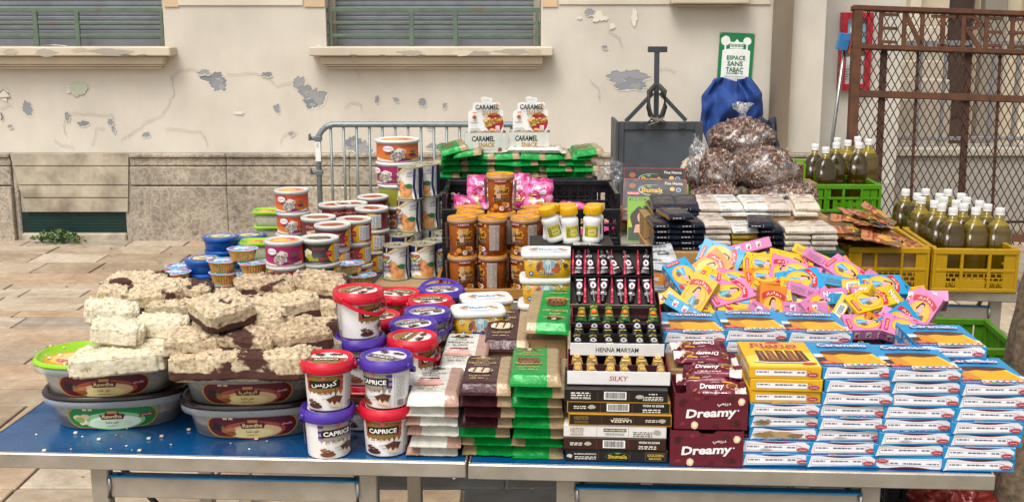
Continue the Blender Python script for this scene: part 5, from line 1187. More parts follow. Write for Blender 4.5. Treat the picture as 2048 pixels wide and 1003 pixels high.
def lime_tub():
    t = thing('lime_tub', 'x', 'tub'); mb = MB(); a_, b_, h = .06, .045, .045
    mb.lathe([(.052, 0), (.054, .002), (.058, h)], 32, 'frosted', '#b8bfae', 1, .75, 5, cap=False); mb.build('tub', t)
    mb = MB(); mb.lathe([(.05, .002), (.052, .004), (.055, h - .006)], 32, 'halva_pale', '#fff', 1, .75, 5); mb.build('filling', t)
    mb = MB(); mb.lathe([(.058, h - .004), (.064, h - .003), (.0645, h + .006), (.063, h + .0075), (.058, h + .007), (.056, h + .004), (.002, h + .004)], 32, 'plastic', '#8cc21c', 1, .75, 5)
    a = Art(); a.rect(-.04, -.028, .04, .028, '#cfa41a'); a.poly([(.0, -.028), (.04, -.028), (.04, .028), (.016, .028)], '#3f8a34'); a.blob(.0, .005, .018, .010, '#c8602a', 3); a.blob(.018, -.01, .012, .008, '#dcd8bc', 5); a.scrib('Dina', -.03, -.02, -.002, -.008, '#e8e0d0', .03)
    mb.art(a, plane_fn((0, 0, h + .004), (1, 0, 0), (0, 1, 0))); mb.build('lid', t); return t
# --- honey pot
def honey_pot():
    t = thing('honey_pot', 'x', 'pot'); mb = MB(); r0, r1, h = .0405, .0455, .118; c = '#9a4f18'
    mb.lathe([(r0 - .003, 0), (r0, .002), (r1, h), (r1 - .001, h + .002)], 36, 'plastic', c)
    for off in (0, math.pi * r1):
        a = Art(); x = off
        for i in range(22):
            q = i % 6; row = i // 6; a.ell(x - .022 + q * .0085 + (row % 2) * .004, .066 + row * .0088 - .002, .0048, .0047, '#cf9132' if (i % 3) else '#dba94c', 12)
        a.poly([(x - .02, .05), (x - .004, .048), (x - .002, .08), (x - .012, .092), (x - .02, .078)], '#c9a58a'); a.rect(x - .026, .103, x + .016, .114, '#a81d3a'); a.text('CEBON', x - .022, .1055, x + .013, .1115, '#ecdcdc', .02)
        a.text('المرجان', x - .016, .064, x + .022, .085, '#1a0f0a', .03); a.text('El', x - .026, .052, x - .018, .060, '#1a0f0a', .05); a.text('Mordjene', x - .028, .038, x + .026, .053, '#e8d8b8', .07, slope=.12); a.text('Mordjene', x - .027, .0385, x + .025, .0525, '#1a0f0a', .045, slope=.12)
        for k, (fx, fz, cc) in enumerate(((-.02, .02, '#cf8a2c'), (.0, .014, '#d8c8c0'), (.018, .024, '#d9cfc8'), (.026, .01, '#8a4a6a'), (-.03, .01, '#b4562c'), (.008, .028, '#c97a2a'))): [a.ell(x + fx + .006 * math.cos(R(q)), fz + .006 * math.sin(R(q)), .0035, .0035, cc, 8) for q in range(0, 360, 60)]; a.ell(x + fx, fz, .003, .003, '#c9962a', 8)
        a.text('عسيلة', x - .014, .024, x + .014, .034, '#2a140a', .01); a.ell(x + .03, .106, .004, .004, '#c49a34', 10); a.ell(x + .04, .09, .004, .004, '#b06a2a', 10)
        xo = x + .055; a.rect(xo - .014, .022, xo + .014, .108, '#b5a69c'); a.fine(xo - .013, .024, xo - .001, .106, '#8a7a74', 12, 3); a.fine(xo + .001, .024, xo + .013, .106, '#8a7a74', 12, 4)
        mb.art(a, cyl_fn(r0, r1, .002, h), cuts=[-.05 + i * .006 for i in range(60)])
    mb.build('pot', t)
    mb = MB(); n = 60; R2 = .0505
    mb.lathe([(r1 + .001, h - .006), (R2, h - .005), (R2, h + .008), (R2 - .001, h + .009)], 40, 'frosted_rim', '#b9906a'); 
    mb.build('rim', t)
    mb = MB(); mb.lathe([(R2 - .001, h + .0092), (R2 - .002, h + .013), (R2 - .005, h + .0135), (R2 - .007, h + .010), (.001, h + .010)], 40, 'plastic', '#cf8a06')
    a = Art(); a.ell(0, 0, .036, .036, '#d9a02c', 28); a.ell(0, 0, .033, .033, '#d08a14', 28); a.blob(-.006, .004, .016, .010, '#d8a09a', 3); a.text('المرجان', -.018, -.004, .018, .012, '#2a1a0a', .03); a.text('Mordjene', -.022, -.016, .022, -.008, '#3a1f0a', .03)
    mb.art(a, plane_fn((0, 0, h + .010), (1, 0, 0), (0, 1, 0))); mb.build('lid', t); return t
mk('frosted_rim', .3, 0, .12, 60)
# --- spread tub (rounded rectangle)
def marg_tub(arab):
    t = thing('margarine_tub', 'x', 'tub'); mb = MB(); sy = .70; h = .058
    mb.lathe([(.054, 0), (.057, .002), (.064, h)], 48, 'plastic', '#d3a21c', 1, sy, 6); yf = lambda v: -(.057 + .007 * v / h) * sy
    a = Art(); a.ell(0, .032, .034, .02, '#5a4a2a', 30); a.ell(0, .032, .033, .019, '#d8cda8', 30); 
    for i, (x, z, rx, rz, c) in enumerate(((-.018, .034, .008, .012, '#b06a3c'), (-.024, .03, .006, .012, '#8a4a2c'), (0, .036, .011, .016, '#7fb4cc'), (-.008, .036, .005, .012, '#9cc4d4'), (.012, .033, .008, .013, '#86b0c4'), (.023, .03, .007, .012, '#a5542c'), (.018, .022, .009, .006, '#c05a34'), (0, .042, .006, .008, '#e6e4dc'), (-.013, .024, .006, .006, '#c0743c'))): a.blob(x, z, rx, rz, c, i, .15)
    a.rect(-.002, .018, .001, .05, '#c9dbe0'); a.rect(.006, .018, .008, .047, '#dbe4e4')
    if arab: a.text('مدينة', -.013, .008, .017, .022, '#e4e6ee', .07); a.text('مدينة', -.012, .009, .016, .021, '#1c2f78', .035)
    else: a.text('Medina', -.021, .006, .024, .02, '#e4e6ee', .09); a.text('Medina', -.02, .007, .023, .019, '#1c2f78', .05)
    a.ell(-.043, .014, .0055, .0055, '#2a4a94', 16); a.text('✱', -.046, .011, -.040, .017, '#dfe4f0', .02); a.ell(-.047, .044, .007, .006, '#dcd2a8', 16); a.fine(-.052, .042, -.042, .046, '#8a7a3a', 2); a.ell(.045, .034, .0065, .0065, '#3f3a22', 16); a.ell(.036, .047, .006, .004, '#dfe4dc', 12); a.blob(.034, .047, .003, .002, '#3a7a3c', 2); a.fine(-.018, .002, .02, .005, '#6a5a20', 1)
    mb.art(a, lambda u, v, d: Vector((u, yf(v) - .0002 - d - .0, .001 + v)), base=.0006)
    mb.build('tub', t)
    mb = MB(); mb.lathe([(.065, h - .005), (.0685, h - .004), (.069, h + .005), (.067, h + .009), (.0645, h + .0105), (.062, h + .0095), (.002, h + .0095)], 48, 'plastic', '#e2e2de', 1, sy, 6)
    a = Art(); a.ell(0, 0, .05, .024, '#dfe8ea', 28); a.text('Medina', -.022, -.008, .024, .010, '#3a6aa0', .04)
    for x, y_, c in ((-.04, .004, '#b8603a'), (-.034, -.006, '#c98a5a'), (.03, .008, '#c9922c'), (.037, .0, '#b05a34'), (.043, -.006, '#d0a07a'), (-.03, .012, '#6a94b4')): a.blob(x, y_, .008, .007, c, int(x * 999))
    mb.art(a, plane_fn((0, 0, h + .0095), (1, 0, 0), (0, 1, 0)), base=.0006); mb.build('lid', t); return t
def jar():
    t = thing('ointment_jar', 'x', 'jar'); mb = MB(); 
    mb.lathe([(.024, 0), (.026, .003), (.026, .012), (.0248, .015), (.0248, .055), (.026, .058), (.026, .068), (.024, .073), (.0205, .076), (.0205, .084)], 32, 'plastic', '#e2e1dc')
    for off in (0, math.pi * .025):
        a = Art(); a.rect(off - .021, .018, off + .021, .052, '#b9ae2c'); a.ell(off + .002, .032, .013, .008, '#d9d49a', 20); a.ell(off + .002, .032, .0115, .0068, '#c9c25a', 20); a.scrib('عسل', off - .006, .029, off + .010, .036, '#3a3414', .02); a.scrib('Honey', off - .004, .043, off + .014, .049, '#b4343c', .03); a.fine(off - .019, .022, off - .009, .048, '#6a6420', 8); a.bars(off + .0155, .02, off + .02, .048, '#333', 4)
        mb.art(a, cyl_fn(.0248, .0248, 0, 1), cuts=[-.03 + i * .005 for i in range(40)])
    mb.build('bottle', t)
    mb = MB(); n = 72; mb.lathe([(.0252, .083), (.0255, .0835), (.0255, .104), (.024, .106), (.001, .1062)], 48, 'plastic', '#d9a306')
    for i in range(36): a_ = 6.28318 * i / 36; mb.box(-.0006, .0006, -.0262, -.0254, .085, .103, '#d9a306', 'plastic', .0002, Matrix.Rotation(a_, 4, 'Z'))
    mb.build('cap', t); return t
def oil_bottle(lv=0):
    t = thing('oil_bottle', 'x', 'bottle'); mb = MB(); sq = 4.5; h = .255
    mb.lathe([(.036, 0), (.0395, .003), (.0405, .01), (.0405, .095), (.0392, .1), (.0405, .105), (.0405, .165)], 40, 'glass_oil', ('#4a3700', '#5a4602', '#3e2f00')[lv], 1, 1, sq)
    mb.m[-1:] = mb.m[-1:]
    prof = [(.0405, .165), (.0385, .176), (.031, .194), (.020, .207), (.0145, .214), (.0135, .235)]
    vs = []; fs = []; n = 40
    for j, (r, z) in enumerate(prof):
        q = 4.5 + (2 - 4.5) * j / 4 if j < 4 else 2
        for i in range(n): a = 6.28318 * i / n; ca, sa = math.cos(a), math.sin(a); k = (abs(ca) ** q + abs(sa) ** q) ** (-1 / q); vs.append((r * k * ca, r * k * sa, z))
    for j in range(len(prof) - 1):
        for i in range(n): fs.append((j * n + i, j * n + (i + 1) % n, (j + 1) * n + (i + 1) % n, (j + 1) * n + i))
    fs.append(tuple((len(prof) - 1) * n + i for i in range(n)))
    mb.add(vs, fs, [('#4a3700', '#5a4602', '#3e2f00')[lv]] * (80, 40, 120)[lv] + ['#6a5602'] * 40 + ['#9c840e'] * (81, 121, 41)[lv], 'glass_oil', True); mb.build('bottle', t)
    mb = MB(); mb.lathe([(.0152, .228), (.0155, .2285), (.0155, .234), (.0150, .2345), (.0155, .236), (.0155, .252), (.0144, .254), (.001, .2542)], 28, 'plastic', '#e3e3df')
    for i in range(24): mb.box(-.0005, .0005, -.0160, -.0154, .237, .251, '#e3e3df', 'plastic', .0002, Matrix.Rotation(6.28318 * i / 24, 4, 'Z'))
    mb.build('cap', t); return t
# --- slotted plastic crates
def crate(label, c, Wd, Dp, Hh, M, style='brick', low_front=0, mat='plastic', name='plastic_crate'):
    t = thing(name, label, 'crate', M=M); th = .012
    mb = MB(); mb.box(-Wd / 2 + th, Wd / 2 - th, th, Dp - th, .004, .012, c, mat, .001); mb.build('base', t)
    def panel(L, fr, lowered=0):
        m = MB(); hh = Hh - lowered; dd = th
        m.box(-L / 2, L / 2, 0, dd + .004, hh - .02, hh, c, mat, .002); m.box(-L / 2, L / 2, 0, dd, 0, .014, c, mat, .002); m.box(-L / 2, L / 2, .002, dd + .002, hh * .5 - .005, hh * .5 + .005, c, mat, .001)
        nv = int(L / .075); 
        for i in range(nv + 1):
            x = -L / 2 + .006 + (L - .012) * i / nv; m.box(x - .005, x + .005, .0005, dd - .0005, .0141, hh - .0201, c, mat, .001)
        if style == 'brick':
            r0 = .02; k = 0
            while r0 < hh * .5 - .012:
                m.box(-L / 2 + .012, L / 2 - .012, .005, .0085, r0 + .012, r0 + .0155, c, mat, .0004)
                n2 = int(L / .022)
                for i in range(n2):
                    x = -L / 2 + .014 + (L - .028) * (i + .5 * (k % 2)) / n2; m.box(x, x + .004, .0045, .009, r0, r0 + .0119, c, mat, .0004)
                r0 += .0158; k += 1
            m.box(-L * .22, L * .12, .003, .008, .0141, hh * .3, c, mat, .001); m.box(-L / 2 + .01, -L / 2 + L * .17, .004, .008, .0141, hh - .0201, c, mat, .001); m.box(L / 2 - L * .17, L / 2 - .01, .004, .008, .0141, hh - .0201, c, mat, .001)
        elif style == 'slot':
            n2 = int(L / .034)
            for i in range(n2): x = -L / 2 + .012 + (L - .024) * i / n2; m.box(x + .006, x + .024, .0045, .009, .0141, hh * .5 - .0051, c, mat, .0006); m.box(x, x + .028, .0045, .009, hh * .5 + .0051, hh - .0201, c, mat, .0006) if not (abs(x) < L * .2 and lowered == 0 and fr) else None
        else:
            n2 = int(L / .028)
            for i in range(n2): x = -L / 2 + .012 + (L - .024) * i / n2; m.box(x, x + .011, .0045, .0095, .0141, hh - .0201, c, mat, .0006)
            m.box(-L / 2, L / 2, .001, .006, hh * .7, hh - .0201, c, mat, .0006)
        return m
    panel(Wd, 1, low_front).build('side_panel', t, TR((0, 0, 0))); panel(Wd, 0).build('side_panel', t, TR((0, Dp, 0), 180))
    panel(Dp - .035, 0).build('side_panel', t, TR((-Wd / 2, Dp / 2, 0), -90)); panel(Dp - .035, 0).build('side_panel', t, TR((Wd / 2, Dp / 2, 0), 90))
    for sx in (-1, 1):
        for y in (0, Dp): mb = MB(); x = sx * Wd / 2; mb.box(min(x, x - sx * .014), max(x, x - sx * .014), min(y, y + (.016 if y == 0 else -.016)) + .0171 * (1 if y == 0 else -1), max(y, y + (.016 if y == 0 else -.016)) + .0171 * (1 if y == 0 else -1) - .0001, 0, Hh + .004, c, mat, .002); mb.build('corner_post', t)
    return t
def cardboard(name, label, Wd, Dp, Hh, M, c='#9c7a4e', art=None, cat='box'):
    mb = MB(); mb.box(-Wd / 2, Wd / 2, 0, Dp, 0, Hh, c, 'card', .002)
    a = Art(); a.rect(-.0008, .004, .0008, Hh - .004, '#6d5436')
    if art: a = art
    mb.art(a, plane_fn((0, 0, 0), (1, 0, 0), (0, 0, 1)), 'card'); mb.art(Art().rect(-Wd / 2 + .004, Dp / 2 - .001, Wd / 2 - .004, Dp / 2 + .001, '#6d5436'), plane_fn((0, 0, Hh), (1, 0, 0), (0, 1, 0)), 'card')
    o = mb.build(name, M=M); return tag(o, label, cat)
def bar_pack(c, kind):
    mb = MB(); Wd, Dp, Hh = .082, .165, .0185; nx, ny = 12, 16; sd = len(kind) * 1.7
    def top(u, v):
        x = (u - .5) * Wd; y = v * Dp; e = min(y, Dp - y); s = min(1, max(0, (e - .006) / .008)); q = min(1, min(u, 1 - u) / .06)
        return (x, y, .002 + (Hh - .002) * (.35 + .65 * s) * (.7 + .3 * q) + .0006 * noise.noise(Vector((x * 80, y * 60, sd))) )
    mb.grid(top, nx, ny, 'foil', c); mb.grid(lambda u, v: (top(u, v)[0], top(u, v)[1], .0005 if 0 < u < 1 and 0 < v < 1 else .001), nx, ny, 'foil', c)
    for u in (0, 1): vs = [top(u, i / ny) for i in range(ny + 1)] + [((u - .5) * Wd, Dp * i / ny, .001) for i in range(ny + 1)]; mb.add(vs, [(i, i + 1, ny + 2 + i, ny + 1 + i) for i in range(ny)], c if kind != 'navy' else '#a07a4c', 'foil')
    for v in (0, 1): vs = [top(i / nx, v) for i in range(nx + 1)] + [((i / nx - .5) * Wd, v * Dp, .001) for i in range(nx + 1)]; mb.add(vs, [(i, i + 1, nx + 2 + i, nx + 1 + i) for i in range(nx)], c, 'foil')
    a = Art()
    if kind == 'navy': a.poly([(-.041, .0), (.041, .0), (.041, .04), (-.041, .055)], '#9c7444'); a.poly([(-.036, .012), (.03, .008), (.03, .034), (-.03, .042)], '#4a2a1c'); a.scrib('SION', -.02, .09, .022, .108, '#b08d5c', .02); a.line([(-.041, .062), (0, .052), (.041, .05)], .006, '#2f4a94')
    elif kind == 'gold': a.poly([(-.041, .0), (.041, .0), (.041, .04), (-.041, .055)], '#7a5a1c'); a.scrib('Caramel', -.028, .1, .028, .118, '#2f6a9c', .02)
    elif kind == 'sky': a.scrib('Caramel', -.03, .1, .03, .118, '#3a6a94', .02, shear=.2); a.scrib('LATTE', -.018, .082, .018, .092, '#6a8aa0', .02); a.poly([(-.036, .01), (.038, .008), (.034, .05), (-.026, .044)], '#7a4630'); a.rect(-.04, .055, .04, .06, '#c9b03a')
    else: a.scrib('SION', -.022, .09, .022, .112, '#9c5a50', .02); a.poly([(-.036, .01), (.036, .006), (.03, .052), (-.02, .044)], '#8a5a44'); a.ell(0, .128, .012, .006, '#b0303c', 14)
    mb.art(a, lambda u, v, d: Vector((u, v, top(u / Wd + .5, v / Dp)[2] + d)), 'foil', base=.0007)
    a = Art(); a.rect(.006, .003, .0068, .012, '#d8d4c8'); a.fine(-.03, .005, .0, .011, '#cfc8bc' if kind == 'navy' else '#a0968c', 1, 3)
    mb.art(a, plane_fn((0, -.0004, 0), (1, 0, 0), (0, 0, 1)), 'foil')
    return tag(mb.build('chocolate_bar'), 'x', 'chocolate bar')
# ================================================================ front left: oval tubs and halva
def at_top(px, py, z): return P(px, py, z)
q = P(208, 866, T); cA = Vector((q.x, q.y + .115, T)); q = P(478, 884, T); cB = Vector((q.x + .012, q.y + .112, T))
ZT = .0772
oval_tub('oval tub with a brown lid and green pistachio sticker under the lime-lidded tub', '#2a1c19', 0, 'halva_dark', TR(cA, 7), pist=True)
oval_tub('oval tub with a bright lime green lid and maroon sticker under pale halva', '#8fc01a', 0, 'halva_pale', TR(cA + Vector((-.014, -.004, ZT)), 8))
oval_tub('brown-lidded oval tub standing on the blue table, maroon sticker in Latin letters', '#2a1c19', 0, 'halva_dark', TR(cB + Vector((.004, 0, 0)), 6))
oval_tub('brown-lidded oval tub with Arabic sticker carrying the marbled halva slabs', '#2a1c19', 0, 'halva_dark', TR(cB + Vector((-.002, 0, ZT)), 5), arab=True)
for i, (dx, c) in enumerate(((-1.02, 0), (-.78, 1))):
    for k in range(2): oval_tub(('oval tub hidden behind the lime-lidded tub, ' if i == 0 else 'oval tub hidden behind the Arabic-sticker tub, ') + ('on the table' if k == 0 else 'under the rear halva pieces'), '#2a1c19', 0, 'halva_dark', TR((cA if i == 0 else cB) + Vector((.03, .245, k * ZT)), 5))
HV = {}
for i, (m, dims) in enumerate((('halva', (.125, .10, .048)), ('halva_choc', (.125, .105, .052)), ('halva_pale', (.115, .085, .045)), ('halva_dark', (.14, .11, .05)), ('halva', (.095, .08, .042)), ('halva_choc', (.15, .10, .046)), ('halva_pale', (.20, .12, .048)), ('halva_choc', (.17, .11, .062)))):
    HV[i] = Kind(halva(m, i * 3 + 1, *dims))
pcs = [ # variant, px, py, z centre, yaw, tilt x, tilt y, label
 (6, 243, 716, .940, 10, 0, 0, 'large chocolate-stained cream halva slab lying on the lime lid'),
 (6, 300, 688, .955, 8, 3, -2, 'broad cream halva slab with pistachios under the two white blocks'),
 (2, 236, 662, .995, 8, 2, 2, 'white halva block with green pistachios on the front left of the pale pile'),
 (2, 325, 652, .995, 6, -2, 0, 'white halva block with crumbly top at the right of the pale pile'),
 (2, 222, 624, 1.015, 14, 4, 4, 'smooth cream halva block behind the white pistachio block'),
 (4, 232, 592, 1.0, 5, 0, 8, 'rough brown-speckled halva lump at the rear left of the pile'),
 (5, 276, 566, 1.005, -8, 2, 0, 'long flat halva piece farthest back on the left'),
 (1, 318, 590, 1.015, 20, 6, -6, 'chocolate-veined halva chunk at the rear of the left pile'),
 (5, 362, 582, 1.015, -6, 0, 4, 'thick halva slab with crumb top beside the foil cups'),
 (0, 350, 620, .99, 12, -4, 0, 'tan halva piece between the pale pile and the marbled pile'),
 (7, 425, 722, .945, 4, 0, 0, 'dark-bottomed halva slab at the front left of the Arabic-sticker tub'),
 (7, 545, 722, .945, 2, 0, 2, 'dark-bottomed halva slab at the front right of the Arabic-sticker tub'),
 (0, 392, 682, .985, 12, 3, 0, 'tan halva block resting above the front left dark-bottomed slab'),
 (3, 486, 676, .985, -4, 8, 3, 'wide marbled halva block with a chocolate spot in the middle of the pile'),
 (3, 585, 668, .985, 28, 10, -4, 'cut-cornered marbled halva block at the front right of the pile'),
 (0, 445, 648, 1.0, 30, 0, 0, 'marbled halva piece under the corner-on block'),
 (1, 445, 620, 1.045, 44, 12, -3, 'corner-on halva block with dark chocolate seam near the pile middle'),
 (4, 527, 640, 1.01, 10, 6, 0, 'small smooth halva piece lying in the hollow of the pile'),
 (4, 525, 610, 1.01, -12, 0, 5, 'small crumbly halva piece behind the hollow of the pile'),
 (1, 587, 610, 1.01, 18, 4, -4, 'middle-sized halva block left of the stacked right-edge blocks'),
 (3, 532, 576, 1.035, 6, 6, -4, 'flaky halva slab topping the back of the marbled pile'),
 (3, 640, 572, 1.035, -14, 8, 2, 'halva slab with a chocolate streak highest at the right rear'),
 (1, 645, 616, .995, -18, 0, 0, 'halva block with dark side under the right rear slab'),
 (7, 652, 655, .96, -10, 0, 0, 'mostly chocolate halva block beside the red pail'),
 (1, 622, 700, .945, 40, 0, 0, 'brown-edged halva block low at the right end of the pile'),
 (0, 470, 600, .99, 25, 0, 0, 'halva piece tucked below the flaky top slab'),
]
for v, px, py, z, rz, rx, ry, lb in pcs:
    p = P(px, py, z); h = (.048, .052, .045, .05, .042, .046, .048, .062)[v]
    HV[v].put(TR((p.x, p.y, z - h / 2), rz, rx, ry), lb, 'broken halva blocks')
mb = MB(); rd = random.Random(5)
for i in range(70):
    p = P(rd.uniform(60, 640), rd.uniform(845, 902), T) if i % 3 else P(rd.uniform(60, 170), rd.uniform(690, 740), T + .155)
    if i % 3 and rd.random() < .4: continue
    s = rd.choice([.001, .0015, .002, .0035]); mb.box(p.x - s, p.x + s * 1.3, p.y - s, p.y + s, p.z + .0002, p.z + s * 1.2, rd.choice(['#e8dcc2', '#d8c29c', '#efe8d8']), 'card', .0006, None)
tag(mb.build('halva_crumbs'), 'tiny pale halva crumbs scattered over the blue table front and lime lid', 'crumbs', kind='stuff')

# ================================================================ pails
PK = {}
for c in (RED, PUR):
    for ar_ in (0, 1):
        for up in (0, 155):
            PK[(c, ar_, up)] = None
def get_pail(c, ar_, up):
    k = (c, ar_, up)
    if PK[k] is None: t = pail(c, ar_); handle(t, c, up); PK[k] = Kind(t)
    return PK[k]
PH = .1025 * 1.05
cols = [ # px, py of the top lid, layers bottom to top: (colour, arabic, handle, turn), names
 (652, 713, [(PUR, 1, 0, 213, 'purple-lidded pail on the table under the front red-lidded Arabic pail'), (RED, 0, 0, 178, 'red-lidded pail with Arabic name at the very front of the pails')]),
 (769, 709, [(RED, 1, 0, 178, 'red-lidded pail on the table beside the white slab packs'), (PUR, 1, 0, 150, 'purple-lidded pail turned to its ingredient panel at the front')]),
 (719, 577, [(RED, 0, 0, 0, 'bottom pail under the tall red-lidded column'), (PUR, 0, 0, 20, 'purple-lidded pail carrying the highest red-lidded pail'), (RED, 0, 0, 58, 'highest red-lidded pail standing next to the halva pile')]),
 (703, 682, [(RED, 0, 0, -40, 'red-lidded pail low behind the front pair'), (PUR, 0, 0, 20, 'purple-lidded pail just behind the front red Arabic pail')]),
 (807, 674, [(PUR, 0, 0, 10, 'purple-lidded pail beneath the red-lidded pail behind the front purple one'), (RED, 0, 0, 72, 'red-lidded pail with hanging handle behind the front purple one')]),
 (824, 648, [(RED, 0, 0, 0, 'low red-lidded pail in the middle of the group'), (PUR, 0, 0, 40, 'purple-lidded pail nearest behind the red one with hanging handle')]),
 (848, 624, [(RED, 0, 0, 0, 'low red-lidded pail on the right side of the group'), (PUR, 0, 0, 25, 'second purple-lidded pail in the right-hand row going back')]),
 (858, 601, [(PUR, 0, 0, 0, 'low purple-lidded pail toward the back right'), (RED, 0, 0, 10, 'red-lidded pail just before the raised-handle pail')]),
 (880, 580, [(PUR, 0, 0, 0, 'lower purple-lidded pail at the back right corner'), (PUR, 0, 155, 15, 'purple-lidded pail with its handle lying over the lid')]),
 (802, 586, [(RED, 0, 0, 0, 'lower red-lidded pail in the back row'), (RED, 0, 0, -30, 'rearmost red-lidded pail left of the raised-handle pail')]),
 (778, 607, [(RED, 0, 0, 0, 'lower red-lidded pail between the back row and the tall column'), (RED, 0, 0, -20, 'red-lidded pail half hidden before the rearmost red one')]),
 (766, 634, [(RED, 0, 0, 0, 'lower red-lidded pail behind the tall column'), (RED, 0, 0, -10, 'red-lidded pail partly hidden right behind the tall column')]),
 (868, 712, [(RED, 0, 0, 0, 'single low red-lidded pail between the pails and the white packs')]),
]
placed = []
for px, py, lay in cols:
    n = len(lay); p = P(px, py, T + n * PH); xy = Vector((p.x, p.y))
    for _ in range(60):
        for o in placed:
            d = xy - o
            if d.length < .1180: g_ = d.normalized(); xy = xy + Vector((g_.x * .7, abs(g_.y) + .25)) * (.1185 - d.length) * .6 + Vector((0, .0008))
    placed.append(xy)
    for i, (c, ar_, up, rz, lb) in enumerate(lay):
        get_pail(c, ar_, up).put(TR((xy.x + (0 if i == 0 else rnd.uniform(-.004, .004)), xy.y, T + i * PH), rz - 8 * (xy.x + .4), 0, 0, 1.05), lb)

# ================================================================ slab packs
SW, SB, SG = '#d4d3c8', '#3d1a1e', '#0f8a3a'
SK = {}
for k, (m, s, ti, su, ck) in {'w': (SW, '#b08c7c', 'VEGECAO', 'BLANC', 'pink'), 'b': (SB, '#a98f70', 'VEGECAO', 'AU LAIT', 'white'), 'g': (SG, '#a08a68', 'VEGECAO', '', 'dark')}.items():
    for v in range(2): o = slab_pack(m, s, ti, su, ck, v + 1 + ord(k[0])); tag(o, 'x', 'slab pack', 'foil slab packs of cooking chocolate'); SK[k + str(v)] = Kind(o)
SH = .0228
def slabs(px, py, cols, name, dy=0, z0=T):
    p = P(px, py, T) + Vector((0, dy, 0)); n = len(cols)
    for i, c in enumerate(cols):
        fl = c.isupper(); k = c.lower() + str(i % 2)
        x, y = p.x + rnd.uniform(-.006, .006), p.y + rnd.uniform(-.005, .005); z = z0 + i * SH
        M = TR((x, y, z), BD + rnd.uniform(-1.5, 1.5))
        if fl: M = M @ Matrix.Translation((0, .25, .0228)) @ Matrix.Rotation(math.pi, 4, 'X') if i < n - 1 else M
        if fl: M = TR((x, y, z), BD + rnd.uniform(-1.5, 1.5)) @ Matrix.Translation((0, .25, 0)) @ Matrix.Rotation(math.pi, 4, 'Z')
        cn = {'w': 'white and rose', 'b': 'dark brown', 'g': 'green and tan'}[c.lower()]
        SK[k].put(M, f'{cn} foil slab pack, {nth(i, n)} in the {name} stack')
slabs(868, 914, 'WwWWwW'[:5] + 'w', 'left white')
slabs(973, 914, 'GGg' + 'bbbb', 'middle brown-topped')
slabs(1075, 916, 'gGgggggg', 'right green')
q = P(922, 736, T + .14)
cardboard('packing_carton', 'plain carton hidden under the rear white slab pack', .1, .2, .115, TR((q.x, q.y + .01, T), BD)); SK['w0'].put(TR((q.x, q.y, T + .116), BD, 6), 'white and rose foil slab pack lying behind the left white stack')
q = P(1012, 678, T + .17)
cardboard('packing_carton', 'plain carton hidden under the rear brown slab pack', .1, .2, .135, TR((q.x, q.y + .01, T), BD)); SK['b1'].put(TR((q.x, q.y, T + .137), BD, 8), 'dark brown foil slab pack leaning on the yellow margarine tubs')
q = P(1088, 660, T + .19)
cardboard('packing_carton', 'plain carton hidden under the rear green slab pack', .1, .2, .16, TR((q.x + .005, q.y + .02, T), BD)); SK['g1'].put(TR((q.x + .004, q.y, T + .178), BD - 4, 12) @ Matrix.Translation((0, .25, 0)) @ Matrix.Rotation(math.pi, 4, 'Z'), 'green foil slab pack turned upside down behind the right green stack')

# ================================================================ margarine tubs
MT = {a: Kind(marg_tub(a)) for a in (0, 1)}
MH = .068
def tubs(px, py, n0, kinds, names, rz=0, dx=0):
    z = T + .137 + len(kinds) * MH; p = P(px, py, z)
    cardboard('packing_carton', 'plain carton hidden under ' + names[0], .12, .085, .136, TR((p.x, p.y - .042, T), rz))
    for i, k in enumerate(kinds): MT[k].put(TR((p.x + i * dx, p.y + rnd.uniform(-.003, .003), T + .137 + i * MH), rz + rnd.uniform(-2, 2)), names[i], 'yellow margarine tubs')
tubs(956, 615, 0, [0], ['the yellow margarine tub with Latin name left behind the brown pack'], 8)
tubs(972, 592, 0, [0], ['the yellow margarine tub half hidden at the back left'], 9)
tubs(1089, 498, 0, [0, 1, 1], ['the yellow margarine tub lowest in the tall stack', 'yellow margarine tub with Arabic name, middle of the tall stack', 'yellow margarine tub topping the tall stack beside the henna cones'], -1, .004)

# ================================================================ henna boxes and trays
q = P(1233, 923, T)
for i, (c, k, lb) in enumerate((('#161412', 'shumaila', 'black henna box with green oval emblem at the bottom of the henna stack'), ('#33190f', 'brown', 'brown henna box with upside-down barcode, second from the bottom'), ('#dcdad2', 'white', 'white henna box in the henna stack'), ('#2a1812', 'laaziza', 'dark henna box with golden edges reading LAAZIZA upside down'), ('#191210', 'gold', 'dark henna box with golden edges and a barcode'), ('#15120f', 'barcode', 'black henna box with barcode topping the closed henna boxes'))):
    tag(henna_box(c, k), lb, 'henna box', 'closed henna boxes'); o = bpy.context.scene.objects
    ob = [x for x in COL.objects if x.get('label') == lb][0]; ob.matrix_basis = TR((q.x + rnd.uniform(-.004, .004) + (.001, -.002, -.003, .002, 0, 0)[i], q.y + rnd.uniform(0, .004), T + i * .0267), BD + rnd.uniform(-.6, .6))
zt = T + 6 * .0267
trays = []
def tray(name, label, px, py, z, tilt, **kw):
    p = P(px, py, z); M = TR((p.x, p.y, z), BD, tilt); henna_tray(name, label, M=M, **kw); return M
M1 = tray('henna_tray', 'open white-lipped tray of golden henna cones reading SILKY', 1237, 770, zt + .001, 3, lip='#e4e3e0', word='SILKY', wc='#b02a3c', Dp=.15, seed=1, Wd=.217, inner='#3a0f1a', front=.031)
M2 = tray('henna_tray', 'open white-lipped tray of black henna cones reading HENNA MARYAM', 1234, 712, zt + .034, 9, lip='#e6e6e4', word='HENNA MARYAM', wc='#161412', Dp=.15, seed=2, Wd=.206, inner='#15110f', front=.031)
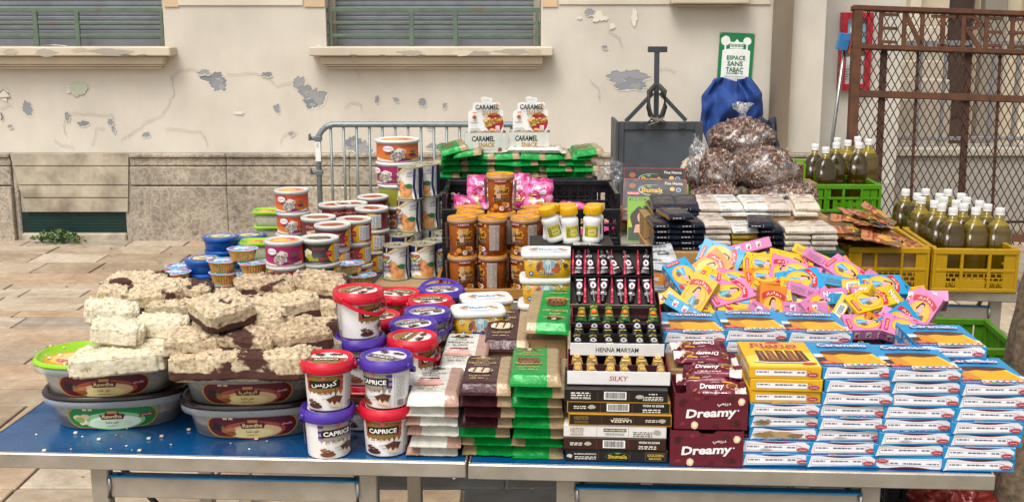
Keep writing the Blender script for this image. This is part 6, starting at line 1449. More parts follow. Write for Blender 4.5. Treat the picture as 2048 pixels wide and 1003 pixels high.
M3 = tray('henna_tray', 'open dark red tray of green henna cones behind the black-cone tray', 1233, 656, zt + .068, 12, lip='#2c1014', word='', wc='#fff', Dp=.14, seed=3, Wd=.205, inner='#3c1018', front=.012)
M4 = tray('henna_tray', 'tilted open black box of pink and black henna cones, silver lip', 1224, 617, zt + .098, 40, lip='#8f8474', word='Shumaila', wc='#2a1a14', Dp=.168, seed=4, Wd=.197, inner='#15110f', two=True, front=.016)
cardboard('packing_carton', 'plain carton hidden under the propped henna trays', .19, .2, zt + .03 - T, TR((M3 @ Vector((0, .03, 0))).to_tuple()[:2] + (T,), BD) if 0 else TR(((M2 @ Vector((0, .1, 0))).x, (M2 @ Vector((0, .1, 0))).y, T), BD))
CK = {'gold': ('#b98e3a', '#8a6a24', ('#8a1f2a', '#d8b85a', '#c99a4a', '#e0cf9a'), 'golden'), 'black': ('#1d1b1c', '#0f0e0f', ('#8a8890', '#c9c8cc', '#5a4a58', '#c8b83a'), 'black'), 'green': ('#2f6a2c', '#1d4420', ('#c0461c', '#c8601c', '#d89a2c', '#d8c23a'), 'green'), 'pink': ('#1d1718', '#c0324c', ('#8a8088', '#dcd4d8', '#6a4038', '#c9c2c4'), 'pink-edged black')}
for key, M, Dp, Wd, nm in (('gold', M1, .15, .217, 'white SILKY tray'), ('black', M2, .15, .206, 'white HENNA MARYAM tray'), ('green', M3, .14, .205, 'dark red tray'), ('pink', M4, .168, .197, 'tilted black box')):
    c1, c2, fc, cn = CK[key]; c2 = '#100c0d' if key == 'pink' else c2; kd = [Kind(cone(c1, c2, fc, s)) for s in (1, 5)]
    for row in range(2):
        for i in range(6):
            if key == 'green' and row == 0 and i == 4: continue
            x = -Wd / 2 + .0195 + i * (Wd - .039) / 5 + rnd.uniform(-.002, .002); y = (.008 if row == 0 else Dp * .5 + .006) + rnd.uniform(-.002, .002)
            sc = (1.25, 1.1, 1.3)
            rz = rnd.uniform(-7, 7); lift = rnd.uniform(8, 16) if row == 0 else rnd.uniform(10, 20)
            if key == 'pink':
                sc = (1.2, 1.12, 1.1); 
                if row == 1 and i in (3, 4): rz += 14
                if row == 1: y += .004
            M_ = M @ TR((x, y, .003), rz, lift if key != 'pink' else 4, 0, sc)
            if key == 'pink' and row == 0: M_ = M @ TR((x, y + .074, .004), rz + 180, -3, 0, sc)
            pos = ['first', 'second', 'third', 'fourth', 'fifth', 'sixth'][i]
            kd[(i + row) % 2].put(M_, f'{cn} henna cone, {pos} from left in {"front" if row == 0 else "back"} row of {nm}', 'foil henna cones in open trays')
    if key == 'pink':   # slim pink cones standing on edge between the black ones
        kp = Kind(cone('#c0324c', '#a82840', ('#c0324c', '#c84058', '#c0324c', '#b02a44'), 9))
        for row in range(2):
            for i in range(6):
                x = -Wd / 2 + .0195 + (i + .5) * (Wd - .039) / 5 if row == 0 else -Wd / 2 + .0195 + (i - .5) * (Wd - .039) / 5
                M_ = M @ TR((min(max(x, -Wd / 2 + .006), Wd / 2 - .006), (.007 if row == 0 else Dp * .5 + .008), .001), 0, 3, 0, (.42, 1.14, 1.35))
                kp.put(M_, f'slim pink henna cone {"right" if row == 0 else "left"} of {["first","second","third","fourth","fifth","sixth"][i]} black cone, {"front" if row == 0 else "back"} row, tilted box', 'foil henna cones in open trays')

# ================================================================ biscuits
BB = Kind(biscuit_box()); q = P(1412, 932, T)
BB.put(TR((q.x, q.y, T), BD - .6), 'dark red biscuit box with white script standing on the table', 'dark red biscuit boxes')
BB.put(TR((q.x + .008, q.y + .006, T + .0795), BD + .6), 'open dark red biscuit box stacked on the other, biscuits on top', 'dark red biscuit boxes')
cardboard('packing_carton', 'plain carton hidden behind the dark red biscuit boxes', .14, .25, .165, TR((q.x + .01, q.y + .15, T), BD))
BK = Kind(biscuit())
for px, py, z, rz, rx, ry, lb in ((1432, 780, .905, -4, 30, 0, 'dark red biscuit sachet leaning in the open box front'), (1412, 758, .915, 172, -12, 6, 'white-ended biscuit sachet lying reversed above the open box'), (1425, 744, .928, -12, 14, -3, 'dark red biscuit sachet sloping to the right'), (1404, 716, .932, 176, -16, 0, 'upside-down biscuit sachet in the middle of the heap'), (1418, 722, .925, 4, 22, 0, 'biscuit sachet showing its dark red edge under the upside-down one'), (1396, 696, .938, 184, -14, 0, 'upside-down biscuit sachet near the heap back'), (1386, 668, .945, 178, -35, 0, 'rearmost biscuit sachet showing its white back label'), (1430, 800, .88, 2, 20, 0, 'biscuit sachet deep inside the open dark red box')):
    p = P(px, py, z); BK.put(TR((p.x, p.y, z - .008), rz, rx, ry), lb, 'dark red biscuit sachets')

# ================================================================ dessert boxes
DK = {('b', d): Kind(dessert_box(True, d)) for d in (0, 1, 2, 3, 4, 5, 6)}; DK[('y', 0)] = Kind(dessert_box(False))
DH = .0272
def col_boxes(px, py, n, name, yellow=0, sh=None, dirty={}):
    p = P(px, py, T)
    for i in range(n):
        y = i >= n - yellow
        dx = sh[i] if sh else 0
        M = TR((p.x + dx + rnd.uniform(-.0025, .0025), p.y + rnd.uniform(-.004, .005), T + i * DH), BD + rnd.uniform(-2, 2))
        if n == 8 and name.startswith('third') and i == 0: M = M @ Matrix.Translation((0, 0, DH)) @ Matrix.Rotation(math.pi, 4, 'Y')
        DK[('y', 0) if y else ('b', dirty.get(i, (0, 4, 5, 6)[(i * 7 + px) % 4]))].put(M, f'{"yellow" if y else "blue and white"} dessert mix box, {nth(i, n)} of the {name} column', 'dessert mix boxes')
col_boxes(1551, 930, 8, 'first front', 3, [0, 0, .014, .014, .014, .015, .014, .012], {2: 2, 3: 1, 1: 3})
col_boxes(1683, 933, 8, 'second front', 0, [0, .004, .014, .02, .02, .024, .028, .026], {2: 3})
col_boxes(1818, 938, 8, 'third front', 0, [0, .002, .010, .012, .014, .022, .026, .022], {2: 3})
col_boxes(1956, 943, 7, 'fourth front', 0, [0, .001, .012, .014, .022, .022, .026, .022])
for px, py, zt_, nm in ((1391, 664, .965, 'behind the biscuit heap'), (1514, 660, .972, 'behind the yellow-topped column'), (1640, 664, .972, 'behind the second front column'), (1905, 692, .975, 'behind the fourth front column'), (1800, 676, .965, 'between the third front column and the carton heap')):
    if nm.startswith('between'): continue
    p = P(px, py, zt_); h = zt_ - T - 2 * DH
    cardboard('packing_carton', 'plain carton hidden under dessert boxes ' + nm, .14, .18, h - .001, TR((p.x, p.y, T), BD))
    for i in range(2): DK[('b', 0)].put(TR((p.x, p.y, T + h + i * DH), BD + rnd.uniform(-1, 1)), f'blue dessert mix box {nm}, ' + ('upper one' if i else 'lower one'), 'dessert mix boxes')

# ================================================================ heap of cartons in a black crate
q0, q1 = P(1345, 720, T + .0), P(1880, 722, T + .0)
yf = 2.70; s_ = F / (yf + .05)
xa, xb = (1335 - CX) / s_, (1868 - CX) / s_
crate('black slotted crate full of small pink, yellow and blue cartons', '#16171b', xb - xa, .42, .14, TR(((xa + xb) / 2, yf, T + .001), -1.5), 'slot')
CC = {'p': '#c878a8', 'y': '#cfac10', 'b': '#1490c0', 'o': '#cf7c14'}
KC = {k: Kind(tag(carton(c), 'x', 'carton')) for k, c in CC.items()}
CN = {'p': 'pink', 'y': 'yellow', 'b': 'light blue', 'o': 'orange'}
AX = {'f': ((0, 0, 1), (1, 0, 0)), 'b': ((0, -1, 0), (1, 0, 0)), 't': ((0, 1, 0), (-1, 0, 0)), 'n': ((1, 0, 0), (0, 1, 0)), 'e': ((-1, 0, 0), (0, -1, 0))}
def orient(mode, a, elev, yaw):
    A, B = map(Vector, AX[mode]); C_ = A.cross(B)
    n = Vector((math.sin(R(yaw)) * math.cos(R(elev)), -math.cos(R(yaw)) * math.cos(R(elev)), math.sin(R(elev))))
    rt = Vector((0, 0, 1)).cross(n).normalized(); up = n.cross(rt)
    l = rt * math.cos(R(a)) + up * math.sin(R(a)); m = n.cross(l)
    L0 = Matrix((A, B, C_)).transposed(); L1 = Matrix((n, l, m)).transposed()
    return (L1 @ L0.transposed()).to_4x4()
items = [ # colour, mode, px, py, image angle, elevation of the shown side, yaw, words
 ('b', 'f', 1369, 553, -62, 52, -5, 'with its portrait side leaning at the left end'), ('p', 'f', 1475, 558, -22, 64, 8, 'lying portrait up near the left, its text side below'),
 ('y', 'f', 1391, 592, 68, 28, -25, 'standing on end with portrait at the lower left'), ('y', 'n', 1350, 598, -35, 30, -20, 'showing its name end at the far lower left'),
 ('y', 'f', 1478, 605, 182, 62, 0, 'lying portrait up and upside down at the lower left front'), ('y', 't', 1497, 521, 14, 42, 5, 'tilted with portrait and text side under the topmost pink one'),
 ('p', 'b', 1501, 493, 14, 25, 0, 'topmost at the back, long icon side showing'), ('o', 'f', 1533, 553, -4, 67, 0, 'lying portrait up in the heap middle'),
 ('y', 'f', 1583, 522, -24, 60, 15, 'bright portrait box sloping down right near the top'), ('p', 't', 1650, 525, -36, 30, 10, 'sloping down right at the upper right, barcode end left'),
 ('b', 't', 1657, 558, -11, 32, 0, 'lying with its text side forward at the heap right'), ('p', 't', 1620, 585, -20, 25, 5, 'long text side forward, sloping in the heap centre'),
 ('y', 'n', 1556, 594, 10, 25, -10, 'with the name end forward left of centre'), ('y', 't', 1606, 570, -14, 40, 10, 'text side up behind the central sloping one'),
 ('p', 'b', 1612, 616, -2, 20, 5, 'lying low at the front centre with icon side forward'), ('p', 'n', 1731, 585, 0, 18, 0, 'showing its name end squarely at the right of the heap'),
 ('y', 'e', 1712, 570, 6, 25, -10, 'showing its barcode end behind the name-end pink one'), ('y', 'n', 1793, 597, -54, 22, 15, 'name end tilted steeply at the right'),
 ('p', 'b', 1735, 612, -2, 20, -15, 'icon side forward under the squarely set pink name end'), ('p', 'e', 1781, 605, -42, 30, 20, 'barcode end tilted beside the steep yellow one'),
 ('y', 'e', 1684, 614, 62, 30, -10, 'standing upright with its barcode end at right of centre'), ('b', 't', 1706, 602, -12, 25, 20, 'mostly hidden behind the upright yellow one'),
 ('p', 'f', 1735, 645, 4, 70, -5, 'lying portrait up at the right front, icon side below'), ('p', 'f', 1838, 624, 66, 22, -30, 'standing on end with portrait at the far right'),
 ('p', 't', 1797, 640, 24, 45, 10, 'flat text side up near the right rim'), ('p', 'f', 1812, 658, -30, 57, 10, 'half buried low at the right front'),
 ('b', 'f', 1441, 512, -18, 35, -15, 'sticking up at the back left'), ('p', 'f', 1566, 546, 62, 52, 15, 'standing on edge behind the central yellow one'),
 ('p', 'f', 1694, 543, -50, 57, 0, 'portrait side up behind the light blue text-side one'), ('b', 'f', 1765, 569, -4, 57, 10, 'portrait up at the back right'),
 ('y', 't', 1628, 510, -30, 45, 0, 'text side showing behind the upper right pink one'), ('o', 'f', 1415, 538, 40, 35, -10, 'half hidden behind the leaning light blue one'),
 ('b', 'b', 1372, 620, -30, 30, -10, 'peeping out low at the left front'), ('o', 'f', 1545, 615, 80, 25, 10, 'standing low beside the upside-down yellow one'),
 ('y', 'f', 1436, 565, -40, 57, 0, 'under the left pink portrait box'), ('p', 'n', 1668, 588, 4, 20, 0, 'name end half covered in the heap centre right'),
 ('b', 'e', 1418, 506, -50, 30, -20, 'small barcode end at the back left'), ('y', 'f', 1530, 528, -8, 52, 0, 'portrait box below the tilted text-side one'),
 ('p', 'f', 1596, 545, -20, 52, 0, 'pale portrait box below the bright sloping one'), ('b', 'f', 1600, 560, 10, 52, 0, 'buried in the heap centre'), ('y', 'f', 1740, 600, 20, 62, 0, 'buried behind the pink name ends'), ('p', 'f', 1460, 585, 20, 57, 0, 'buried above the upside-down yellow one'),
]
for c, mode, px, py, a, el, yw, words in items:
    Y = 2.76 + (665 - py) / 180 * .37
    if py > 600: Y += .02
    p = D(px, py, Y); M = orient(mode, a, el, yw)
    off = {'f': (0, 0, .0135), 'b': (0, 0, .0135), 't': (0, 0, .0135), 'n': (0, 0, .0135), 'e': (0, 0, .0135)}[mode]
    dep = {'f': .0135, 'b': .039, 't': .039, 'n': .0625, 'e': .0625}[mode]
    A = M.to_3x3() @ Vector(AX[mode][0]); sc = .96
    KC[c].put(Matrix.Translation(p - A * dep) @ M @ Matrix.Diagonal((sc, sc, sc, 1)) @ Matrix.Translation((0, 0, -.0135)), f'{CN[c]} carton {words}', 'small cartons heaped in the black crate')
rd = random.Random(33); seen = set()
for i in range(34):       # more cartons wedged between the others
    px = rd.uniform(1350, 1860); lo = 505 if px < 1640 else 530 if px < 1740 else 585; py = rd.uniform(lo, 655)
    Y = 2.79 + (665 - py) / 180 * .37; k = rd.choice('pybppyob'); md = rd.choice('bbttnnef'); p = D(px, py, Y); M = orient(md, rd.uniform(-60, 60), rd.uniform(10, 45), rd.uniform(-35, 35)); A = M.to_3x3() @ Vector(AX[md][0])
    lb = f'{CN[k]} carton wedged in the {"upper" if py < 590 else "lower"} {"left" if px < 1500 else "middle" if px < 1680 else "right"} of the heap, ' + {'b': 'icon side', 't': 'text side', 'n': 'name end', 'e': 'barcode end', 'f': 'portrait side'}[md] + ' outward'
    if lb in seen: continue
    seen.add(lb)
    KC[k].put(Matrix.Translation(p - A * {'f': .0135, 'b': .039, 't': .039}.get(md, .0625)) @ M @ Matrix.Diagonal((.94, .94, .94, 1)) @ Matrix.Translation((0, 0, -.0135)), lb, 'small cartons heaped in the black crate')
rd = random.Random(21)
for i in range(40):       # the lower layer that shows through the gaps
    px, py = rd.uniform(1345, 1850), rd.uniform(530, 650)
    Y = 2.84 + (665 - py) / 180 * .36; k = rd.choice('pybpyo')
    if px > 1700: py = max(py, 580)
    p = D(px, py + 22, Y + .04); KC[k].put(Matrix.Translation(p) @ orient(rd.choice('bbttne'), rd.uniform(-35, 35), rd.uniform(5, 45), rd.uniform(-30, 30)), f'{CN[k]} carton buried in the lower layer of the heap, glimpsed through gaps', 'small cartons heaped in the black crate')
# ================================================================ rear left: tins, cups, tubs
def column(kinds, px, py, h, names, group, rz=None, z0=T, jit=.004, dy=0, dx=0):
    n = len(kinds); p = P(px, py, z0 + n * h); out = []
    for i, k in enumerate(kinds):
        j = jit if i else 0
        out.append(k.put(TR((p.x + dx + rnd.uniform(-j, j), p.y + dy + rnd.uniform(-j, j), z0 + i * h), (rz[i] if rz else rnd.uniform(-40, 40)), 0, 0, k.sc if hasattr(k, 'sc') else 1), names[i], group))
    return out
TN = {}
for k, c, kd in (('n', '#b8441a', 'nougat'), ('m', '#b8441a', 'pink'), ('k', '#1c1a18', 'black'), ('r', '#8a1a1e', 'red'), ('d', '#5e1620', 'red')):
    TN[k] = Kind(tag(sweet_can(c, kd), 'x', 'tin', 'round halva tins')); TN[k].sc = 1.2
for k, c, kd in (('N', '#b8581a', 'nougat'), ('M', '#8c1f50', 'pink'), ('P', '#8a8a2a', 'pist'), ('D', '#6a1a24', 'red')):
    TN[k] = Kind(tag(sweet_can(c, kd, lidc='#dcdcd8'), 'x', 'tin', 'round halva tins')); TN[k].sc = (1.72, 1.72, 1.36)
TH, BH = .066 * 1.2, .066 * 1.36
for spec, px, py, rz, nm in (('rmnn', 583, 378, (0, 20, 4, 2), 'leaning orange-tin'), ('rrm', 567, 478, (60, 75, 0), 'pink-sided front'), ('kkk', 640, 473, (30, 10, 4), 'black-label'), ('rrr', 708, 436, (5, -6, -30), 'red and yellow label'), ('ddd', 745, 414, (-30, -45, -55), 'maroon with white label'),
                             ('drd', 664, 447, (0, 0, 20), 'hidden middle'), ('ddd', 668, 407, (0, 20, 40), 'left far'), ('ddd', 702, 405, (0, 0, 10), 'right far'), ('ddd', 748, 391, (0, 20, 30), 'barrier-side'), ('ddd', 864, 384, (0, 20, 30), 'jam-side'), ('rrd', 636, 432, (0, 0, 0), 'small back')):
    n = len(spec)
    column([TN[c] for c in spec], px, py, TH, [f'{ {"r": "red", "n": "orange", "m": "orange and magenta", "k": "black", "d": "maroon"}[c] } halva tin, {nth(i, n)} of the {nm} column' for i, c in enumerate(spec)], 'round halva tins', rz)
column([TN[c] for c in 'DDPMN'], 795, 277, BH, [f'large {w_} halva tin, {nth(i, 5)} of the tall column by the barrier' for i, w_ in enumerate(('maroon', 'maroon', 'olive pistachio', 'magenta', 'orange nougat'))], 'round halva tins', (0, 0, 10, -30, 8))
# apricot jam tins on a cardboard tray
JT = Kind(tag(jam_tin(), 'x', 'jam tin', 'apricot jam tins')); JH = .1245
p = P(826, 566, T + .008)
cardboard('cardboard_tray', 'thin printed cardboard sheet under the apricot jam tins', .34, .42, .008, TR((p.x + .03, p.y - .05, T + .0005), -4), '#a58a62', cat='cardboard')
zj = T + .009
def jt(px, py, n, names, rz, dy=0, dx=0): return column([JT] * n, px, py, JH, names, 'apricot jam tins', rz, zj, .003, dy, dx)
jt(792, 488, 1, ['apricot jam tin at the front left of the jam tins'], [-16])
jt(845, 485, 1, ['apricot jam tin at the front right with the whole red emblem showing'], [-2])
a = P(818, 331, zj + 3 * JH)
for i, (dx, lb, rz) in enumerate(((0, 'apricot jam tin hidden at the base of the three-high column', 0), (0, 'apricot jam tin in the middle of the three-high front column', -30), (.004, 'apricot jam tin topping the front three-high column', -46))): JT.put(TR((a.x + dx, a.y, zj + i * JH), rz), lb, 'apricot jam tins')
for i in range(3): JT.put(TR((a.x + .062, a.y + .085, zj + i * JH), (-58, -22, -40)[i]), f'apricot jam tin, {nth(i, 3)} of the column right behind the front three-high one', 'apricot jam tins')
for i in range(2): JT.put(TR((a.x + .135, a.y + .135, zj + i * JH), (-30, 10)[i]), f'apricot jam tin, {nth(i, 2)} of the two-high column farther back', 'apricot jam tins')
for i, (px, py) in enumerate(((866, 478), (880, 462), (890, 450))): jt(px, py, 1, [('apricot jam tin, ' + ('nearest', 'middle', 'farthest')[i] + ' of the single row on the right edge')], [60 + 10 * i], .0, .012 + .012 * i)
jt(800, 470, 1, ['apricot jam tin peeping between the two front ones'], [50], .03)
# foil cups
FC = Kind(tag(foil_cup(), 'x', 'dessert cup', 'golden foil cups')); FH = .0385
for n, px, py, nm, ks in ((4, 445, 519, 'front left', 0), (4, 503, 524, 'front right', 0), (3, 352, 543, 'far left near', 0), (3, 360, 530, 'far left rear', 0), (3, 702, 525, 'by the red pail', (0, 1, 2)), (2, 722, 549, 'low right', (0, 1)), (2, 660, 541, 'half hidden behind the halva', (0, 1)), (3, 521, 508, 'rear right', (0, 1, 2))):
    column([FC] * n, px, py, FH, [f'golden foil cup with blue lid, {nth(i, n)} of {nm} stack' for i in range(n)], 'golden foil cups', [rnd.uniform(-60, 60) for i in range(n)], T, .006)
p = P(485, 497, T + 5 * FH); FC.put(TR((p.x, p.y, T + 4 * FH + .002), 20), 'single golden foil cup bridging the front left and front right cup stacks', 'golden foil cups')
# blue tubs and lime tubs
BT = Kind(tag(blue_tub(), 'x', 'tub', 'blue tubs')); BTH = .0465
for n, px, py, nm in ((4, 444, 473, 'tall'), (3, 407, 517, 'front'), (3, 500, 470, 'rear')): column([BT] * n, px, py, BTH, [f'round blue plastic tub, {nth(i, n)} of the {nm} stack' for i in range(n)], 'blue tubs', [0] * n, T, .005)
LT = Kind(tag(lime_tub(), 'x', 'tub', 'lime-lidded tubs')); LT.sc = 1.1; LTH = .050 * 1.1
for n, px, py, nm in ((4, 546, 420, 'rear'), (3, 522, 482, 'front')): column([LT] * n, px, py, LTH, [f'clear tub with lime green lid, {nth(i, n)} of the {nm} stack' for i in range(n)], 'lime-lidded tubs', [rnd.uniform(-6, 6) for i in range(n)], T, .004)

# ================================================================ honey pots in a wooden tray, jars
HP = Kind(tag(honey_pot(), 'x', 'honey pot', 'orange honey pots')); HH_ = .1285; zp = T + .012
p0, p1 = P(868, 596, T), P(1056, 596, T)
wt = thing('wooden_tray', 'low yellow-brown wooden tray holding the honey pots', 'tray', M=TR((p0.x, p0.y - .02, T + .0005)))
L_ = p1.x - p0.x; c = '#a8742c'
for nm, bx in (('front_board', (0, L_, 0, .012, 0, .036)), ('rear_board', (0, L_, .42, .432, 0, .036)), ('side_board', (0, .012, .0125, .4195, 0, .036)), ('side_board', (L_ - .012, L_, .0125, .4195, 0, .036)), ('bottom', (.0125, L_ - .0125, .0125, .4195, 0.001, .01))): mb = MB(); mb.box(*bx, c, 'card', .002); mb.build(nm, wt)
rows = [(924, 443, 14, 'front left'), (985, 452, -62, 'front middle'), (1050, 450, -42, 'front right'), (941, 429, 10, 'second left'), (1003, 440, -40, 'second middle'), (1062, 439, 0, 'second right'), (938, 421, 0, 'rear left'), (1003, 430, 0, 'rear middle'), (1068, 428, 0, 'rear right')]
for i, (px, py, rz, nm) in enumerate(rows):
    p = P(px, py, zp + 2 * HH_); y = p0.y + .05 + (i // 3) * .103; sc = y / p.y; x = p.x * sc
    for k in range(2): HP.put(TR((x, y, zp + k * HH_), (rz + (0 if k else (12, -40, -30)[i % 3] - rz * .5))), f'orange honey pot with yellow lid, {"upper" if k else "lower"} one at the {nm} of the tray', 'orange honey pots')
    if nm == 'second middle': top = (x, y)
HP.put(TR((top[0] - .004, top[1] + .03, zp + 2 * HH_), 6), 'single orange honey pot standing highest above the others', 'orange honey pots')
JR = Kind(tag(jar(), 'x', 'jar', 'white jars with yellow caps'))
pj = P(1140, 484, .985)
cardboard('packing_carton', 'plain carton hidden under the white yellow-capped jars', .26, .18, .985 - T - .001, TR((pj.x + .005, pj.y - .06, T), 0), '#26221f')
for px, py, dy, rx, ry, rz, lb in ((1112, 482, 0, 6, -17, 10, 'white jar with yellow cap tilted left'), (1142, 480, .0, 0, -5, 18, 'white jar with yellow cap, front middle'), (1182, 481, .005, 0, 2, -6, 'white jar with yellow cap upright at the front right'), (1104, 470, .05, 0, 0, 0, 'white jar with yellow cap behind the tilted one'), (1135, 470, .055, 0, 0, 0, 'white jar with yellow cap hidden behind the front middle one'), (1191, 470, .05, 0, 0, 0, 'white jar with yellow cap behind the upright right one')):
    p = P(px, 484, .985); JR.put(TR((p.x, p.y + dy, .985 + (.008 if ry == -17 else 0)), rz, rx, ry, 1.08), lb)

# ================================================================ rear centre: black crates, green packs, pink bags, snack displays
BK_ = '#15161a'
q = D(1034, 400, 4.5); wd_ = .64
crate('black crate on the table carrying the crate of green packs', BK_, wd_, .42, .155, TR((D(1032, 400, 4.5).x, 4.48, T + .001)), 'bars')
crate('black crate under the stacked green packs', BK_, wd_, .42, .155, TR((D(1032, 400, 4.5).x, 4.48, T + .157)), 'bars')
xf = D(1062, 400, 4.0).x
crate('lower black crate beneath the crate of pink bags', BK_, .63, .40, .15, TR((xf, 4.0, T + .001)), 'bars')
crate('black crate with lowered front full of pink bags', BK_, .63, .40, .165, TR((xf, 4.0, T + .152)), 'bars', .05)
cardboard('packing_carton', 'plain carton hidden inside the black crate under the green packs', .56, .36, .14, TR((D(1032, 400, 4.5).x, 4.51, T + .17)))
mb = MB()
zz = T + .313
xc = D(1032, 330, 4.48).x
for lv in range(4):
    n = 6
    for i in range(n):
        fl = rnd.random() < .2
        x = xc + (i - 2.5) * .1035 + (lv % 2) * .03 - .012 + rnd.uniform(-.004, .004); y = 4.49 + rnd.uniform(-.012, .012)
        M = TR((x, y, zz + lv * SH), rnd.uniform(-4, 4), 0, rnd.uniform(-3, 3), (.96, 1, 1))
        if fl: M = M @ Matrix.Translation((0, .25, 0)) @ Matrix.Rotation(math.pi, 4, 'Z')
        SK['g' + str((i + lv) % 2)].put(M, f'green foil slab pack, {nth(lv, 4)} layer of rear crate, {["first", "second", "third", "fourth", "fifth", "sixth"][i]} from left', 'green packs on the rear crate')
zt = zz + 4 * SH
for x, y, rz, ry, dz, lb in ((xc - .235, 4.46, 8, -14, .008, 'green foil slab pack tipped up at the left end above the others'), (xc - .19, 4.44, -6, -8, -.004, 'green foil slab pack sloping under the tipped left one'), (xc + .295, 4.5, 4, -7, -.006, 'green foil slab pack lifted at the right end of the rear pile')): SK['g0'].put(TR((x, y, zt + dz), rz, 0, ry), lb, 'green packs on the rear crate')
SK['w1'].put(TR((xc + .2, 4.56, zt + .001), 84), 'white foil slab pack lying flat at the top right of the green packs', 'green packs on the rear crate')
def snack(label, px, M):
    t = thing('snack_display', label, 'display box', 'snack display boxes', M); w2, dp, h = .082, .13, .078; c = '#cdd1c6'; e = .002
    mb = MB(); mb.box(-w2, w2, 0, e, 0, h, c, 'print', .0004); mb.box(-w2, w2, dp - e, dp, 0, h, c, 'print', .0004); mb.box(-w2 + e, w2 - e, e, dp - e, 0, .002, c, 'print', 0)
    for s in (-1, 1): mb.box(min(s * w2, s * (w2 - e)), max(s * w2, s * (w2 - e)), e, dp - e, 0, h, '#8e2334' if s > 0 else c, 'print', .0004)
    a = Art(); a.text('CARAMEL', -.055, .045, .035, .067, '#1e1a18', .03, shear=.08); a.text('SNACK', -.03, .022, .036, .041, '#a8812c', .03, shear=.08); a.poly([(.046, .008), (.056, .004), (.064, .011), (.062, .02), (.052, .022)], '#a04a24'); a.line([(-.06, .0775), (-.054, .03), (-.044, .014), (.04, .014), (.056, .03), (.064, .0775)], .0006, '#a9aca4'); a.fine(-.014, .012, .02, .015, '#8a8c84', 1)
    mb.art(a, plane_fn((0, 0, 0), (1, 0, 0), (0, 0, 1))); a = Art(); a.text('CARAMEL', .03, .045, .11, .062, '#d8c8b8', .03); a.text('SNACK', .05, .022, .11, .038, '#c8a04a', .03); mb.art(a, plane_fn((w2, 0, 0), (0, 1, 0), (0, 0, 1))); mb.build('box', t)
    mb = MB(); th = .003; H2 = .128; pts = [(-.075, 0), (.06, 0), (.066, .02), (.066, .085), (.062, .092), (.055, .094), (.053, .118), (.046, .121), (.02, .121)] + [(.022, .128), (.022, .138), (.006, .140), (-.008, .144), (-.020, .142), (-.024, .138), (-.020, .128), (-.018, .121)] + [(-.05, .120), (-.055, .115), (-.057, .092), (-.07, .086), (-.074, .078)]
    tr_ = tessellate_polygon([[Vector((x, z, 0)) for x, z in pts]]); n = len(pts)
    mb.add([(x, 0, z) for x, z in pts] + [(x, th, z) for x, z in pts], [tuple(f) for f in tr_] + [tuple(n + i for i in f)[::-1] for f in tr_] + [(i, (i + 1) % n, n + (i + 1) % n, n + i) for i in range(n)], '#dfe0da', 'print')
    a = Art(); a.ell(.030, .040, .036, .040, '#a3132e', 30); a.rect(.0665, 0, .08, .09, '#dfe0da') if 0 else None
    rd = random.Random(4)
    a.poly([(-.012, .048), (.064, .066), (.064, .046), (-.002, .022)], '#b5822c')
    for i in range(46): u = rd.uniform(0, 1); a.blob(-.006 + u * .066, .034 + u * .022 + rd.uniform(-.011, .011), .004, .003, rd.choice(['#dcb45c', '#c9962f', '#8a5a1c', '#e6c878']), i)
    for x, z in ((-.006, .05), (.004, .056), (.02, .012), (.034, .009)): a.ell(x, z, .011, .006, '#d8a85c', 14); a.ell(x + .002, z + .001, .008, .004, '#e4bf80', 12)
    a.text('CARAMEL', -.046, .092, .048, .112, '#1e1a18', .03, shear=.06); a.text('SNACK', -.02, .070, .048, .088, '#a8812c', .03, shear=.06); a.poly([(-.06, .062), (-.052, .054), (-.042, .057), (-.043, .067), (-.052, .072)], '#a04a24'); a.poly([(-.06, .062), (-.052, .066), (-.043, .067), (-.052, .072)], '#c46a3a'); a.blob(-.048, .08, .009, .003, '#d08c3a', 2); a.poly([(.036, .114), (.05, .102), (.052, .107), (.042, .117)], '#d08c3a'); a.fine(-.066, .038, -.036, .045, '#4a4a46', 2); a.blob(-.045, .014, .02, .007, '#b9bcb2', 4, .4)
    a.rect(.034, .01, .05, .028, '#e8e0dc'); a.fine(.036, .012, .048, .026, '#a3132e', 3); a.text('Patika', -.016, .126, .014, .137, '#9ea19c', .0)
    mb.art(a, plane_fn((0, 0, 0), (1, 0, 0), (0, 0, 1))); mb.build('header_card', t, TR((.008, .07, .072), 0, -6)); 
    mb = MB()
    for i in range(3): mb.grid(lambda u, v: (-.06 + .12 * u, .012 + i * .016 + .004 * math.sin(9 * u + i), .055 + .028 * v + .004 * noise.noise(Vector((u * 9, v * 5, i)))), 16, 5, 'sachet', ['#b9a48c', '#8e2334', '#d8ccb8'][i])
    mb.build('snack_bars', t)
z9 = zt + .001
snack('left snack display box reading CARAMEL SNACK on the green packs', 0, TR((D(972, 290, 4.55).x, 4.53, z9), 4))
snack('right snack display box reading CARAMEL SNACK on the green packs', 0, TR((D(1058, 290, 4.55).x, 4.55, z9), -2))
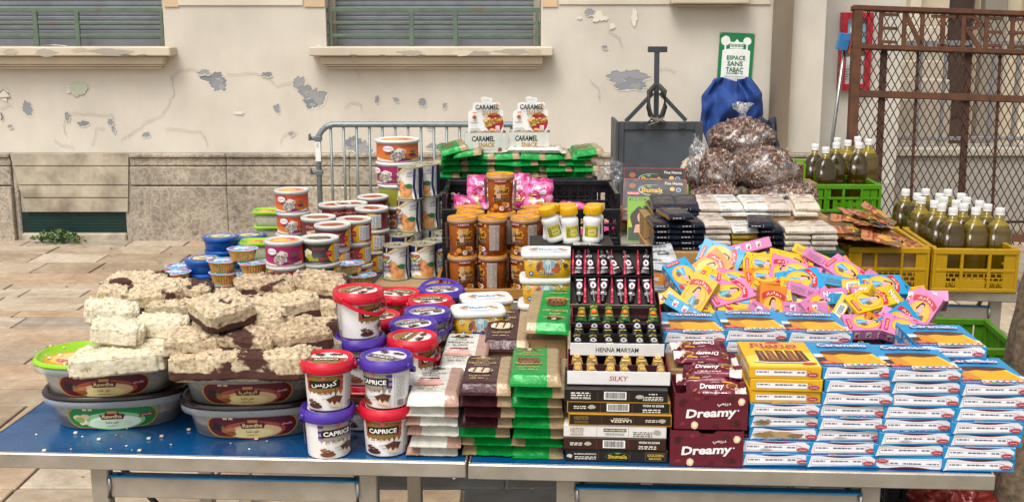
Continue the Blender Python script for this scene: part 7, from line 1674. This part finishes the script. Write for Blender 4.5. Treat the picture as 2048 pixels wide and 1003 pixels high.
def pouch(seed, c='#c9407f'):
    mb = MB(); Wd, Hh, dp = .12, .15, .055
    def f(s):
        def g(u, v):
            x, z = (u - .5) * Wd, v * Hh; k = max(0, math.sin(math.pi * u)) ** .5 * max(0, math.sin(math.pi * min(.97, v * .93 + .03))) ** .55
            return (x * (1 - .12 * k) + .005 * noise.noise(Vector((v * 6, seed, 0))), s * dp / 2 * k + .008 * noise.noise(Vector((u * 5, v * 6, seed + s))) * (k + .25), z + .006 * noise.noise(Vector((u * 5, seed, 3))))
        return g
    def cf(u, v): return ['#d8488c', '#e078ac', '#cf3f82', '#e498c0'][int((noise.noise(Vector((u * 3, v * 3, seed))) + 1) * 2) % 4] if v < .9 else '#b83270'
    mb.grid(f(-1), 26, 30, 'sachet', cf=cf); mb.grid(f(1), 20, 24, 'sachet', cf=cf)
    a = Art(); a.blob(.0, .055, .04, .03, '#e0c04a', 2, .25); a.blob(-.004, .05, .03, .02, '#e6dcc0', 4, .3); a.blob(.005, .045, .02, .012, '#b8782c', 6, .3); a.text('CEBON', -.03, .104, .03, .12, '#f0e2ea', .03); a.blob(.02, .09, .018, .009, '#e6d8e0', 3); a.line([(-.04, .085), (-.02, .095), (.0, .088)], .006, '#6a2a3c'); a.fine(-.03, .012, .03, .022, '#7a2a50', 2)
    g = f(-1); mb.art(a, lambda u, v, d: Vector(g(u / Wd + .5, v / Hh)) + Vector((0, -d, 0)), 'sachet', base=.0016)
    return Kind(tag(mb.build('sweet_bag'), 'x', 'bag', 'pink bags of sweets'))
PB = [pouch(s) for s in (1, 4, 8)]
zb = T + .17
for i, (px, py, Y, rz, rx, ry, z_, lb) in enumerate(((962, 395, 4.26, 12, -16, 4, 1.04, 'pink sweet bag standing at the left of the black crate'), (1032, 385, 4.27, -8, -12, -3, 1.045, 'pink sweet bag standing behind the highest honey pot'), (1076, 392, 4.25, 6, -14, 3, 1.03, 'pink sweet bag with yellow picture in the crate middle'), (934, 405, 4.2, 30, -40, 20, .99, 'pink sweet bag slumped in the left corner'), (1000, 410, 4.16, 0, -30, -10, .98, 'pink sweet bag half hidden behind the highest honey pot'), (1130, 400, 4.2, -12, -62, 6, 1.0, 'pink sweet bag lying back at the crate right'), (1175, 408, 4.18, 60, -68, -8, .985, 'pink sweet bag lying sideways at the right end'), (1150, 420, 4.1, -70, -75, 4, .975, 'pink sweet bag lying flat at the front right'), (1060, 422, 4.1, 20, -70, 4, .965, 'pink sweet bag lying low at the crate front'), (960, 425, 4.1, -25, -66, 8, .965, 'pink sweet bag lying low at the left front'), (1100, 415, 4.12, 40, -66, 0, .97, 'pink sweet bag wedged low between the standing and lying ones'), (1205, 408, 4.2, 15, -74, 0, .975, 'pink sweet bag at the far right corner of the crate'))):
    p = D(px, py, Y); PB[i % 3].put(TR((p.x, Y, z_ - .075), rz, rx, ry, .92), lb)

# ================================================================ rear right: henna cartons, bars, walnuts
def flat_henna(kind):
    Wd, Hh, th = .225, .16, .028; mb = MB(); c = {'green': '#6fa01e', 'black': '#171210'}[kind]; w2 = Wd / 2
    mb.box(-w2, w2, 0, th, 0, Hh, '#8c1a20' if kind == 'black' else '#7aa626', 'print', .0008); a = Art(); a.rect(-w2 + .003, .003, w2 - .003, Hh - .003, c)
    if kind == 'black':
        a.poly([(.046 * math.cos(R(t)) - .012, .118 + .020 * math.sin(R(t))) for t in range(0, 360, 12)], '#b9bcb4'); a.ell(-.010, .1185, .045, .0185, '#171210', 28); a.text('Shumaila', -.048, .108, .028, .127, '#d8a81c', .02, shear=.15); a.blob(-.02, .131, .008, .004, '#4f8a2a', 3); a.text('NATURAL', -.034, .082, .014, .091, '#dcd6cc', .02); a.text('HENNA PASTE', -.044, .068, .028, .077, '#dcd6cc', .02); a.ell(-.08, .132, .012, .010, '#8a4a24', 18); a.rect(-.098, .098, -.052, .110, '#a81c26'); a.fine(-.095, .1, -.056, .108, '#dcb8b4', 2); a.text('Fine Henna', .036, .138, .098, .148, '#e0d8cc', .01); a.ell(.062, .122, .009, .008, '#c9a05a', 14); a.ell(.084, .119, .009, .008, '#b8bcc8', 14); a.ell(.084, .119, .007, .006, '#3a4a7a', 14)
        a.blob(-.06, .04, .045, .016, '#a5683f', 5, .35, 24); a.blob(-.07, .046, .02, .012, '#5c2f1c', 6, .4); a.rect(-.014, .052, .026, .062, '#d5d2c8'); a.blob(.07, .034, .022, .032, '#0b0909', 8, .1); a.ell(.068, .038, .012, .016, '#c08a68', 16); a.blob(.035, .024, .02, .008, '#b07a54', 9, .3)
        a.rect(-w2 + .003, .003, w2 - .003, .02, '#5c1414')
    else:
        a.rect(-w2 + .003, .003, w2 - .003, .05, '#1c3a1c'); a.poly([(-w2 + .003, .05), (w2 - .003, .05), (w2 - .003, .07), (0, .056), (-w2 + .003, .08)], '#a3a81e'); a.rect(-.058, .112, .05, .128, '#1d3f22'); a.text('حنة رويال', -.034, .114, .026, .127, '#e6e2d4', .02); a.poly([(-.032, .130), (-.036, .15), (-.02, .14), (-.010, .153), (-.002, .142), (.006, .156), (.012, .142), (.022, .152), (.03, .14), (.042, .149), (.038, .13)], '#b8861c'); a.text('Fine Henna', .04, .142, .1, .15, '#2a4a1c', .01); a.ell(.066, .134, .008, .007, '#d8b48a', 14); a.ell(.086, .133, .008, .007, '#34508c', 14); a.rect(-.107, .148, -.05, .155, '#264a22'); a.fine(-.1, .149, -.055, .154, '#c8d8a0', 1)
        a.blob(-.065, .078, .036, .044, '#2c1712', 4, .12, 26); a.ell(-.062, .086, .016, .022, '#d0a184', 18); a.poly([(-.09, .03), (-.05, .03), (-.04, .052), (-.06, .064), (-.085, .058)], '#c89878'); a.blob(-.045, .075, .012, .036, '#241210', 5, .15); a.ell(-.066, .093, .0025, .0015, '#3a2018', 8); a.ell(-.057, .093, .0025, .0015, '#3a2018', 8); a.ell(-.061, .077, .004, .0016, '#a04a44', 8)
    mb.art(a, plane_fn((0, 0, 0), (1, 0, 0), (0, 0, 1))); return tag(mb.build('henna_carton'), 'x', 'henna box', 'leaning henna boxes')
FG, FB = Kind(flat_henna('green')), Kind(flat_henna('black'))
zc = .915
pb = P(1320, 484, zc)
cardboard('packing_carton', 'grey-brown carton under the leaning henna boxes', .27, .5, zc - T - .001, TR((pb.x, pb.y - .015, T), -3), '#8a8276')
FG.put(TR((pb.x, pb.y + .01, zc), -5, -24), 'lime green henna box with a dark-haired portrait leaning in front')
FB.put(TR((pb.x - .012, pb.y + .10, zc + .055), -9, -27), 'black henna box with hands leaning between two others')
FB.put(TR((pb.x + .002, pb.y + .21, zc + .075), -6, -20), 'rearmost black henna box with red border')
FG.put(TR((pb.x + .012, pb.y + .17, zc + .02), -2, -18), 'lime green henna box almost hidden behind the black ones')
cardboard('packing_carton', 'plain carton hidden behind the leaning henna boxes', .24, .12, .075, TR((pb.x, pb.y + .2, zc), -5))
# chocolate bars on cartons
Yb = 3.62
zb0 = .945
def xr_(px, Y=Yb, z=.95): return P(px, 40 + (H - z) * F / Y, z).x
xa, xm, xb = (1305 - CX) * Yb / F, (1560 - CX) * Yb / F, (1700 - CX) * Yb / F
a = Art(); a.poly([(-.2, .0), (-.08, .0), (-.11, .08), (-.2, .12)], '#c9cba8'); a.rect(.0, .0, .0012, zb0 - T - .003, '#7d6340'); a.line([(-.08, 0), (-.115, .09)], .002, '#e0d4b8'); a.fine(-.19, .02, -.13, .07, '#7a8a5a', 4)
cardboard('tan_carton', 'tan cardboard carton with a pale green corner under the dark chocolate bars', xm - xa, .4, zb0 - T - .002, TR(((xa + xm) / 2, Yb - .02, T + .0005)), '#a8824f', a)
a = Art(); vs, fs, _ = glyphs('STOV', .02); a.raw([(-.005 + v * .03, .175 - u * .13) for u, v in vs], fs, '#c9c2a0'); a.ell(.045, .14, .012, .014, '#a8323c', 18); a.line([(.030 + (.004 if i % 2 else 0), .05 + i * .005) for i in range(12)], .0016, '#c9c2a0'); a.blob(-.07, .14, .016, .012, '#2f6a3a', 3, .4)
cardboard('green_carton', 'dark green printed carton with sideways lettering under the cream bars', xb - xm - .004, .4, zb0 - T - .001, TR(((xm + xb) / 2 + .002, Yb - .025, T + .0005)), '#16352a', a)
KB = {}
for k, c in (('navy', '#171c2c'), ('cream', '#c9bcae'), ('cream2', '#d3c6b2'), ('gold', '#a88a2a'), ('sky', '#dcd9d0')): KB[k] = Kind(tag(bar_pack(c, k), 'x', 'chocolate bar'))
BHt = .0182
seq = [('navy', 5, 1338), ('navy', 5, 1390), ('cream', 5, 1444), ('gold', 4, 1499), ('navy', 4, 1553), ('cream2', 4, 1606), ('cream', 4, 1660)]
for j, (k, n, px) in enumerate(seq):
    for i in range(n):
        kk = k
        if k == 'gold' and i == n - 1: kk = 'sky'
        KB[kk].put(TR(((px - CX) * Yb / F + rnd.uniform(-.003, .003), Yb + rnd.uniform(-.004, .005), zb0 + i * BHt), rnd.uniform(-3, 3)), f'{ {"navy": "navy", "cream": "cream", "cream2": "beige", "gold": "golden", "sky": "pale blue-lettered"}[kk] } chocolate bar, {nth(i, n)} of {["first", "second", "third", "fourth", "fifth", "sixth", "seventh"][j]} front stack from left', 'chocolate bars in stacks')
seq2 = [('navy', 1334), ('navy', 1380), ('cream', 1424), ('sky', 1470), ('sky', 1520), ('cream', 1566), ('cream2', 1622)]
Y2 = 3.81
for j, (k, px) in enumerate(seq2):
    n = 2
    for i in range(n):
        KB[k].put(TR(((px - CX) * Y2 / F + rnd.uniform(-.003, .003), Y2 - .0 + rnd.uniform(-.004, .005), zb0 + .078 + i * BHt), rnd.uniform(-5, 5), 7), f'{ {"navy": "navy", "cream": "cream", "cream2": "beige", "sky": "pale blue-lettered"}[k] } chocolate bar, {"upper" if i else "lower"} one of the {["first", "second", "third", "fourth", "fifth", "sixth", "seventh"][j]} rear stack from the left', 'chocolate bars in stacks')
cardboard('packing_carton', 'plain carton hidden under the rear chocolate bars', .62, .17, .076, TR(((1480 - CX) * Y2 / F, Y2 + .01, zb0)))
for px, py, dz, rz, k, lb in ((1362, 428, .1, 8, 'navy', 'navy chocolate bar with torn pale end lying across the left stacks'), (1520, 444, .088, -10, 'navy', 'navy chocolate bar lying askew beside the golden stack')): p = P(px, py + 10, zb0 + dz); KB[k].put(TR((p.x, p.y - .02, zb0 + dz), rz), lb, 'chocolate bars in stacks')
# walnut bags
def walnut_bag(label, px, py, Y, rx_, ry_, rz_, seed, knot=True, tilt=0):
    p = D(px, py, Y); t = thing('walnut_bag', label, 'bag', 'clear bags of walnuts', TR((p.x, Y, p.z), 0, 0, tilt))
    def sph(k, amp, pin=1):
        def g(u, v):
            a_, b_ = u * 2 * math.pi, (v - .5) * math.pi; d = Vector((math.cos(b_) * math.cos(a_), math.cos(b_) * math.sin(a_), math.sin(b_)))
            l = (abs(d.x) ** 2.4 + abs(d.y) ** 2.4 + abs(d.z) ** 2.4) ** (1 / 2.4); d = d / l
            q = Vector((d.x * rx_, d.y * ry_, d.z * rz_)) * k
            if q.z > 0: f = 1 - .28 * (q.z / rz_) ** 2; q.x *= f; q.y *= f
            nn = Vector((seed * 2.3, 0, 0))
            return q + d * (amp * noise.noise(q * 30 + nn) + .012 * noise.noise(q * 9 + nn))
        return g
    mb = MB(); mb.grid(sph(1, .006), 70, 44, 'walnut', '#fff')
    rd = random.Random(seed)
    for i in range(520):    # loose halves pushing against the film
        u, v = rd.uniform(.45, 1.05), rd.uniform(.12, .92); q = sph(1, .006)(u % 1, v); s = rd.uniform(.006, .011); e = Euler((rd.uniform(0, 6), rd.uniform(0, 6), rd.uniform(0, 6))).to_matrix()
        vs = [q + e @ Vector((x * s * 1.2, y * s * .8, z * s * .5)) for x, y, z in ((1, 0, 0), (0, 1, 0), (-1, 0, 0), (0, -1, 0), (0, 0, 1), (0, 0, -1))]
        mb.add(vs, [(0, 1, 4), (1, 2, 4), (2, 3, 4), (3, 0, 4), (1, 0, 5), (2, 1, 5), (3, 2, 5), (0, 3, 5)], rd.choice(['#4a2c22', '#63402f', '#3a2117', '#74503f', '#94705a', '#593828', '#b5967a']), 'card', True)
    mb.build('walnuts', t)
    mb = MB(); mb.grid(sph(1.06, .012), 60, 40, 'film', '#fff')
    mb.build('plastic_film', t)
    if knot:
        mb = MB(); pr = []
        for j in range(7):
            r = (.035, .016, .012, .02, .034, .045, .05)[j] * .8; pr.append((r, rz_ * .92 + j * .011))
        mb.lathe(pr, 26, 'film_dense', '#fff', cap=False, jit=lambda v: v + Vector((noise.noise(v * 60) * .012, noise.noise(v * 60 + Vector((5, 5, 5))) * .012, noise.noise(v * 40) * .014))); mb.build('knot', t)
cardboard('packing_carton', 'plain carton hidden under the walnut bags', .5, .36, .2, TR((D(1500, 410, 4.15).x, 4.02, T)), '#8b7350')
k = 4.15 / F
walnut_bag('clear bag of walnuts at the lower right of the bag pile', 1560, 388, 4.1, 66 * k, .1, 30 * k, 1, False)
walnut_bag('small clear bag of walnuts at the lower left of the bag pile', 1433, 394, 4.1, 50 * k, .1, 26 * k, 2, False)
walnut_bag('broad clear bag of walnuts in the middle of the pile, tilted', 1532, 336, 4.14, 70 * k, .1, 45 * k, 3, False, 14)
walnut_bag('clear bag of walnuts squeezed left of the broad middle bag', 1442, 340, 4.2, 42 * k, .1, 42 * k, 4, False, -8)
walnut_bag('knotted clear bag of walnuts crowning the pile', 1482, 275, 4.24, 66 * k, .1, 36 * k, 5, True)
walnut_bag('dark clear bag of walnuts half hidden at the far left of the pile', 1400, 352, 4.4, 32 * k, .08, 36 * k, 6, False)
def crumple(name, label, cat, px, py, Y, sx, sz, seed, mat='film_dense', c='#fff', dp=.06):
    p = D(px, py, Y); mb = MB()
    def g(u, v):
        a_, b_ = u * 2 * math.pi, (v - .5) * math.pi; d = Vector((math.cos(b_) * math.cos(a_), math.cos(b_) * math.sin(a_), math.sin(b_))); q = Vector((d.x * sx, d.y * dp, d.z * sz)); n_ = Vector((seed, seed * 2, 0))
        return q * (1 + .5 * noise.noise(d * 2.2 + n_) + .25 * noise.noise(d * 6 + n_))
    mb.grid(g, 46, 34, mat, c); return tag(mb.build(name, M=TR((p.x, Y, p.z))), label, cat)
crumple('plastic_bag', 'twisted translucent white plastic bag left of the walnuts', 'plastic bag', 1394, 318, 4.3, .03, .07, 3)
crumple('plastic_bag', 'cream coloured sack corner behind the walnut bags', 'sack', 1398, 338, 4.5, .06, .05, 8, 'cloth', '#b9ab94')
crumple('plastic_bag', 'crumpled clear plastic between the green packs and henna boxes', 'plastic wrap', 1222, 348, 4.45, .045, .05, 5, 'film')
# green crate with bottles
OBS = [Kind(tag(oil_bottle(v), 'x', 'oil bottle', 'bottles of olive oil')) for v in (0, 1, 2)]
GYc = 4.74
gx0, gx1 = D(1612, 400, GYc).x, D(1762, 400, GYc).x; zg = D(1690, 425, GYc).z
LG = '#477c14'
cardboard('packing_carton', 'plain carton hidden under the green bottle crate', gx1 - gx0 - .01, .26, zg - T - .001, TR(((gx0 + gx1) / 2, GYc + .01, T)), '#8b7350')
crate('lime green crate of olive oil bottles beside the walnut bags', '#4f8a16', gx1 - gx0, .3, .118, TR(((gx0 + gx1) / 2, GYc, zg), -2), 'slot')
for px, py in ((1631, 292), (1652, 298), (1673, 289), (1675, 279), (1696, 284), (1716, 277), (1718, 289), (1738, 282)):
    z = zg + .014 + .254; p = P(px, py - 4, z); p.y = max(p.y, GYc + .055); w_ = {(1631, 292): 'leftmost', (1652, 298): 'front, second from left', (1673, 289): 'third from left', (1675, 279): 'hidden behind the third', (1696, 284): 'in the middle', (1716, 277): 'rearmost', (1718, 289): 'front right', (1738, 282): 'rightmost'}[(px, py)]
    OBS[px % 3].put(TR((p.x, p.y, zg + .014), rnd.uniform(-8, 8)), f'olive oil bottle with white cap in the green crate, {w_}', 'bottles of olive oil')
gb_ = D(1592, 375, 4.9)
crate('lime green crate standing upright behind the walnut bags', '#6aa81c', .2, .2, .22, TR((gb_.x, 4.9, D(1598, 430, 4.9).z), 0), 'solid')
t = thing('preserve_jar', 'red preserve jar with golden lid beside the green crate', 'jar', M=TR((D(1594, 365, 4.35).x, 4.4, D(1594, 366, 4.35).z)))
mb = MB(); mb.lathe([(.03, 0), (.034, .004), (.034, .05), (.03, .058)], 24, 'plastic', '#6e2a14'); mb.build('glass', t); mb = MB(); mb.lathe([(.035, .058), (.0355, .07), (.033, .072), (.001, .071)], 24, 'tin', '#a8965a'); mb.build('lid', t)
cardboard('packing_carton', 'plain carton hidden under the red preserve jar', .14, .12, D(1594, 366, 4.35).z - T - .001, TR((D(1600, 365, 4.35).x, 4.36, T)), '#8b7350')
# yellow crates
YC = '#b48a06'; yy = 3.86
ya0, ya1, yb1 = D(1697, 560, yy).x, D(1862, 560, yy).x, D(2032, 560, yy).x
crate('yellow brick-patterned crate holding spice sachets', YC, ya1 - ya0 - .006, .42, .152, TR(((ya0 + ya1) / 2, yy + .02, T + .001), -3), 'brick')
crate('yellow brick-patterned crate full of olive oil bottles', YC, yb1 - ya1 - .004, .42, .152, TR(((yb1 + ya1) / 2 + .002, yy - .005, T + .001), -4), 'brick')
caps = [(628, 360), (692, 382), (735, 358), (715, 402), (795, 383), (858, 360), (785, 422), (825, 402), (898, 383), (815, 437), (873, 457), (898, 420), (948, 403), (927, 437), (990, 460), (1047, 420), (1052, 440), (1135, 460)]
got = []
for i, (cx, cy) in enumerate(caps):
    px, py = 1580 + cx / 2.71, 250 + cy / 2.71; z = T + .016 + .254; p = P(px, py - 5, z); xy = Vector((p.x, p.y))
    xy.x = min(max(xy.x, ya1 + .05), yb1 - .05)
    for _ in range(40):
        for o in got:
            d = xy - o
            if d.length < .083: xy = xy + (d.normalized() if d.length > 1e-4 else Vector((1, 0))) * (.084 - d.length) * .5
    got.append(xy)
order = sorted(range(len(got)), key=lambda i: -got[i].y)
NO = ['first', 'second', 'third', 'fourth', 'fifth', 'sixth', 'seventh', 'eighth', 'ninth', 'tenth', 'eleventh', 'twelfth', 'thirteenth', 'fourteenth', 'fifteenth', 'sixteenth', 'seventeenth', 'eighteenth']
byx = sorted(range(len(got)), key=lambda i: got[i].x / got[i].y)
for r, i in enumerate(byx): OBS[r * 2 % 3 if r % 4 else 0].put(TR((got[i].x, got[i].y, T + .016), rnd.uniform(-10, 10)), f'olive oil bottle with white cap in the yellow crate, {NO[r]} cap from the left', 'bottles of olive oil')
# spice sachets
def sachet(seed):
    mb = MB(); rd = random.Random(seed); Wd, Hh = .085, .13
    f = lambda u, v: ((u - .5) * Wd, (v - .5) * Hh, .006 + .007 * math.sin(math.pi * u) * math.sin(math.pi * v) + .006 * noise.noise(Vector((u * 4, v * 5, seed))))
    pal = ['#b5602a', '#c98a4a', '#a83a22', '#8a5a30', '#5c6a3c', '#d0a070', '#7a3a2c']
    def cf(u, v): return pal[int((noise.noise(Vector((u * 5, v * 6, seed * 3))) + 1) * 3.4) % 7] if v < .72 else '#b8744a'
    mb.grid(f, 20, 26, 'sachet', cf=cf); mb.grid(lambda u, v: Vector(f(u, v)) * 1 - Vector((0, 0, .003)), 10, 12, 'sachet', '#8c5a3c')
    a = Art(); a.scrib('EPICES', -.03, .034, .03, .05, '#a82a1c', .03); a.fine(-.03, .026, .03, .031, '#6a3a20', 1); a.ell(-.01, -.01, .02, .026, '#c9903c', 16); a.blob(.016, -.03, .014, .014, '#96331e', 3)
    mb.art(a, lambda u, v, d: Vector(f(u / Wd + .5, v / Hh + .5)) + Vector((0, 0, d)), 'sachet', base=.001); return Kind(tag(mb.build('spice_sachet'), 'x', 'sachet', 'printed spice sachets'))
KS = [sachet(s) for s in (2, 5, 9)]
rd = random.Random(8); sx0, sx1 = D(1690, 500, 3.9).x, D(1800, 500, 3.9).x
pos9 = ['front', 'middle', 'back']
cardboard('packing_carton', 'plain carton hidden under the spice sachets', ya1 - ya0 - .06, .36, .13, TR(((ya0 + ya1) / 2, yy + .05, T + .016), -3))
for i, (px, py, rz, rx, z) in enumerate(((1706, 492, 70, 8, .91), (1748, 496, 95, -8, .91), (1800, 498, 60, 6, .905), (1716, 478, 110, 10, .93), (1762, 474, 75, 12, .94), (1702, 455, 85, -5, .955), (1745, 452, 100, 8, .96), (1700, 436, 75, 5, .97), (1740, 432, 60, 14, .98), (1726, 444, 120, 10, .965), (1756, 424, 65, 30, .99), (1770, 462, 50, 20, .94), (1716, 424, 95, 10, .975), (1690, 470, 60, 0, .93), (1780, 484, 110, 10, .915))):
    py = py - 14 if py > 480 else py; p = P(px, py, z); KS[i % 3].put(TR((p.x, p.y, z - .01), rz, rx, rd.uniform(-12, 12), 1.05), 'orange and red printed spice sachet, ' + ['lowest at the left front', 'front middle', 'front right against the bottles', 'left above the front row', 'middle above the front row', 'left under the beige bars', 'centre of the heap', 'left near the green crate', 'middle near the green crate', 'crossways near the centre', 'tilted up before the green crate', 'right of the centre', 'farthest back on the left', 'half under the cream bars', 'near the crate corner'][i], 'printed spice sachets')
# printed plastic sheets
p = P(1156, 512, 1.0); q = P(1352, 514, 1.0)
ss = thing('plastic_sheet_stack', 'stack of grey printed plastic sheets behind the propped henna box', 'stack of sheets', M=TR(((p.x + q.x) / 2, p.y, T), -2))
L_ = q.x - p.x; mb = MB(); rd = random.Random(2)
mb.box(-L_ / 2 + .01, L_ / 2 - .01, .01, .24, 0, .06, '#8b7350', 'card', .002)
z = .061
while z < .232: d = rd.uniform(-.006, .006); h = rd.uniform(.003, .006); mb.box(-L_ / 2 + d, L_ / 2 + rd.uniform(-.008, .006), .004 + rd.uniform(-.004, .004), .24, z, z + h - .0006, rd.choice(['#c9ccd0', '#b8bcc2', '#d8dadc', '#aab0b6']), 'sachet', .0006); z += h
mb.build('sheets', ss)
mb = MB(); tf = lambda u, v: (-L_ / 2 - .01 + (L_ + .02) * u, -.012 + .26 * v, .238 + .010 * noise.noise(Vector((u * 4, v * 3, 4))) + .006 * math.sin(u * 5 + v * 2) - (.02 * max(0, .1 - v) / .1))
mb.grid(tf, 50, 30, 'sachet', '#b4b8bc'); a = Art()
for r in range(4): a.fine(-L_ / 2 + .01, .012 + r * .06, L_ / 2 - .01, .04 + r * .06, '#4a4e54', 3, r + 3, fill=.6)
for i in range(5): a.rect(-L_ / 2 + .02 + i * .055, .105, -L_ / 2 + .055 + i * .055, .13, '#50545a'); a.ell(-L_ / 2 + .037 + i * .055, .1175, .011, .009, '#c8cccf', 14)
a.scrib('جديدة', -.05, .19, .05, .225, '#3a3e44', .02); a.scrib('الجزائر', -.1, .05, .0, .08, '#3a3e44', .02)
mb.art(a, lambda u, v, d: Vector(tf((u + L_ / 2 + .01) / (L_ + .02), (v + .012) / .26)) + Vector((0, 0, d)), 'sachet', base=.0015); mb.build('top_sheet', ss)

# ================================================================ lower right: lime crates, tree, bag
LX0, LX1 = D(1786, 663, 3.2).x, D(2034, 663, 3.2).x
for i in range(4): crate(['black crate at the bottom of the crate stack on the ground', 'black crate second in the stack on the ground', 'lime green crate under the empty one below the rear table', 'empty lime green crate topping the stack right of the cartons'][i], (BK_, BK_, LG, LG)[i], LX1 - LX0, .36, .195, TR(((LX0 + LX1) / 2 + .02, 3.2, -.05 + i * .199 if i else .001), -6), 'slot')
mb = MB(); cc = P(1960, 690, .7)
tree = thing('tree', 'rough brown tree trunk rising at the right edge by the stall', 'tree', M=TR((1.325, 2.75, 0)))
pr = []; 
def tj(v): a_ = math.atan2(v.y, v.x); k = .022 * noise.noise(Vector((math.cos(a_) * 3, math.sin(a_) * 3, v.z * 2.5))) + .012 * noise.noise(Vector((math.cos(a_) * 9, math.sin(a_) * 9, v.z * 7))); r = math.hypot(v.x, v.y) or 1; return Vector((v.x * (1 + k / r * 1), v.y * (1 + k / r), v.z)) + Vector((.11 * v.z, .02 * v.z, 0))
mb.lathe([(.30 if i == 0 else .22 if i == 1 else .19 - .002 * i, i * .06) for i in range(60)], 64, 'bark', '#75634e', jit=tj); mb.build('trunk', tree)
crumple('red_bag', 'crumpled red and grey plastic bag on the soil under the right table', 'bag', 1900, 1010, 2.7, .09, .06, 12, 'sachet', '#8a2a22', .06)
# gas-strut like cable under the tables and a cloth hem
